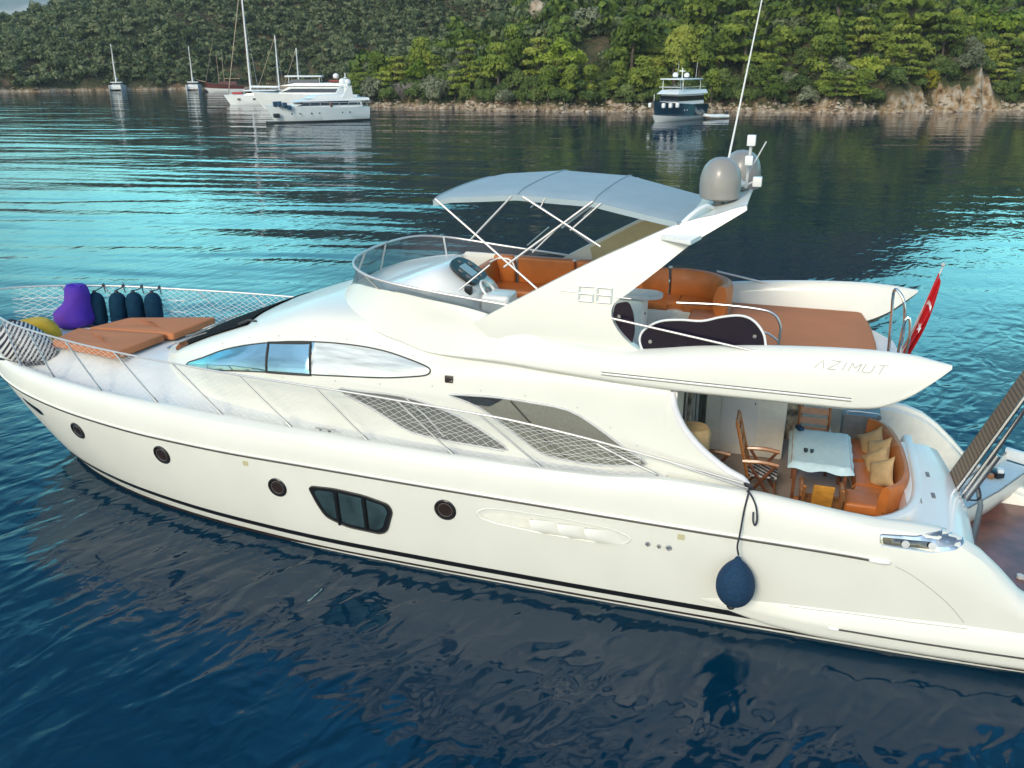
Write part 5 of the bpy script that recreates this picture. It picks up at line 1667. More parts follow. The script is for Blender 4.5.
pan2 = [(7.17, 4.47), (7.19, 4.28), (7.08, 4.05), (6.90, 3.88), (6.86, 4.10), (6.90, 4.36), (6.98, 4.52)]
pan2 = round_poly(pan2, 0.06)
p2 = MB().plate([(u, lean(u, z) - 0.06, z) for u, z in pan2], (0, 0.012, 0)).build("smoked_panel", M['acrylic'], yacht)
MB().lathe([(0.025, 0), (0.025, 0.012), (0, 0.014)], c=(7.1, lean(7.1, 4.3) - 0.048, 4.3), n=12, axis='Y').build("fixing", M['steel'], p2)
# rails of the flybridge
MB().tube([(7.17, 2.0, 4.31), (5.13, 2.02, 4.02)], 0.016, 8).build("hand_rail", M['rail'], yacht)
MB().tube(smooth_path([(6.34, 1.6, 4.50), (5.75, 1.6, 4.52), (5.22, 1.6, 4.50), (5.02, 1.6, 4.44), (4.93, 1.6, 4.30), (4.92, 1.6, 4.16), (4.95, 1.6, 3.72)], 5), 0.018, 8).tube([(5.62, 1.6, 4.52), (5.62, 1.6, 4.40)], 0.012, 6).tube(smooth_path([(5.30, 1.62, 4.20), (5.1, 1.61, 4.18), (4.94, 1.6, 4.08)], 5), 0.014, 6).build("hand_rail", M['steel'], yacht)
MB().tube([(6.1, -1.86, 4.20), (5.0, -1.86, 4.01)], 0.018, 8).build("hand_rail", M['rail'], yacht)
hoop = smooth_path([(3.34, -0.05, 3.5), (3.38, -0.05, 4.13), (3.40, -0.05, 4.46), (3.36, -0.02, 4.52), (3.25, 0.05, 4.36), (3.20, 0.05, 4.0), (3.20, 0.05, 3.5)], 6)
MB().tube(hoop, 0.022, 8).tube(smooth_path([(3.26, 0.32, 3.5), (3.24, 0.32, 4.1), (3.18, 0.32, 4.2), (3.14, 0.32, 3.95), (3.16, 0.32, 3.46)], 5), 0.02, 8).build("stern_rail", M['chrome'], yacht)

# ---- side rails, stanchions and safety netting -------------------
def edge_v(u): return float(pchip(*TP, u))
def edge_z(u): return float(pchip(*TPZ, u))
RT = ([5.08, 5.6, 6.5, 7.6, 8.95, 10.25, 11.7, 13.1, 14.4, 15.65, 16.9, 17.85, 19.0, 20.1, 20.6], [2.19, 2.30, 2.47, 2.66, 2.81, 2.855, 2.90, 2.92, 2.95, 2.98, 3.01, 3.04, 3.09, 3.16, 3.20])
def rail_v(u): return max(0.0, edge_v(min(u, 20.55)) - 0.03) if u > 9 else float(pchip([5.08, 7.6, 9.0], [2.30, 2.40, edge_v(9.0) - 0.03], u))
def rail_p(u, sd): return (u, sd * rail_v(u), float(pchip(*RT, u)))
rail_o = D.objects.new("guard_rail", None); COL.objects.link(rail_o); rail_o.parent = yacht
UR = np.concatenate([np.linspace(5.08, 18.5, 90), np.linspace(18.6, 20.54, 30)])
for sd in (1, -1):
    MB().tube([rail_p(u, sd) for u in UR], 0.0175, 8).build("top_rail", M['rail'], rail_o)
    if sd < 0:
        for fr_ in (0.36, 0.68):
            MB().tube([(u, sd * (edge_v(u) - 0.03), lerp(edge_z(u), float(pchip(*RT, u)), fr_)) for u in np.linspace(17.3, 20.4, 30)], 0.010, 5).build("mid_line", M['net'], rail_o)
    for ub, ut in ((8.04, 9.0), (9.42, 10.33), (10.86, 11.75), (12.22, 13.17), (13.56, 14.5), (14.92, 15.78), (16.22, 17.0), (17.5, 18.05), (18.5, 18.95), (19.35, 19.7)):
        b = Vector((ub, sd * (edge_v(ub) - 0.015), edge_z(ub) - 0.01)); t_ = Vector(rail_p(ut, sd))
        so = MB().tube([b, t_], 0.0145, 8).build("stanchion", M['steel'], rail_o)
        dd = (t_ - b).normalized()
        MB().tube([b - dd * 0.01, b + dd * 0.10], 0.024, 8).build("stanchion_socket", M['steel'], so)
for sd in (1, -1):
    MB().tube(smooth_path([(7.25, sd * 2.30, 2.52), (6.75, sd * 2.34, 2.33), (6.42, sd * 2.36, 2.22), (6.36, sd * 2.36, 2.18), (6.36, sd * 2.36, 2.06)], 5), 0.017, 8).build("rail_end", M['steel'], rail_o)
    MB().tube([rail_p(6.4, sd), (5.10, sd * 2.33, 2.155)], 0.012, 6).build("lower_rail", M['steel'], rail_o)
# diamond netting hung from the rail to the deck edge
def net(sd, u0, u1, cell=0.085, hcells=9, r=0.0036, sag=True):
    L = u1 - u0
    n = int(L / cell)
    vv = {}; mb = MB()
    def P(i, k):
        u = u0 + (i + 0.5 * (k % 2)) * cell
        u = min(u1, u)
        t = k / hcells
        ev = edge_v(min(u, 20.5)) - 0.02; ez = edge_z(min(u, 20.5)) - 0.01
        rp = rail_p(u, sd)
        w = 0.016 * math.sin(i * 1.7 + k) * math.sin(math.pi * t) + 0.025 * math.sin(u * 2.1 + k * 0.5) * math.sin(math.pi * t)
        return Vector((u, lerp(sd * max(0, ev), rp[1], t) + sd * (-0.05 * math.sin(math.pi * t)) + w, lerp(ez, rp[2], t) + 0.014 * math.sin(u * 3.3 + 1.3 * k) * math.sin(math.pi * t)))
    for i in range(n):
        for k in range(hcells):
            a = P(i, k)
            if k % 2 == 0: ends = [P(i, k + 1), P(i - 1, k + 1) if i > 0 else None]
            else: ends = [P(i + 1, k + 1), P(i, k + 1)]
            for e in ends:
                if e is not None: mb.tube([a, e], r, 3, cap=False)
    return mb
net(1, 6.6, 20.4, cell=0.165, hcells=18, r=0.0028).build("safety_net", M['net'], rail_o, recalc=False, smooth=False)
net(-1, 9.0, 20.4, cell=0.17, hcells=16, r=0.0047).build("safety_net", M['net'], rail_o, recalc=False, smooth=False)
# midship cleat on the side deck
MB().box((11.66, 2.28, 2.165), (0.36, 0.045, 0.02), r=0.008).box((11.74, 2.28, 2.125), (0.03, 0.03, 0.07)).box((11.58, 2.28, 2.125), (0.03, 0.03, 0.07)).build("mooring_cleat", M['steel'], yacht)

# ---- cockpit ------------------------------------------------------
# settee against the transom: three curved runs of orange cushions
se = D.objects.new("cockpit_settee", None); COL.objects.link(se); se.parent = yacht
path = [(3.66, -1.22), (3.24, -1.05), (3.09, -0.4), (3.05, 0.2), (3.06, 0.7), (3.16, 1.08), (3.34, 1.30)]
path = [(p.x, p.y) for p in smooth_path([(a, b, 0) for a, b in path], 5)]
def along(path, prof, i0, i1):
    """sweep a (offset, z) profile along a plan path; offset is towards the after side"""
    rows = []
    for i in range(i0, i1):
        a = Vector(path[max(0, i - 1)]); b = Vector(path[min(len(path) - 1, i + 1)])
        t = (b - a).normalized(); nn = Vector((-t.y, t.x))
        if nn.x > 0: nn = -nn
        if abs(nn.x) < 0.2 and nn.y * (1 if path[i][1] > 0 else -1) < 0: nn = -nn
        rows.append([(path[i][0] + nn.x * o, path[i][1] + nn.y * o, z) for o, z in prof])
    mb = MB().grid(rows); k = len(prof) - 1
    mb.add(rows[0][:k], [tuple(range(k))]); mb.add(rows[-1][:k], [tuple(range(k))])
    return mb
seat_prof = [(-0.56, 1.46), (-0.58, 1.56), (-0.53, 1.63), (-0.28, 1.635), (-0.02, 1.62), (0.10, 1.60), (0.10, 1.46), (-0.56, 1.46)]
base_prof = [(-0.48, 1.16), (-0.52, 1.46), (0.15, 1.46), (0.15, 1.16), (-0.48, 1.16)]
back_prof = [(0.03, 1.60), (0.0, 1.72), (0.05, 1.94), (0.10, 2.00), (0.16, 1.99), (0.18, 1.92), (0.16, 1.60), (0.03, 1.60)]
NPTH = len(path)
along(path, base_prof, 0, NPTH).build("settee_base", M['cream_in'], se)
for i0, i1 in ((0, 11), (11, 20), (20, NPTH)):
    along(path, seat_prof, i0, i1).build("seat_cushion", M['orange'], se, angle=50)
along(path, back_prof, 3, NPTH).build("back_cushion", M['orange'], se, angle=50)
MB().box((3.52, 1.04, 1.55), (0.52, 0.52, 0.17), r=0.05, seg=3).build("seat_cushion", M['orange'], se)
# white moulded wall wrapping round behind the settee
wl_ = smooth_path([(2.86, -0.9, 0), (2.86, 0.3, 0), (2.90, 1.1, 0), (3.02, 1.62, 0), (3.24, 1.96, 0), (3.5, 2.16, 0)], 6)
rows = []
for i, p in enumerate(wl_):
    t_ = (wl_[min(len(wl_) - 1, i + 1)] - wl_[max(0, i - 1)]).normalized(); nn_ = Vector((-t_.y, t_.x, 0))
    if nn_.x > 0: nn_ = -nn_
    rows.append([(p.x + nn_.x * o, p.y + nn_.y * o, z) for o, z in ((0.0, 1.16), (0.0, 1.84), (0.03, 1.915), (0.09, 1.93), (0.15, 1.915), (0.17, 1.84), (0.17, 1.3))])
MB().grid(rows).build("moulded_surround", M['white'], yacht, angle=60)
# after bulkhead of the saloon with glazed doors and curtain
bk = MB().box((6.22, 0, 2.24), (0.06, 4.1, 2.2)).build("saloon_bulkhead", M['cream_in'], yacht)
for v, w in ((-0.55, 0.62), (0.15, 0.62), (0.86, 0.62)):
    d_ = MB().box((6.175, v, 2.2), (0.03, w, 1.9)).build("glass_door", M['dglass'], bk)
    MB().box((6.165, v - w / 2, 2.2), (0.05, 0.05, 1.94)).build("door_stile", M['lgrey'], d_)
MB().box((6.15, 0.5, 2.3), (0.04, 0.22, 1.7), r=0.01).build("curtain", M['curtain'], bk)
# starboard stair and locker moulding that carries the cream door
sm = MB().box((5.35, -1.45, 2.24), (1.35, 0.9, 2.18), r=0.04).build("stair_moulding", M['cream_in'], yacht)
MB().box((5.45, -0.992, 2.22), (0.62, 0.02, 1.75), r=0.006).build("locker_door", M['white'], sm)
MB().box((5.20, -0.975, 2.15), (0.02, 0.02, 0.04)).build("door_knob", M['grey'], sm)
MB().box((4.55, -1.30, 2.24), (0.28, 0.02, 1.6)).build("patterned_curtain", M['curtain'], sm)
lk = MB().box((3.45, -1.62, 1.55), (0.58, 0.46, 0.80), r=0.03).build("grill_locker", M['grey'], yacht)
MB().box((3.45, -1.62, 1.97), (0.62, 0.50, 0.04), r=0.01).build("lid", M['grey'], lk)
MB().tube(smooth_path([(3.2, -1.38, 1.98), (3.2, -1.36, 2.06), (3.68, -1.36, 2.06), (3.68, -1.38, 1.98)], 3), 0.012, 6).build("handle", M['steel'], lk)

# ---- passerelle ---------------------------------------------------
pv = 0.35
a = Vector((2.28, pv, 1.72)); b = Vector((1.50, pv, 3.66))
dd = (b - a).normalized(); nn = Vector((dd.z, 0, -dd.x))
L = (b - a).length
mbp_ = MB().plate([tuple(a + Vector((0, 0.30, 0))), tuple(b + Vector((0, 0.30, 0))), tuple(b + Vector((0, -0.22, 0))), tuple(a + Vector((0, -0.22, 0)))], tuple(-nn * 0.05))
pas = mbp_.build("gangway", M['canegrey'], yacht)
MB().tube([tuple(a + Vector((0, 0.33, 0)) - nn * 0.03), tuple(b + Vector((0, 0.33, 0)) - nn * 0.03)], 0.035, 8).tube([tuple(a + Vector((0, 0.42, 0)) - nn * 0.10 + dd * 0.1), tuple(b + Vector((0, 0.42, 0)) - nn * 0.10)], 0.03, 8).build("side_beam", M['steel'], pas)
MB().tube([tuple(a + Vector((0, -0.24, 0)) - nn * 0.03), tuple(b + Vector((0, -0.24, 0)) - nn * 0.03)], 0.03, 8).build("side_beam", M['steel'], pas)
MB().tube([tuple(a + Vector((0, 0.44, 0)) - nn * 0.16 + dd * 0.05), tuple(a + Vector((0, 0.44, 0)) - nn * 0.16 + dd * 0.85)], 0.055, 12).build("hydraulic_ram", M['steel'], pas)
MB().tube([(1.86, 0.62, 0.95), (1.86, 0.62, 1.55), (1.95, 0.60, 1.85)], [0.045, 0.04, 0.03], 10).build("support_post", M['steel'], pas)
MB().tube(smooth_path([tuple(a + Vector((0, 0.45, 0)) - nn * 0.1 + dd * 0.1), (2.0, 0.62, 1.62), (1.9, 0.7, 1.72), (1.95, 0.6, 1.95), tuple(a + Vector((0, 0.48, 0)) - nn * 0.12 + dd * 0.7), tuple(b + Vector((0, 0.5, 0)) - nn * 0.05)], 6), 0.014, 6).build("hydraulic_hose", M['rope'], pas)
# ================================================================ LOOSE THINGS ON AND ABOUT THE YACHT
# bow sunbathing cushions (two, side by side)
def bow_pad(base, plan, label, zt=0.12):
    t = onboat("sunbathing_cushion", label, "cushion", base, "terracotta cushions on the foredeck")
    rows = []
    pl = round_poly(plan, 0.06)
    cx = sum(p[0] for p in pl) / len(pl); cy = sum(p[1] for p in pl) / len(pl)
    zb = lambda u, v: 2.535 - 0.035 * max(0, u - 16.6) + 0.008 * math.sin(u * 3 + v * 2)
    for k, z in ((1.0, 0.0), (1.004, 0.05), (1.0, 0.105), (0.985, 0.122), (0.94, 0.130), (0.6, 0.135), (0.0, 0.137)):
        rows.append([(lerp(cx, a, k), lerp(cy, b, k), zb(a, b) + z) for a, b in pl + [pl[0]]])
    MB().grid(rows).build("cushion_cover", M['brown'], t, off=base, angle=60)
    MB().tube([(a, b, zb(a, b) + 0.112) for a, b in [(lerp(cx, p[0], 0.995), lerp(cy, p[1], 0.995)) for p in pl]], 0.008, 5, closed=True).build("piping", M['brown'], t, off=base)
    return t
bow_pad((17.0, 0.7, 2.54), [(18.45, 0.06), (18.30, 0.92), (16.42, 1.36), (16.36, 0.06)], "nearer of the two terracotta foredeck cushions, its long edge towards the netting")
bow_pad((16.9, -0.6, 2.54), [(18.25, 0.0), (16.22, 0.0), (16.10, -1.22), (17.9, -0.78)], "farther of the two terracotta foredeck cushions, in front of the navy fenders")

def blob(base, rings, m, name, parent, n=28, wob=0.03, seed=1):
    rnd = random.Random(seed)
    ph = [rnd.uniform(0, 6.28) for _ in range(6)]
    rows = []
    for (z, rx, ry, cx, cy) in rings:
        row = []
        for j in range(n + 1):
            a = 2 * math.pi * j / n
            w = 1 + wob * (math.sin(3 * a + ph[0] + z * 7) + 0.6 * math.sin(5 * a + ph[1] - z * 9) + 0.4 * math.sin(8 * a + ph[2] + z * 13))
            row.append((base[0] + cx + rx * w * math.cos(a), base[1] + cy + ry * w * math.sin(a), base[2] + z))
        rows.append(row)
    return MB().grid(rows).build(name, m, parent, off=base, angle=70)
# purple beanbag chair: fat seat and an upright back
bb_ = (19.34, -0.78, 2.33)
t = onboat("beanbag_chair", "purple beanbag chair with a tall back standing on the foredeck", "beanbag", bb_)
rings = [(z_, a_ * 0.86, b_ * 0.86, c_, d__) for z_, a_, b_, c_, d__ in [(0.0, 0.30, 0.34, 0, 0), (0.03, 0.44, 0.45, 0, 0), (0.16, 0.50, 0.47, 0.0, 0), (0.30, 0.48, 0.46, 0.0, 0), (0.40, 0.40, 0.42, -0.06, 0), (0.47, 0.33, 0.38, -0.12, 0), (0.58, 0.27, 0.34, -0.17, 0), (0.70, 0.27, 0.31, -0.18, 0), (0.80, 0.255, 0.28, -0.17, 0), (0.86, 0.235, 0.25, -0.16, 0), (0.89, 0.20, 0.21, -0.16, 0), (0.90, 0.10, 0.1, -0.16, 0), (0.90, 0.0, 0.0, -0.16, 0)]]
sm_r = []
for i in range(len(rings) - 1):
    for k in range(3): sm_r.append(tuple(lerp(rings[i][q], rings[i + 1][q], k / 3) for q in range(5)))
sm_r.append(rings[-1])
blob(bb_, sm_r, M['purple'], "beanbag_cover", t, n=40, wob=0.022, seed=3)
MB().tube([(bb_[0] - 0.34, bb_[1] + 0.05, bb_[2] + 0.88), (bb_[0] - 0.16, bb_[1] + 0.05, bb_[2] + 0.925), (bb_[0] + 0.02, bb_[1] + 0.05, bb_[2] + 0.88)], 0.02, 6).build("top_seam", M['purple'], t, off=bb_)
# yellow beanbag behind the striped one
yb = (19.32, 0.42, 2.22)
t = onboat("beanbag_chair", "yellow beanbag lying behind the striped one at the bow", "beanbag", yb)
rings = [(0.0, 0.34, 0.34, 0, 0), (0.06, 0.5, 0.5, 0, 0), (0.22, 0.56, 0.54, 0, 0), (0.36, 0.52, 0.5, -0.02, 0), (0.47, 0.42, 0.40, -0.06, 0), (0.54, 0.30, 0.30, -0.1, 0), (0.575, 0.16, 0.16, -0.12, 0), (0.585, 0, 0, -0.12, 0)]
sm_r = []
for i in range(len(rings) - 1):
    for k in range(3): sm_r.append(tuple(lerp(rings[i][q], rings[i + 1][q], k / 3) for q in range(5)))
sm_r.append(rings[-1])
blob(yb, sm_r, M['yellow'], "beanbag_cover", t, n=36, wob=0.03, seed=8)
# striped beanbag against the netting
sb = (18.72, 1.06, 2.22)
t = onboat("beanbag_chair", "black and white striped beanbag slumped against the bow netting", "beanbag", sb)
rings = [(0.0, 0.28, 0.22, 0, 0), (0.05, 0.52, 0.32, 0, 0), (0.18, 0.58, 0.36, 0.02, 0), (0.34, 0.54, 0.34, 0.06, 0), (0.48, 0.46, 0.30, 0.12, 0), (0.60, 0.36, 0.24, 0.2, 0), (0.68, 0.24, 0.18, 0.28, 0), (0.73, 0.10, 0.1, 0.34, 0), (0.735, 0, 0, 0.34, 0)]
sm_r = []
for i in range(len(rings) - 1):
    for k in range(3): sm_r.append(tuple(lerp(rings[i][q], rings[i + 1][q], k / 3) for q in range(5)))
sm_r.append(rings[-1])
blob(sb, sm_r, M['striped'], "beanbag_cover", t, n=36, wob=0.03, seed=5)
MB().tube(smooth_path([(sb[0] + 0.62, sb[1] + 0.1, sb[2] + 0.16), (sb[0] + 0.55, sb[1] + 0.05, sb[2] + 0.5), (sb[0] + 0.36, sb[1], sb[2] + 0.735), (sb[0] + 0.1, sb[1] - 0.1, sb[2] + 0.62)], 6), 0.035, 8).build("dark_binding", M['rope'], t, off=sb)
MB().tube(smooth_path([(sb[0] + 0.5, sb[1] + 0.26, sb[2] + 0.03), (sb[0], sb[1] + 0.36, sb[2] + 0.03), (sb[0] - 0.5, sb[1] + 0.2, sb[2] + 0.03)], 6), 0.03, 8).build("dark_binding", M['rope'], t, off=sb)

# four navy cylinder fenders hung in a row from the far rail
fl_ = ["navy cylindrical fender hanging on the far bow rail, beside the purple beanbag", "second navy fender along from the purple beanbag on the far rail",
       "third navy fender along from the purple beanbag on the far rail", "last of the four navy fenders, farthest from the purple beanbag"]
for i, u in enumerate((18.98, 18.60, 18.22, 17.84)):
    rv = -(rail_v(u) - 0.24)
    bs = (u, rv, 2.27)
    t = onboat("cylinder_fender", fl_[i], "fender", bs, "navy fenders on the far rail")
    prof = [(a * 1.30, b * 1.12) for a, b in [(0.0, 0.0), (0.06, 0.005), (0.115, 0.035), (0.138, 0.09), (0.140, 0.40), (0.136, 0.50), (0.118, 0.565), (0.085, 0.615), (0.04, 0.645), (0.0, 0.65)]]
    tl = Matrix.Rotation(R((2, -3, 1.5, -1)[i]), 3, 'Y')
    MB().lathe(prof, c=bs, n=28, rot=tl).build("fender_cover", M['navy'], t, off=bs)
    MB().lathe([(0.045, 0.71), (0.04, 0.745), (0.025, 0.77), (0.0, 0.78)], c=bs, n=12, rot=tl).build("neck", M['rope'], t, off=bs)
    rp = rail_p(u, -1)
    MB().tube(smooth_path([(u, rv, bs[2] + 0.76), (u - 0.02, rp[1] + 0.05, rp[2] - 0.02), (u - 0.03, rp[1] - 0.02, rp[2] + 0.05), (u - 0.06, rp[1] + 0.03, rp[2] - 0.01), (u - 0.10, rp[1] + 0.05, rp[2] - 0.13)], 5), 0.012, 6).lathe([(0.0, -0.03), (0.035, 0.0), (0.0, 0.05)], c=(u - 0.02, rp[1], rp[2] + 0.01), n=8).build("lanyard", M['rope'], t, off=bs)

# teardrop ball fender hung over the port quarter
bf = (5.14, 2.78, 0.56)
t = onboat("ball_fender", "blue teardrop ball fender hanging from a dark rope against the hull", "fender", bf)
rings = [(0.0, 0.04), (0.03, 0.12), (0.10, 0.212), (0.20, 0.27), (0.30, 0.292), (0.42, 0.285), (0.53, 0.245), (0.62, 0.185), (0.69, 0.12), (0.74, 0.065), (0.79, 0.035), (0.81, 0.0)]
sp = smooth_path([(r_, z, 0) for z, r_ in rings], 4)
MB().lathe([(max(0, p.x) * 0.90, p.y * 0.97) for p in sp], c=bf, n=40).build("fender_cover", M['bluefender'], t, off=bf)
MB().lathe([(0.0, -0.045), (0.05, -0.04), (0.065, -0.01), (0.05, 0.03), (0, 0.03)], c=(bf[0] + 0.03, bf[1], bf[2] - 0.01), n=16, rot=Matrix.Rotation(R(12), 3, 'Y')).build("drain_plug", M['black'], t, off=bf)
MB().tube(smooth_path([(bf[0], bf[1], bf[2] + 0.80), (5.165, 2.79, 1.5), (5.15, 2.72, 1.66), (5.13, 2.60, 1.95), (5.10, 2.50, 2.16), (5.10, 2.36, 2.20)], 6), 0.014, 6).build("rope", M['rope'], t, off=bf)
MB().tube(smooth_path([(5.12, 2.48, 2.19), (5.06, 2.55, 2.17), (4.98, 2.60, 2.03), (4.95, 2.64, 1.86), (4.97, 2.65, 1.78), (5.0, 2.64, 1.84), (5.01, 2.60, 1.95)], 6), 0.013, 6).tube(smooth_path([(5.16, 2.36, 2.24), (5.08, 2.42, 2.24), (5.06, 2.34, 2.16), (5.14, 2.30, 2.18)], 5, closed=True), 0.018, 6, closed=True).build("knot", M['rope'], t, off=bf)

# cockpit table with its pale blue cloth
tb = (4.13, 0.22, SOLE)
TZ = 2.03
t = onboat("folding_table", "wooden folding cockpit table between the settee and the armchairs", "table", tb)
MB().box((4.13, 0.25, TZ - 0.045), (0.86, 1.36, 0.04), r=0.01).build("tabletop", M['wood'], t, off=tb)
for du, dv in ((-0.36, -0.55), (0.36, -0.55), (-0.36, 0.6), (0.36, 0.6)):
    MB().box((4.13 + du, 0.25 + dv, lerp(SOLE, TZ, 0.48)), (0.05, 0.05, TZ - SOLE - 0.07), r=0.006).build("leg", M['darkwood'], t, off=tb)
MB().box((4.13, 0.85, 1.38), (0.70, 0.03, 0.05)).build("stretcher", M['wood'], t, off=tb)
rows = []
for i in range(17):
    a = lerp(-0.5, 0.5, i / 16); row = []
    for j in range(25):
        b_ = lerp(-0.5, 0.5, j / 24)
        x = 4.13 + a * 0.95; y = 0.25 + b_ * 1.47
        z = TZ - 0.018 + 0.003 * math.sin(x * 21) * math.sin(y * 17)
        e = max(abs(a), abs(b_))
        if e > 0.49: z -= 0.09 + 0.02 * math.sin(x * 14 + y * 17)
        row.append((x, y, z))
    rows.append(row)
cl = MB().grid(rows).build("tablecloth", M['paleblue'], None, angle=60)
cl.matrix_world = BOAT
tag(cl, "pale blue cloth spread over the cockpit table", "tablecloth")
def small_thing(name, label, cat, base, parts, group=None):
    e = onboat(name, label, cat, base, group)
    for nm, mb, m in parts: mb.build(nm, m, e, off=base)
    return e
small_thing("cup", "small dark cups standing together near the middle of the pale blue tablecloth", "cup", (4.36, 0.52, TZ), [("body", MB().lathe([(0.025, 0), (0.035, 0.05), (0.03, 0.05), (0.02, 0.01), (0, 0.01)], c=(4.36, 0.52, TZ - 0.008), n=14).lathe([(0.02, 0), (0.03, 0.05), (0.0, 0.045)], c=(4.27, 0.52, TZ - 0.008), n=14), M['dash'])])
small_thing("sunglasses_case", "dark blue case at the forward far corner of the tablecloth", "case", (4.5, -0.32, TZ), [("shell", MB().box((4.46, -0.34, TZ + 0.03), (0.10, 0.16, 0.07), r=0.03, rot=(0, 0, R(30))), M['bluefender'])])

# director-style wooden armchairs
def armchair(name, label, base, rz, seat_m, back_m, back_h=0.62, w=0.52, d_=0.46, seat_h=0.42, back_w=0.86, group="wooden cockpit chairs"):
    e = onboat(name, label, "chair", base, group)
    def loc(p):
        q = Matrix.Rotation(rz, 3, 'Z') @ Vector(p)
        return (q.x + base[0], q.y + base[1], q.z + base[2])
    def tubebox(a, b, w1, w2):
        a = Vector(loc(a)); b = Vector(loc(b))
        mb = MB().tube([a, b], [w1, w2] if isinstance(w2, float) else w1, 4)
        return mb
    # local x forward (the way the sitter faces), y to the left
    for sy in (-1, 1):
        y = sy * w / 2
        tubebox((d_ / 2, y, 0), (-d_ / 2 + 0.02, y, seat_h + 0.24), 0.026, 0.024).build("leg", M['darkwood'], e, off=base)
        tubebox((-d_ / 2, y, 0), (d_ / 2 - 0.02, y, seat_h + 0.22), 0.026, 0.024).build("leg", M['darkwood'], e, off=base)
        MB().tube(smooth_path([loc((-d_ / 2 - 0.06, y, seat_h + 0.235)), loc((0, y, seat_h + 0.255)), loc((d_ / 2 + 0.02, y, seat_h + 0.23))], 4), 0.034, 6).build("armrest", M['wood'], e, off=base)
        MB().tube([loc((-d_ / 2 + 0.04, y * 0.92, seat_h - 0.05)), loc((-d_ / 2 - 0.20, y * 0.92, seat_h + back_h))], 0.026, 4).build("back_post", M['wood'], e, off=base)
    mb = MB()
    for k in range(5):
        x = lerp(-d_ / 2 + 0.05, d_ / 2 - 0.03, k / 4)
        q = loc((x, 0, seat_h))
        mb.box(q, (0.085, w * 0.94, 0.02), rot=(0, 0, rz))
    mb.build("seat", seat_m, e, off=base)
    mb = MB()
    for k in range(4):
        t_ = 0.32 + 0.66 * k / 3
        q = loc((lerp(-d_ / 2 + 0.04, -d_ / 2 - 0.20, t_), 0, lerp(seat_h - 0.05, seat_h + back_h, t_)))
        mb.box(q, (0.02, w * back_w, 0.105), rot=(0, R(-20), rz))
    mb.build("backrest", back_m, e, off=base)
    MB().tube([loc((d_ / 2, -w / 2, 0.14)), loc((d_ / 2, w / 2, 0.14))], 0.018, 4).build("stretcher", M['wood'], e, off=base)
    return e
# seen side-on, facing aft to the table
armchair("armchair", "tall-backed wooden armchair seen side-on, facing the blue table end", (4.98, 0.42, SOLE), R(180), M['striped'], M['wood'], back_h=0.86)
# seen from behind, tucked under the near side of the table
armchair("armchair", "wooden slatted chair with yellow slats, its back to the near deck edge at the table", (4.10, 1.28, SOLE), R(-90), M['wood'], M['goldwood'], back_h=0.44, w=0.56, back_w=0.50)
armchair("armchair", "low dark wooden chair half hidden behind the near white wing edge", (5.72, 0.75, SOLE), R(180), M['darkwood'], M['darkwood'], back_h=0.48)
armchair("armchair", "wooden slatted chair on the far side of the blue table", (4.22, -0.80, SOLE), R(90), M['wood'], M['wood'], back_h=0.66)
# rattan drum beside the forward end of the opening
small_thing("rattan_pouf", "round tan rattan pouf inside the forward end of the cockpit opening", "pouf", (5.98, 1.35, SOLE + 0.7), [("drum", MB().lathe([(0.0, 0), (0.2, 0.0), (0.24, 0.1), (0.24, 0.36), (0.2, 0.42), (0.0, 0.43)], c=(5.98, 1.35, SOLE + 1.0), n=24), M['tan']), ("stand", MB().lathe([(0.14, 0.0), (0.1, 0.1), (0.12, 1.0), (0, 1.0)], c=(5.98, 1.35, SOLE), n=16), M['darkwood'])])

# four tan scatter pillows leaning on the settee back
plb = ["tan scatter pillow at the far end of the row on the orange settee", "second tan pillow from the far end of the orange settee",
       "third tan pillow from the far end of the orange settee", "tan scatter pillow at the near end of the row on the orange settee"]
for i, (u, v, a) in enumerate(((3.26, -0.60, 30), (3.23, -0.22, 22), (3.22, 0.16, 26), (3.23, 0.56, 20))):
    bs = (u, v, 1.63)
    e = onboat("scatter_pillow", plb[i], "pillow", bs, "tan pillows on the cockpit settee")
    rows = []
    rm = Matrix.Rotation(R(a + 14), 3, 'Z') @ Matrix.Rotation(R(-26), 3, 'Y') @ Matrix.Rotation(R((40, 30, 46, 34)[i]), 3, 'X')
    for sgn in (1, -1):
        g_ = []
        for p in np.linspace(-1, 1, 13):
            row = []
            for q in np.linspace(-1, 1, 13):
                th_ = 0.085 * (1 - abs(p) ** 3) ** 0.6 * (1 - abs(q) ** 3) ** 0.6
                sc_ = 0.235 * (1 - 0.06 * (p * p * q * q < 0.5))
                pnt = rm @ Vector((sgn * th_, p * sc_ * (1 - 0.07 * (1 - q * q)), q * sc_ * (1 - 0.07 * (1 - p * p)) + 0.2))
                row.append((u + pnt.x, v + pnt.y, 1.63 + pnt.z))
            g_.append(row)
        rows.append(g_)
    MB().grid(rows[0]).grid(rows[1]).build("pillow_cover", M['tan'], e, off=bs, angle=70)

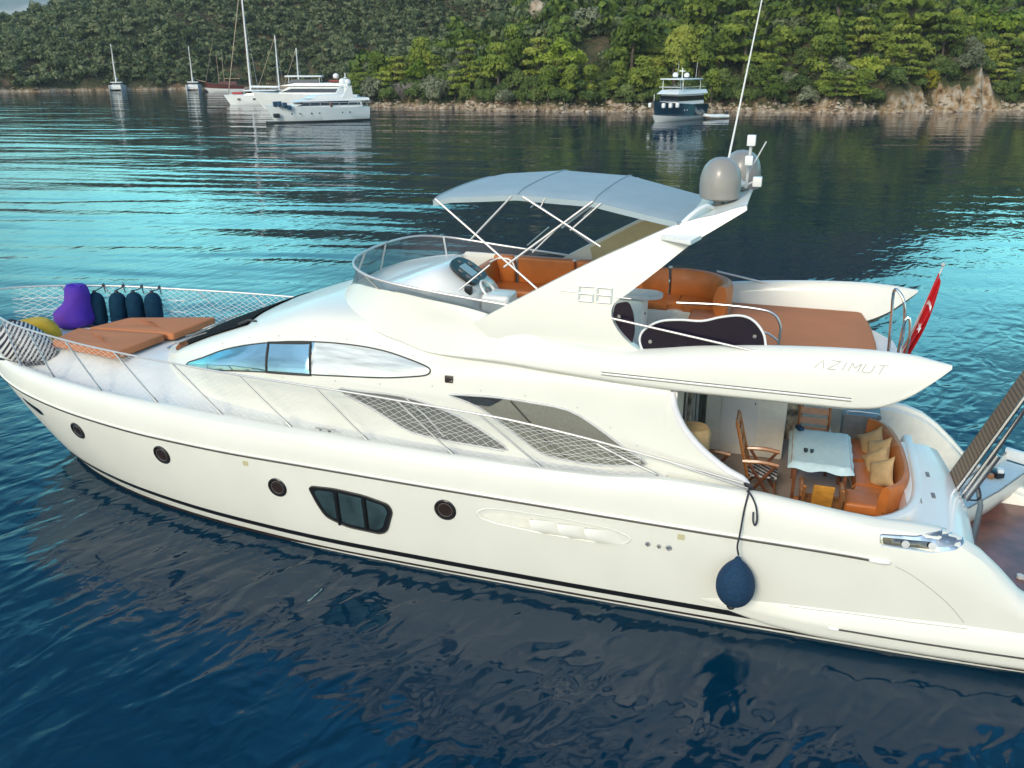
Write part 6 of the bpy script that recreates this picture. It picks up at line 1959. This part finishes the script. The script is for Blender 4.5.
# red ensign furled on its staff, the white crescent and star showing in the folds
fb = (3.14, -0.25, 3.46)
e = onboat("ensign_flag", "red flag with white crescent and star drooping from a slanted staff", "flag", fb)
tip = Vector((2.76, -0.35, 4.83))
MB().tube([fb, tuple(tip)], [0.02, 0.013], 8).lathe([(0.0, 0.0), (0.025, 0.02), (0.03, 0.045), (0.0, 0.075)], c=tuple(tip), n=10).build("staff", M['lgrey'], e, off=fb)
fbv = Vector(fb)
def flagpt(s_, t_):
    """s_ along the staff from the top down, t_ outward along the furled cloth"""
    p = tip.lerp(fbv, 0.06 + 0.86 * s_)
    droop = (0.08 + 0.20 * math.sin(math.pi * min(1, s_ * 0.9 + 0.12)) ** 1.2)
    fold = 0.10 * math.sin(t_ * 11 + s_ * 3) * (0.3 + s_)
    q = p + Vector((-0.17 * t_ * droop * 2.0 + 0.02, 0.12 * t_ * (0.5 + s_) + fold, -0.30 * t_ * droop - 0.10 * t_))
    return q
rows = [[tuple(flagpt(s_, t_)) for t_ in np.linspace(0, 1, 22)] for s_ in np.linspace(0, 1, 26)]
cloth = MB().grid(rows).build("flag_cloth", M['red'], e, off=fb, angle=80)
# crescent and star cut as thin white cloth lying on the folds
def on_flag(poly, m, nm):
    vv, ff = fill2d(poly, 0.03)
    pts = []
    for (s_, t_) in vv:
        p = flagpt(s_, t_); q1 = flagpt(s_ + 0.01, t_); q2 = flagpt(s_, t_ + 0.01)
        nn_ = (q1 - p).cross(q2 - p).normalized()
        if nn_.y < 0: nn_ = -nn_
        pts.append(tuple(p + nn_ * 0.006))
    MB().add(pts, ff).build(nm, m, cloth, off=fb, recalc=False)
cres = [(0.42 + 0.13 * math.cos(a), 0.50 + 0.30 * math.sin(a)) for a in np.linspace(R(35), R(325), 22)] + [(0.455 + 0.12 * math.cos(a), 0.50 + 0.235 * math.sin(a)) for a in np.linspace(R(318), R(42), 20)]
on_flag(cres, M['flagwhite'], "crescent")
star = [(0.61 + (0.07 if k % 2 == 0 else 0.028) * math.cos(R(180 + 36 * k)), 0.5 + (0.14 if k % 2 == 0 else 0.056) * math.sin(R(180 + 36 * k))) for k in range(10)]
on_flag(star, M['flagwhite'], "star")

# small white tender drawn up on the swim platform
tn = (1.15, -1.75, 0.49)
e = onboat("tender", "narrow white tender with pale blue floor sitting on the swim platform", "boat", tn)
ax = Vector((1.96, -0.52, 0)); bx = Vector((0.58, -2.72, 0))
dirv = (bx - ax).normalized(); sidev = Vector((-dirv.y, dirv.x, 0))      # towards the port-after side
if sidev.x > 0: sidev = -sidev
def tp_(s_, w, z):
    p = ax.lerp(bx, s_) + sidev * w
    return (p.x, p.y, z)
Lt = (bx - ax).length
rows = []
for s_ in np.linspace(0, 1, 22):
    hw_ = 0.29 * min(1, 0.75 + 0.7 * s_)
    rows.append([tp_(s_, -hw_ * 1.0, 0.98 + 0.02 * s_), tp_(s_, -hw_ - 0.02, 0.86), tp_(s_, -hw_ * 0.72, 0.62), tp_(s_, 0, 0.50), tp_(s_, hw_ * 0.72, 0.62), tp_(s_, hw_ + 0.02, 0.86), tp_(s_, hw_, 0.98 + 0.02 * s_),
                 tp_(s_, hw_ - 0.03, 0.99 + 0.02 * s_), tp_(s_, hw_ - 0.05, 0.86), tp_(s_, -hw_ + 0.05, 0.86), tp_(s_, -hw_ + 0.03, 0.99 + 0.02 * s_), tp_(s_, -hw_, 0.98 + 0.02 * s_)])
tm_ = MB().grid(rows)
tm_.add(rows[0][:-1], [tuple(range(11))]).add(rows[-1][:-1], [tuple(range(11))])
tm_.build("hull", M['gel'], e, off=tn, angle=40)
MB().add([tp_(0.02, -0.17, 0.90), tp_(0.4, -0.24, 0.90), tp_(0.97, -0.24, 0.90), tp_(0.97, 0.24, 0.90), tp_(0.4, 0.24, 0.90), tp_(0.02, 0.17, 0.90)], [(0, 1, 2, 3, 4, 5)]).build("floor", M['paleblue'], e, off=tn)
MB().tube([tp_(0.0, 0.21, 1.0), tp_(0.36, 0.28, 1.01), tp_(1.0, 0.28, 1.02)], 0.014, 6).tube([tp_(0.0, -0.21, 1.0), tp_(0.36, -0.28, 1.01), tp_(1.0, -0.28, 1.02)], 0.014, 6).build("gunwale_strip", M['grey'], e, off=tn)
MB().plate([tp_(1.0, -0.30, 0.9), tp_(1.0, 0.36, 0.9), tp_(1.0, 0.36, 1.10), tp_(1.0, -0.30, 1.10)], tuple(dirv * 0.08)).build("transom", M['white'], e, off=tn)
q = Vector(tp_(0.66, -0.08, 0.90))
en = MB().box(tuple(q + Vector((0, 0, 0.06))), (0.16, 0.26, 0.10), r=0.03, rot=(0, 0, R(30))).build("engine_hatch", M['dash'], e, off=tn)
MB().box(tuple(q + Vector((-0.05, 0.05, 0.14))), (0.10, 0.12, 0.07), r=0.02).build("cap", M['white'], en, off=tn)
MB().box(tuple(q + Vector((0.10, 0.12, 0.05))), (0.10, 0.10, 0.08), r=0.02).build("tan_box", M['wood'], en, off=tn)
MB().box(tp_(0.38, 0.02, 0.885), (0.25, 0.03, 0.02), rot=(0, 0, R(-20))).build("cleat", M['steel'], e, off=tn)
# small chock left on the platform planking
small_thing("wooden_chock", "small orange wooden block lying on the wet teak platform", "block", (0.95, 0.62, 0.483), [("block", MB().box((0.92, 0.64, 0.56), (0.17, 0.16, 0.13), r=0.012, rot=(0, 0, R(20))), M['tan']), ("metal_foot", MB().box((0.97, 0.66, 0.495), (0.34, 0.12, 0.022), r=0.008, rot=(0, 0, R(10))).lathe([(0.05, 0), (0.05, 0.05), (0.02, 0.06), (0, 0.06)], c=(1.16, 0.66, 0.485), n=14), M['lgrey'])])
# ================================================================ OTHER BOATS IN THE BAY
bw = mat("boat_white", (0.78, 0.79, 0.78), 0.35, var=0.03, scale=0.6)
bblue = mat("boat_pale_hull", (0.70, 0.75, 0.76), 0.3, var=0.03, scale=0.6)
bnavy = mat("boat_navy_hull", (0.008, 0.030, 0.055), 0.18, coat=0.6)
bred = mat("boat_red_canvas", (0.42, 0.05, 0.035), 0.7)
bmahog = mat("boat_mahogany", (0.10, 0.025, 0.018), 0.4, var=0.2)
bspar = mat("spar_varnish", (0.38, 0.30, 0.20), 0.5)
bcov = mat("blue_canvas_cover", (0.012, 0.055, 0.11), 0.7, var=0.3, scale=2)
bglass = M['dglass']
def gen_hull(L, B, fb, fs, flare=0.8, z0=-0.4, bowrake=0.1, power=2.2, transom=0.85, n=24, zlow=None, zhigh=None):
    """closed hull, x from -L/2 (stern) to L/2 (bow); returns a builder"""
    rows = []
    for i in range(n + 1):
        t = i / n
        full = 1 - max(0, (t - 0.45) / 0.55) ** power
        hb = B / 2 * full * (transom + (1 - transom) * min(1, t / 0.35))
        sh = fs + (fb - fs) * t ** 1.8
        x_top = -L / 2 + L * t
        x_wl = -L / 2 + L * (1 - bowrake) * t
        wl = hb * (flare if t < 0.98 else 0.6)
        rows.append([(x_wl, 0, z0), (x_wl, wl * 0.75, z0 + 0.1), (x_wl, wl, 0), (lerp(x_wl, x_top, 0.5), lerp(wl, hb, 0.62), sh * 0.5), (x_top, hb, sh), (x_top, hb * 0.94, sh), (x_top, 0, sh + 0.05)])
    mb = MB().grid(rows)
    mb.add(rows[0], [tuple(range(7))])
    mb.mirror()
    return mb
def boat(name, label, cat, x, y, heading, group=None):
    e = D.objects.new(name, None); COL.objects.link(e)
    e.location = (x, y, 0); e.rotation_euler = (0, 0, heading)
    tag(e, label, cat, group); return e
def cabin(L, W, H, x, z, rake=0.4, taper=0.85, aft=0.1):
    a = [(-L / 2, W / 2), (L / 2, W / 2 * 0.8), (L / 2, -W / 2 * 0.8), (-L / 2, -W / 2)]
    b_ = [(-L / 2 + aft, W / 2 * taper), (L / 2 - rake, W / 2 * 0.8 * taper), (L / 2 - rake, -W / 2 * 0.8 * taper), (-L / 2 + aft, -W / 2 * taper)]
    vv = [(x + p[0], p[1], z) for p in a] + [(x + p[0], p[1], z + H) for p in b_]
    return MB().add(vv, [(3, 2, 1, 0), (4, 5, 6, 7), (0, 1, 5, 4), (1, 2, 6, 5), (2, 3, 7, 6), (3, 0, 4, 7)])
def dome_mb(c, r):
    return MB().lathe([(0, -r * 0.5), (r * 0.8, -r * 0.5), (r, 0), (r * 0.9, r * 0.5), (r * 0.55, r * 0.9), (0, r * 1.05)], c=c, n=14)

# big pale motor yacht, bow towards the camera's left
e = boat("motor_yacht", "long pale white motor yacht with blue bow covers, nearest of the moored group at left", "motor yacht", -25.2, 118.6, math.atan2(-7.4, -10.7))
gen_hull(13.6, 3.9, 2.15, 1.7, 0.82, bowrake=0.09).build("hull", bblue, e)
gen_hull(13.66, 3.93, 0.22, 0.22, 0.99, z0=-0.3, bowrake=0.0).build("boot_top", M['black'], e)
cabin(9.6, 3.1, 0.75, -1.0, 1.75, rake=1.9, taper=0.92).build("deckhouse", bw, e)
cabin(8.6, 3.16, 0.30, -1.2, 2.02, rake=1.2, taper=0.97).build("window_band", bglass, e)
cabin(9.9, 3.3, 0.34, -1.9, 2.52, rake=2.4, taper=0.95).build("upper_deck", bw, e)
cabin(6.5, 3.36, 0.24, -0.6, 2.30, rake=1.6, taper=0.97).build("window_band", bglass, e)
cabin(5.0, 2.9, 0.42, -1.2, 2.86, rake=1.2, taper=0.9).build("flybridge_coaming", bw, e)
MB().plate([(-4.6, 1.45, 2.86), (-3.0, 1.45, 2.86), (-4.0, 1.3, 4.25), (-4.5, 1.3, 4.25)], (0, -0.15, 0)).plate([(-4.6, -1.45, 2.86), (-3.0, -1.45, 2.86), (-4.0, -1.3, 4.25), (-4.5, -1.3, 4.25)], (0, 0.15, 0)).box((-4.25, 0, 4.28), (0.6, 2.7, 0.12)).build("arch", bw, e)
dome_mb((-4.25, 0.75, 4.75), 0.42).build("radar_dome", bw, e); dome_mb((-4.25, -0.85, 4.75), 0.46).build("radar_dome", bw, e)
MB().tube([(-4.2, 0, 4.3), (-4.3, 0, 5.9)], 0.06, 6).box((-4.25, 0, 5.3), (0.15, 0.7, 0.12)).build("mast", bw, e)
MB().tube([(-1.4, 1.62, 1.8), (-1.4, 1.62, 2.5)], 0.12, 6).build("side_pillar", bmahog, e)
for k in range(8):
    xx = 3.9 - k * 1.05 - (0.4 if k > 1 else 0)
    MB().lathe([(0.10, -0.02), (0.10, 0.05), (0, 0.05)], c=(xx, 1.78 - max(0, xx - 1) * 0.10, 1.12), n=10, axis='Y').build("porthole", M['black'], e)
for xx, yy, zz, s in ((5.3, 1.1, 2.35, 0.42), (4.7, 1.35, 2.2, 0.40), (4.2, 1.5, 1.9, 0.36), (5.6, 0.5, 2.3, 0.40)):
    MB().box((xx, yy, zz), (s * 1.3, s * 1.2, s * 1.5), r=s * 0.3, seg=3).build("bow_cover", bcov, e)
MB().box((5.65, 0.72, 0.95), (0.7, 0.5, 0.5), r=0.05).build("anchor_pocket", M['black'], e)
for k in range(9): MB().tube([(-6.3 + k * 1.3, 1.85 - max(0, k - 5) * 0.2, 1.8), (-6.3 + k * 1.3, 1.85 - max(0, k - 5) * 0.2, 2.35)], 0.025, 5).build("stanchion", M['lgrey'], e)
MB().tube([(-6.6, 1.85, 2.3), (0, 1.85, 2.38), (4.2, 1.25, 2.5), (6.6, 0.1, 2.75)], 0.025, 5).build("hand_rail", M['lgrey'], e)

# second motor yacht moored behind it
e = boat("motor_yacht", "white motor yacht with open upper deck moored behind the long pale one", "motor yacht", -33.5, 150, R(184))
gen_hull(17, 4.6, 2.6, 2.1, 0.85).build("hull", bw, e)
cabin(11.5, 3.8, 1.3, -1.2, 2.1, rake=2.2, taper=0.92).build("deckhouse", bw, e)
cabin(10.0, 3.86, 0.55, -1.3, 2.55, rake=1.8, taper=0.96).build("window_band", bglass, e)
cabin(11.0, 3.9, 0.45, -1.6, 3.5, rake=2.6, taper=0.95).build("upper_deck", bw, e)
cabin(5.4, 3.2, 0.5, 0.2, 3.98, rake=1.4, taper=0.92).build("window_band", bglass, e)
MB().box((-0.1, 0, 4.95), (5.8, 3.3, 0.22), r=0.06).build("hard_top", bw, e)
for sx in (-2.6, 2.2):
    for sy in (-1.4, 1.4): MB().tube([(sx, sy, 3.9), (sx, sy, 4.9)], 0.06, 6).build("pillar", bw, e)
MB().box((-5.6, 0, 4.25), (3.0, 3.4, 0.12)).build("awning", bred, e)
dome_mb((-5.2, 0.8, 4.9), 0.5).build("radar_dome", bw, e)
# sloops behind, of which mainly the masts show
def sloop(px_t, D_, mast_h, label, tilt=0.0, hull_len=11):
    e = boat("sailing_yacht", label, "sailing yacht", px_t * D_, D_, R(170), "sailing yachts behind the motor yachts")
    gen_hull(hull_len, 3.4, 1.5, 1.2, 0.8, transom=0.7).build("hull", bw, e)
    cabin(4.5, 2.2, 0.5, 0.3, 1.3, rake=0.9).build("coachroof", bw, e)
    mo_ = MB().tube([(0.8, 0, 1.4), (0.8, 0, mast_h)], [0.13, 0.10], 7).build("mast", bw, e)
    MB().tube([(0.8, 0.02, mast_h * 0.55), (0.8, 0.9, mast_h * 0.55)], 0.03, 5).tube([(0.8, -0.02, mast_h * 0.55), (0.8, -0.9, mast_h * 0.55)], 0.03, 5).build("spreader", bw, mo_)
    MB().tube([(0.7, 0, 2.3), (-3.6, 0, 2.25)], 0.12, 6).build("boom", bw, e)
    MB().tube([(0.85, 0, mast_h * 0.97), (hull_len / 2 - 0.1, 0, 1.55)], 0.055, 5).build("furled_jib", bspar, e)
    for sy in (-1, 1): MB().tube([(0.8, 0, mast_h * 0.95), (0.5, sy * 1.6, 1.4)], 0.018, 4).build("shroud", M['lgrey'], e)
    return e
sloop((281 - 512) / 938, 166, 11.4, "sailing yacht with the taller white mast rising behind the pale motor yacht")
sloop((301 - 512) / 938, 172, 9.4, "sailing yacht with the shorter bare mast rising behind the pale motor yacht", hull_len=9)

# large white sailing catamaran with a mast taller than the picture
e = boat("sailing_catamaran", "large white sailing catamaran with a very tall mast, left of the pale motor yacht", "catamaran", -45.8, 164.5, R(184))
e.scale = (0.92, 0.9, 0.82)
for sy in (-2.2, 2.2):
    h_ = gen_hull(10.6, 1.5, 2.0, 1.75, 0.85, transom=0.9)
    h_.v = [(p[0], p[1] + sy, p[2]) for p in h_.v]
    h_.build("hull", bw, e)
MB().box((-0.3, 0, 1.55), (8.2, 4.4, 0.9), r=0.1).build("bridge_deck", bw, e)
for xx in (2.4, -0.5, -2.3): MB().box((xx, 2.98, 1.15), (0.55, 0.06, 0.36)).build("window", bglass, e)
cabin(5.4, 4.4, 0.75, -1.2, 2.0, rake=1.3, taper=0.9).build("saloon", bglass, e)
MB().box((-1.5, 0, 2.82), (6.0, 4.6, 0.18), r=0.07).build("roof", bw, e)
ms = MB().tube([(0.6, 0, 2.0), (0.55, 0, 27)], [0.19, 0.13], 8).build("mast", bw, e)
for zz in (8.5, 14.5): MB().tube([(0.6, -1.1, zz), (0.6, 1.1, zz)], 0.04, 5).build("spreader", bw, ms)
MB().tube([(0.78, 0, 3.0), (0.74, 0, 25.0)], 0.07, 5).build("sail_track", bmahog, ms)
MB().tube([(0.5, 0, 3.6), (-4.8, 0, 3.5)], 0.22, 7).build("boom", bw, e)
MB().tube([(0.6, 0, 24.0), (4.9, 0, 2.1)], 0.09, 5).build("furled_jib", bspar, e)
for sy in (-1, 1): MB().tube([(0.6, 0, 19.5), (-0.4, sy * 2.7, 1.9)], 0.025, 4).build("shroud", M['lgrey'], e)
MB().box((2.9, 1.0, 2.28), (1.9, 1.2, 0.42), r=0.15, seg=3).build("red_cover", bred, e)

# wooden gulet behind the catamaran's bow
e = boat("wooden_gulet", "dark red wooden two-masted gulet behind the white catamaran", "sailing boat", -70.0, 226, R(196))
e.scale = (0.62, 0.7, 0.92)
gen_hull(15, 4.4, 2.5, 1.6, 0.8, transom=0.8).build("hull", bmahog, e)
gen_hull(15.1, 4.45, 1.0, 0.7, 0.9, transom=0.8).build("lower_hull", bw, e)
cabin(6.5, 3.0, 0.9, -1.5, 1.7, rake=0.4).build("deckhouse", bmahog, e)
MB().box((-3.2, 0, 3.3), (6.0, 3.8, 0.10)).build("awning", M['tan'], e)
for xx, hh in ((1.8, 9.6), (-0.2, 9.9)):
    MB().tube([(xx, 0, 1.8), (xx, 0, hh)], [0.13, 0.08], 6).build("mast", bspar, e)
MB().tube([(6.8, 0, 2.4), (2.2, 0, 13.5)], [0.07, 0.05], 5).build("furled_jib", bspar, e)
MB().tube([(6.8, 0, 2.4), (10.2, 0, 3.1)], [0.14, 0.07], 6).build("bowsprit", bspar, e)

# two small catamarans under the far shore, seen end on
def small_cat(px_t, D_, label, mast):
    e = boat("sailing_catamaran", label, "catamaran", px_t * D_, D_, R(-75), "small catamarans under the far shore")
    e.scale = (0.75, 0.75, 0.9)
    for sy in (-1.8, 1.8):
        h_ = gen_hull(10.5, 1.5, 1.5, 1.25, 0.85)
        h_.v = [(p[0], p[1] + sy, p[2]) for p in h_.v]
        h_.build("hull", bw, e)
    MB().box((-0.2, 0, 0.85), (8.6, 3.8, 1.1), r=0.2).build("bridge_deck", bw, e)
    cabin(4.6, 3.5, 0.7, -0.6, 1.4, rake=1.2, taper=0.85).build("saloon", bw, e)
    cabin(4.5, 3.52, 0.26, -0.6, 1.65, rake=0.9, taper=0.97).build("window_band", bglass, e)
    MB().box((-0.8, 0, 2.16), (4.4, 3.6, 0.2), r=0.06).build("roof", bw, e)
    mo_ = MB().tube([(0.6, 0, 2.0), (0.4, 0, mast)], [0.22, 0.15], 6).build("mast", bw, e)
    MB().tube([(0.5, -0.8, mast * 0.6), (0.5, 0.8, mast * 0.6)], 0.04, 5).build("spreader", bw, mo_)
    MB().tube([(0.5, 0.1, 3.1), (-4.2, 0.15, 3.0)], 0.28, 6).build("boom", bw, e)
    MB().tube([(0.5, 0, mast * 0.95), (4.6, 0, 1.5)], 0.06, 5).build("furled_jib", bspar, e)
small_cat((113 - 512) / 938, 236, "farther-left small catamaran moored under the far wooded shore", 12.2)
small_cat((190 - 512) / 938, 238, "small catamaran moored under the far shore, next left of the red gulet", 11.6)

# navy explorer-style yacht seen on the bow quarter
hd = R(231)
e = boat("motor_yacht", "navy-hulled motor yacht with white upperworks and bow fenders off the right-hand shore", "motor yacht", 21.6, 121.5, hd)
e.scale = (1.0, 1.05, 1.0)
gen_hull(11.6, 4.0, 2.55, 1.9, 0.80, bowrake=0.06, power=2.6).build("hull", bnavy, e)
gen_hull(11.66, 4.03, 0.85, 0.35, 0.80, z0=-0.3, bowrake=0.055, power=2.6).build("white_boot_top", bw, e)
MB().grid([[(x_, sy * w_, z_) for x_, w_, z_ in ((5.7, 0.15, 2.66), (4.6, 0.95, 2.56), (3.0, 1.62, 2.40), (0.5, 1.98, 2.18), (-3, 1.95, 2.05), (-5.7, 1.8, 1.98))] for sy in (1, 0.94)]).grid([[(x_, -sy * w_, z_) for x_, w_, z_ in ((5.7, 0.15, 2.66), (4.6, 0.95, 2.56), (3.0, 1.62, 2.40), (0.5, 1.98, 2.18), (-3, 1.95, 2.05), (-5.7, 1.8, 1.98))] for sy in (1, 0.94)]).build("bulwark_cap", bw, e)
cabin(6.6, 3.2, 1.35, -1.2, 2.0, rake=0.5, taper=0.95).build("wheelhouse", bw, e)
cabin(6.7, 3.24, 0.62, -1.2, 2.45, rake=0.35, taper=0.985).build("window_band", bglass, e)
cabin(7.6, 3.7, 0.50, -1.3, 3.30, rake=0.9, taper=0.85).build("upper_deck", bblue, e)
for sx in (-3.6, 1.1):
    for sy in (-1.4, 1.4): MB().tube([(sx, sy, 3.7), (sx, sy, 5.05)], 0.05, 6).build("pillar", bw, e)
MB().box((-1.2, 0, 5.12), (5.4, 3.3, 0.16), r=0.06).build("hard_top", bblue, e)
MB().tube([(1.9, -1.5, 4.15), (1.9, 1.5, 4.15)], 0.05, 5).tube([(1.9, -1.5, 4.15), (-4.5, -1.6, 4.15)], 0.04, 5).tube([(1.9, 1.5, 4.15), (-4.5, 1.6, 4.15)], 0.04, 5).build("hand_rail", M['lgrey'], e)
dome_mb((-0.6, 0.95, 5.55), 0.36).build("radar_dome", bw, e); dome_mb((-1.2, -0.95, 5.55), 0.38).build("radar_dome", bw, e)
MB().tube([(-1.2, 0, 5.2), (-1.2, 0, 6.5)], 0.07, 6).box((-1.2, 0, 6.1), (0.2, 0.8, 0.12)).build("mast", bw, e)
for sy in (-1.3, 1.3): MB().tube([(-2.4, sy, 5.2), (-2.6, sy, 7.2)], 0.02, 4).build("whip_aerial", bw, e)
for xx, yy in ((5.0, 0.95), (4.1, 1.42), (3.0, 1.78), (5.1, -0.85)):
    MB().box((xx, yy, 2.02), (0.45, 0.42, 0.62), r=0.17, seg=3).build("bow_fender", bw, e)
MB().tube([(5.7, 0, 2.6), (5.75, 0, 3.4)], 0.04, 5).build("jackstaff", bw, e)
for xx in (1.2, 0.5): MB().lathe([(0.10, 0), (0.10, 0.05), (0, 0.05)], c=(xx, 1.86, 1.35), n=10, axis='Y').build("porthole", M['lgrey'], e)
e = boat("dinghy", "small pale inflatable dinghy floating just astern of the navy yacht", "dinghy", 27.6, 124.5, R(200))
MB().tube(smooth_path([(-1.6, 0.65, 0.30), (0.4, 0.66, 0.32), (1.3, 0.45, 0.40), (1.7, 0.0, 0.46), (1.3, -0.45, 0.40), (0.4, -0.66, 0.32), (-1.6, -0.65, 0.30)], 5), 0.23, 10).build("inflated_tube", bblue, e)
MB().box((-0.2, 0, 0.18), (2.7, 1.1, 0.12)).build("floor", M['lgrey'], e)
MB().box((-1.75, 0, 0.55), (0.35, 0.32, 0.75), r=0.08).build("outboard", M['dash'], e)
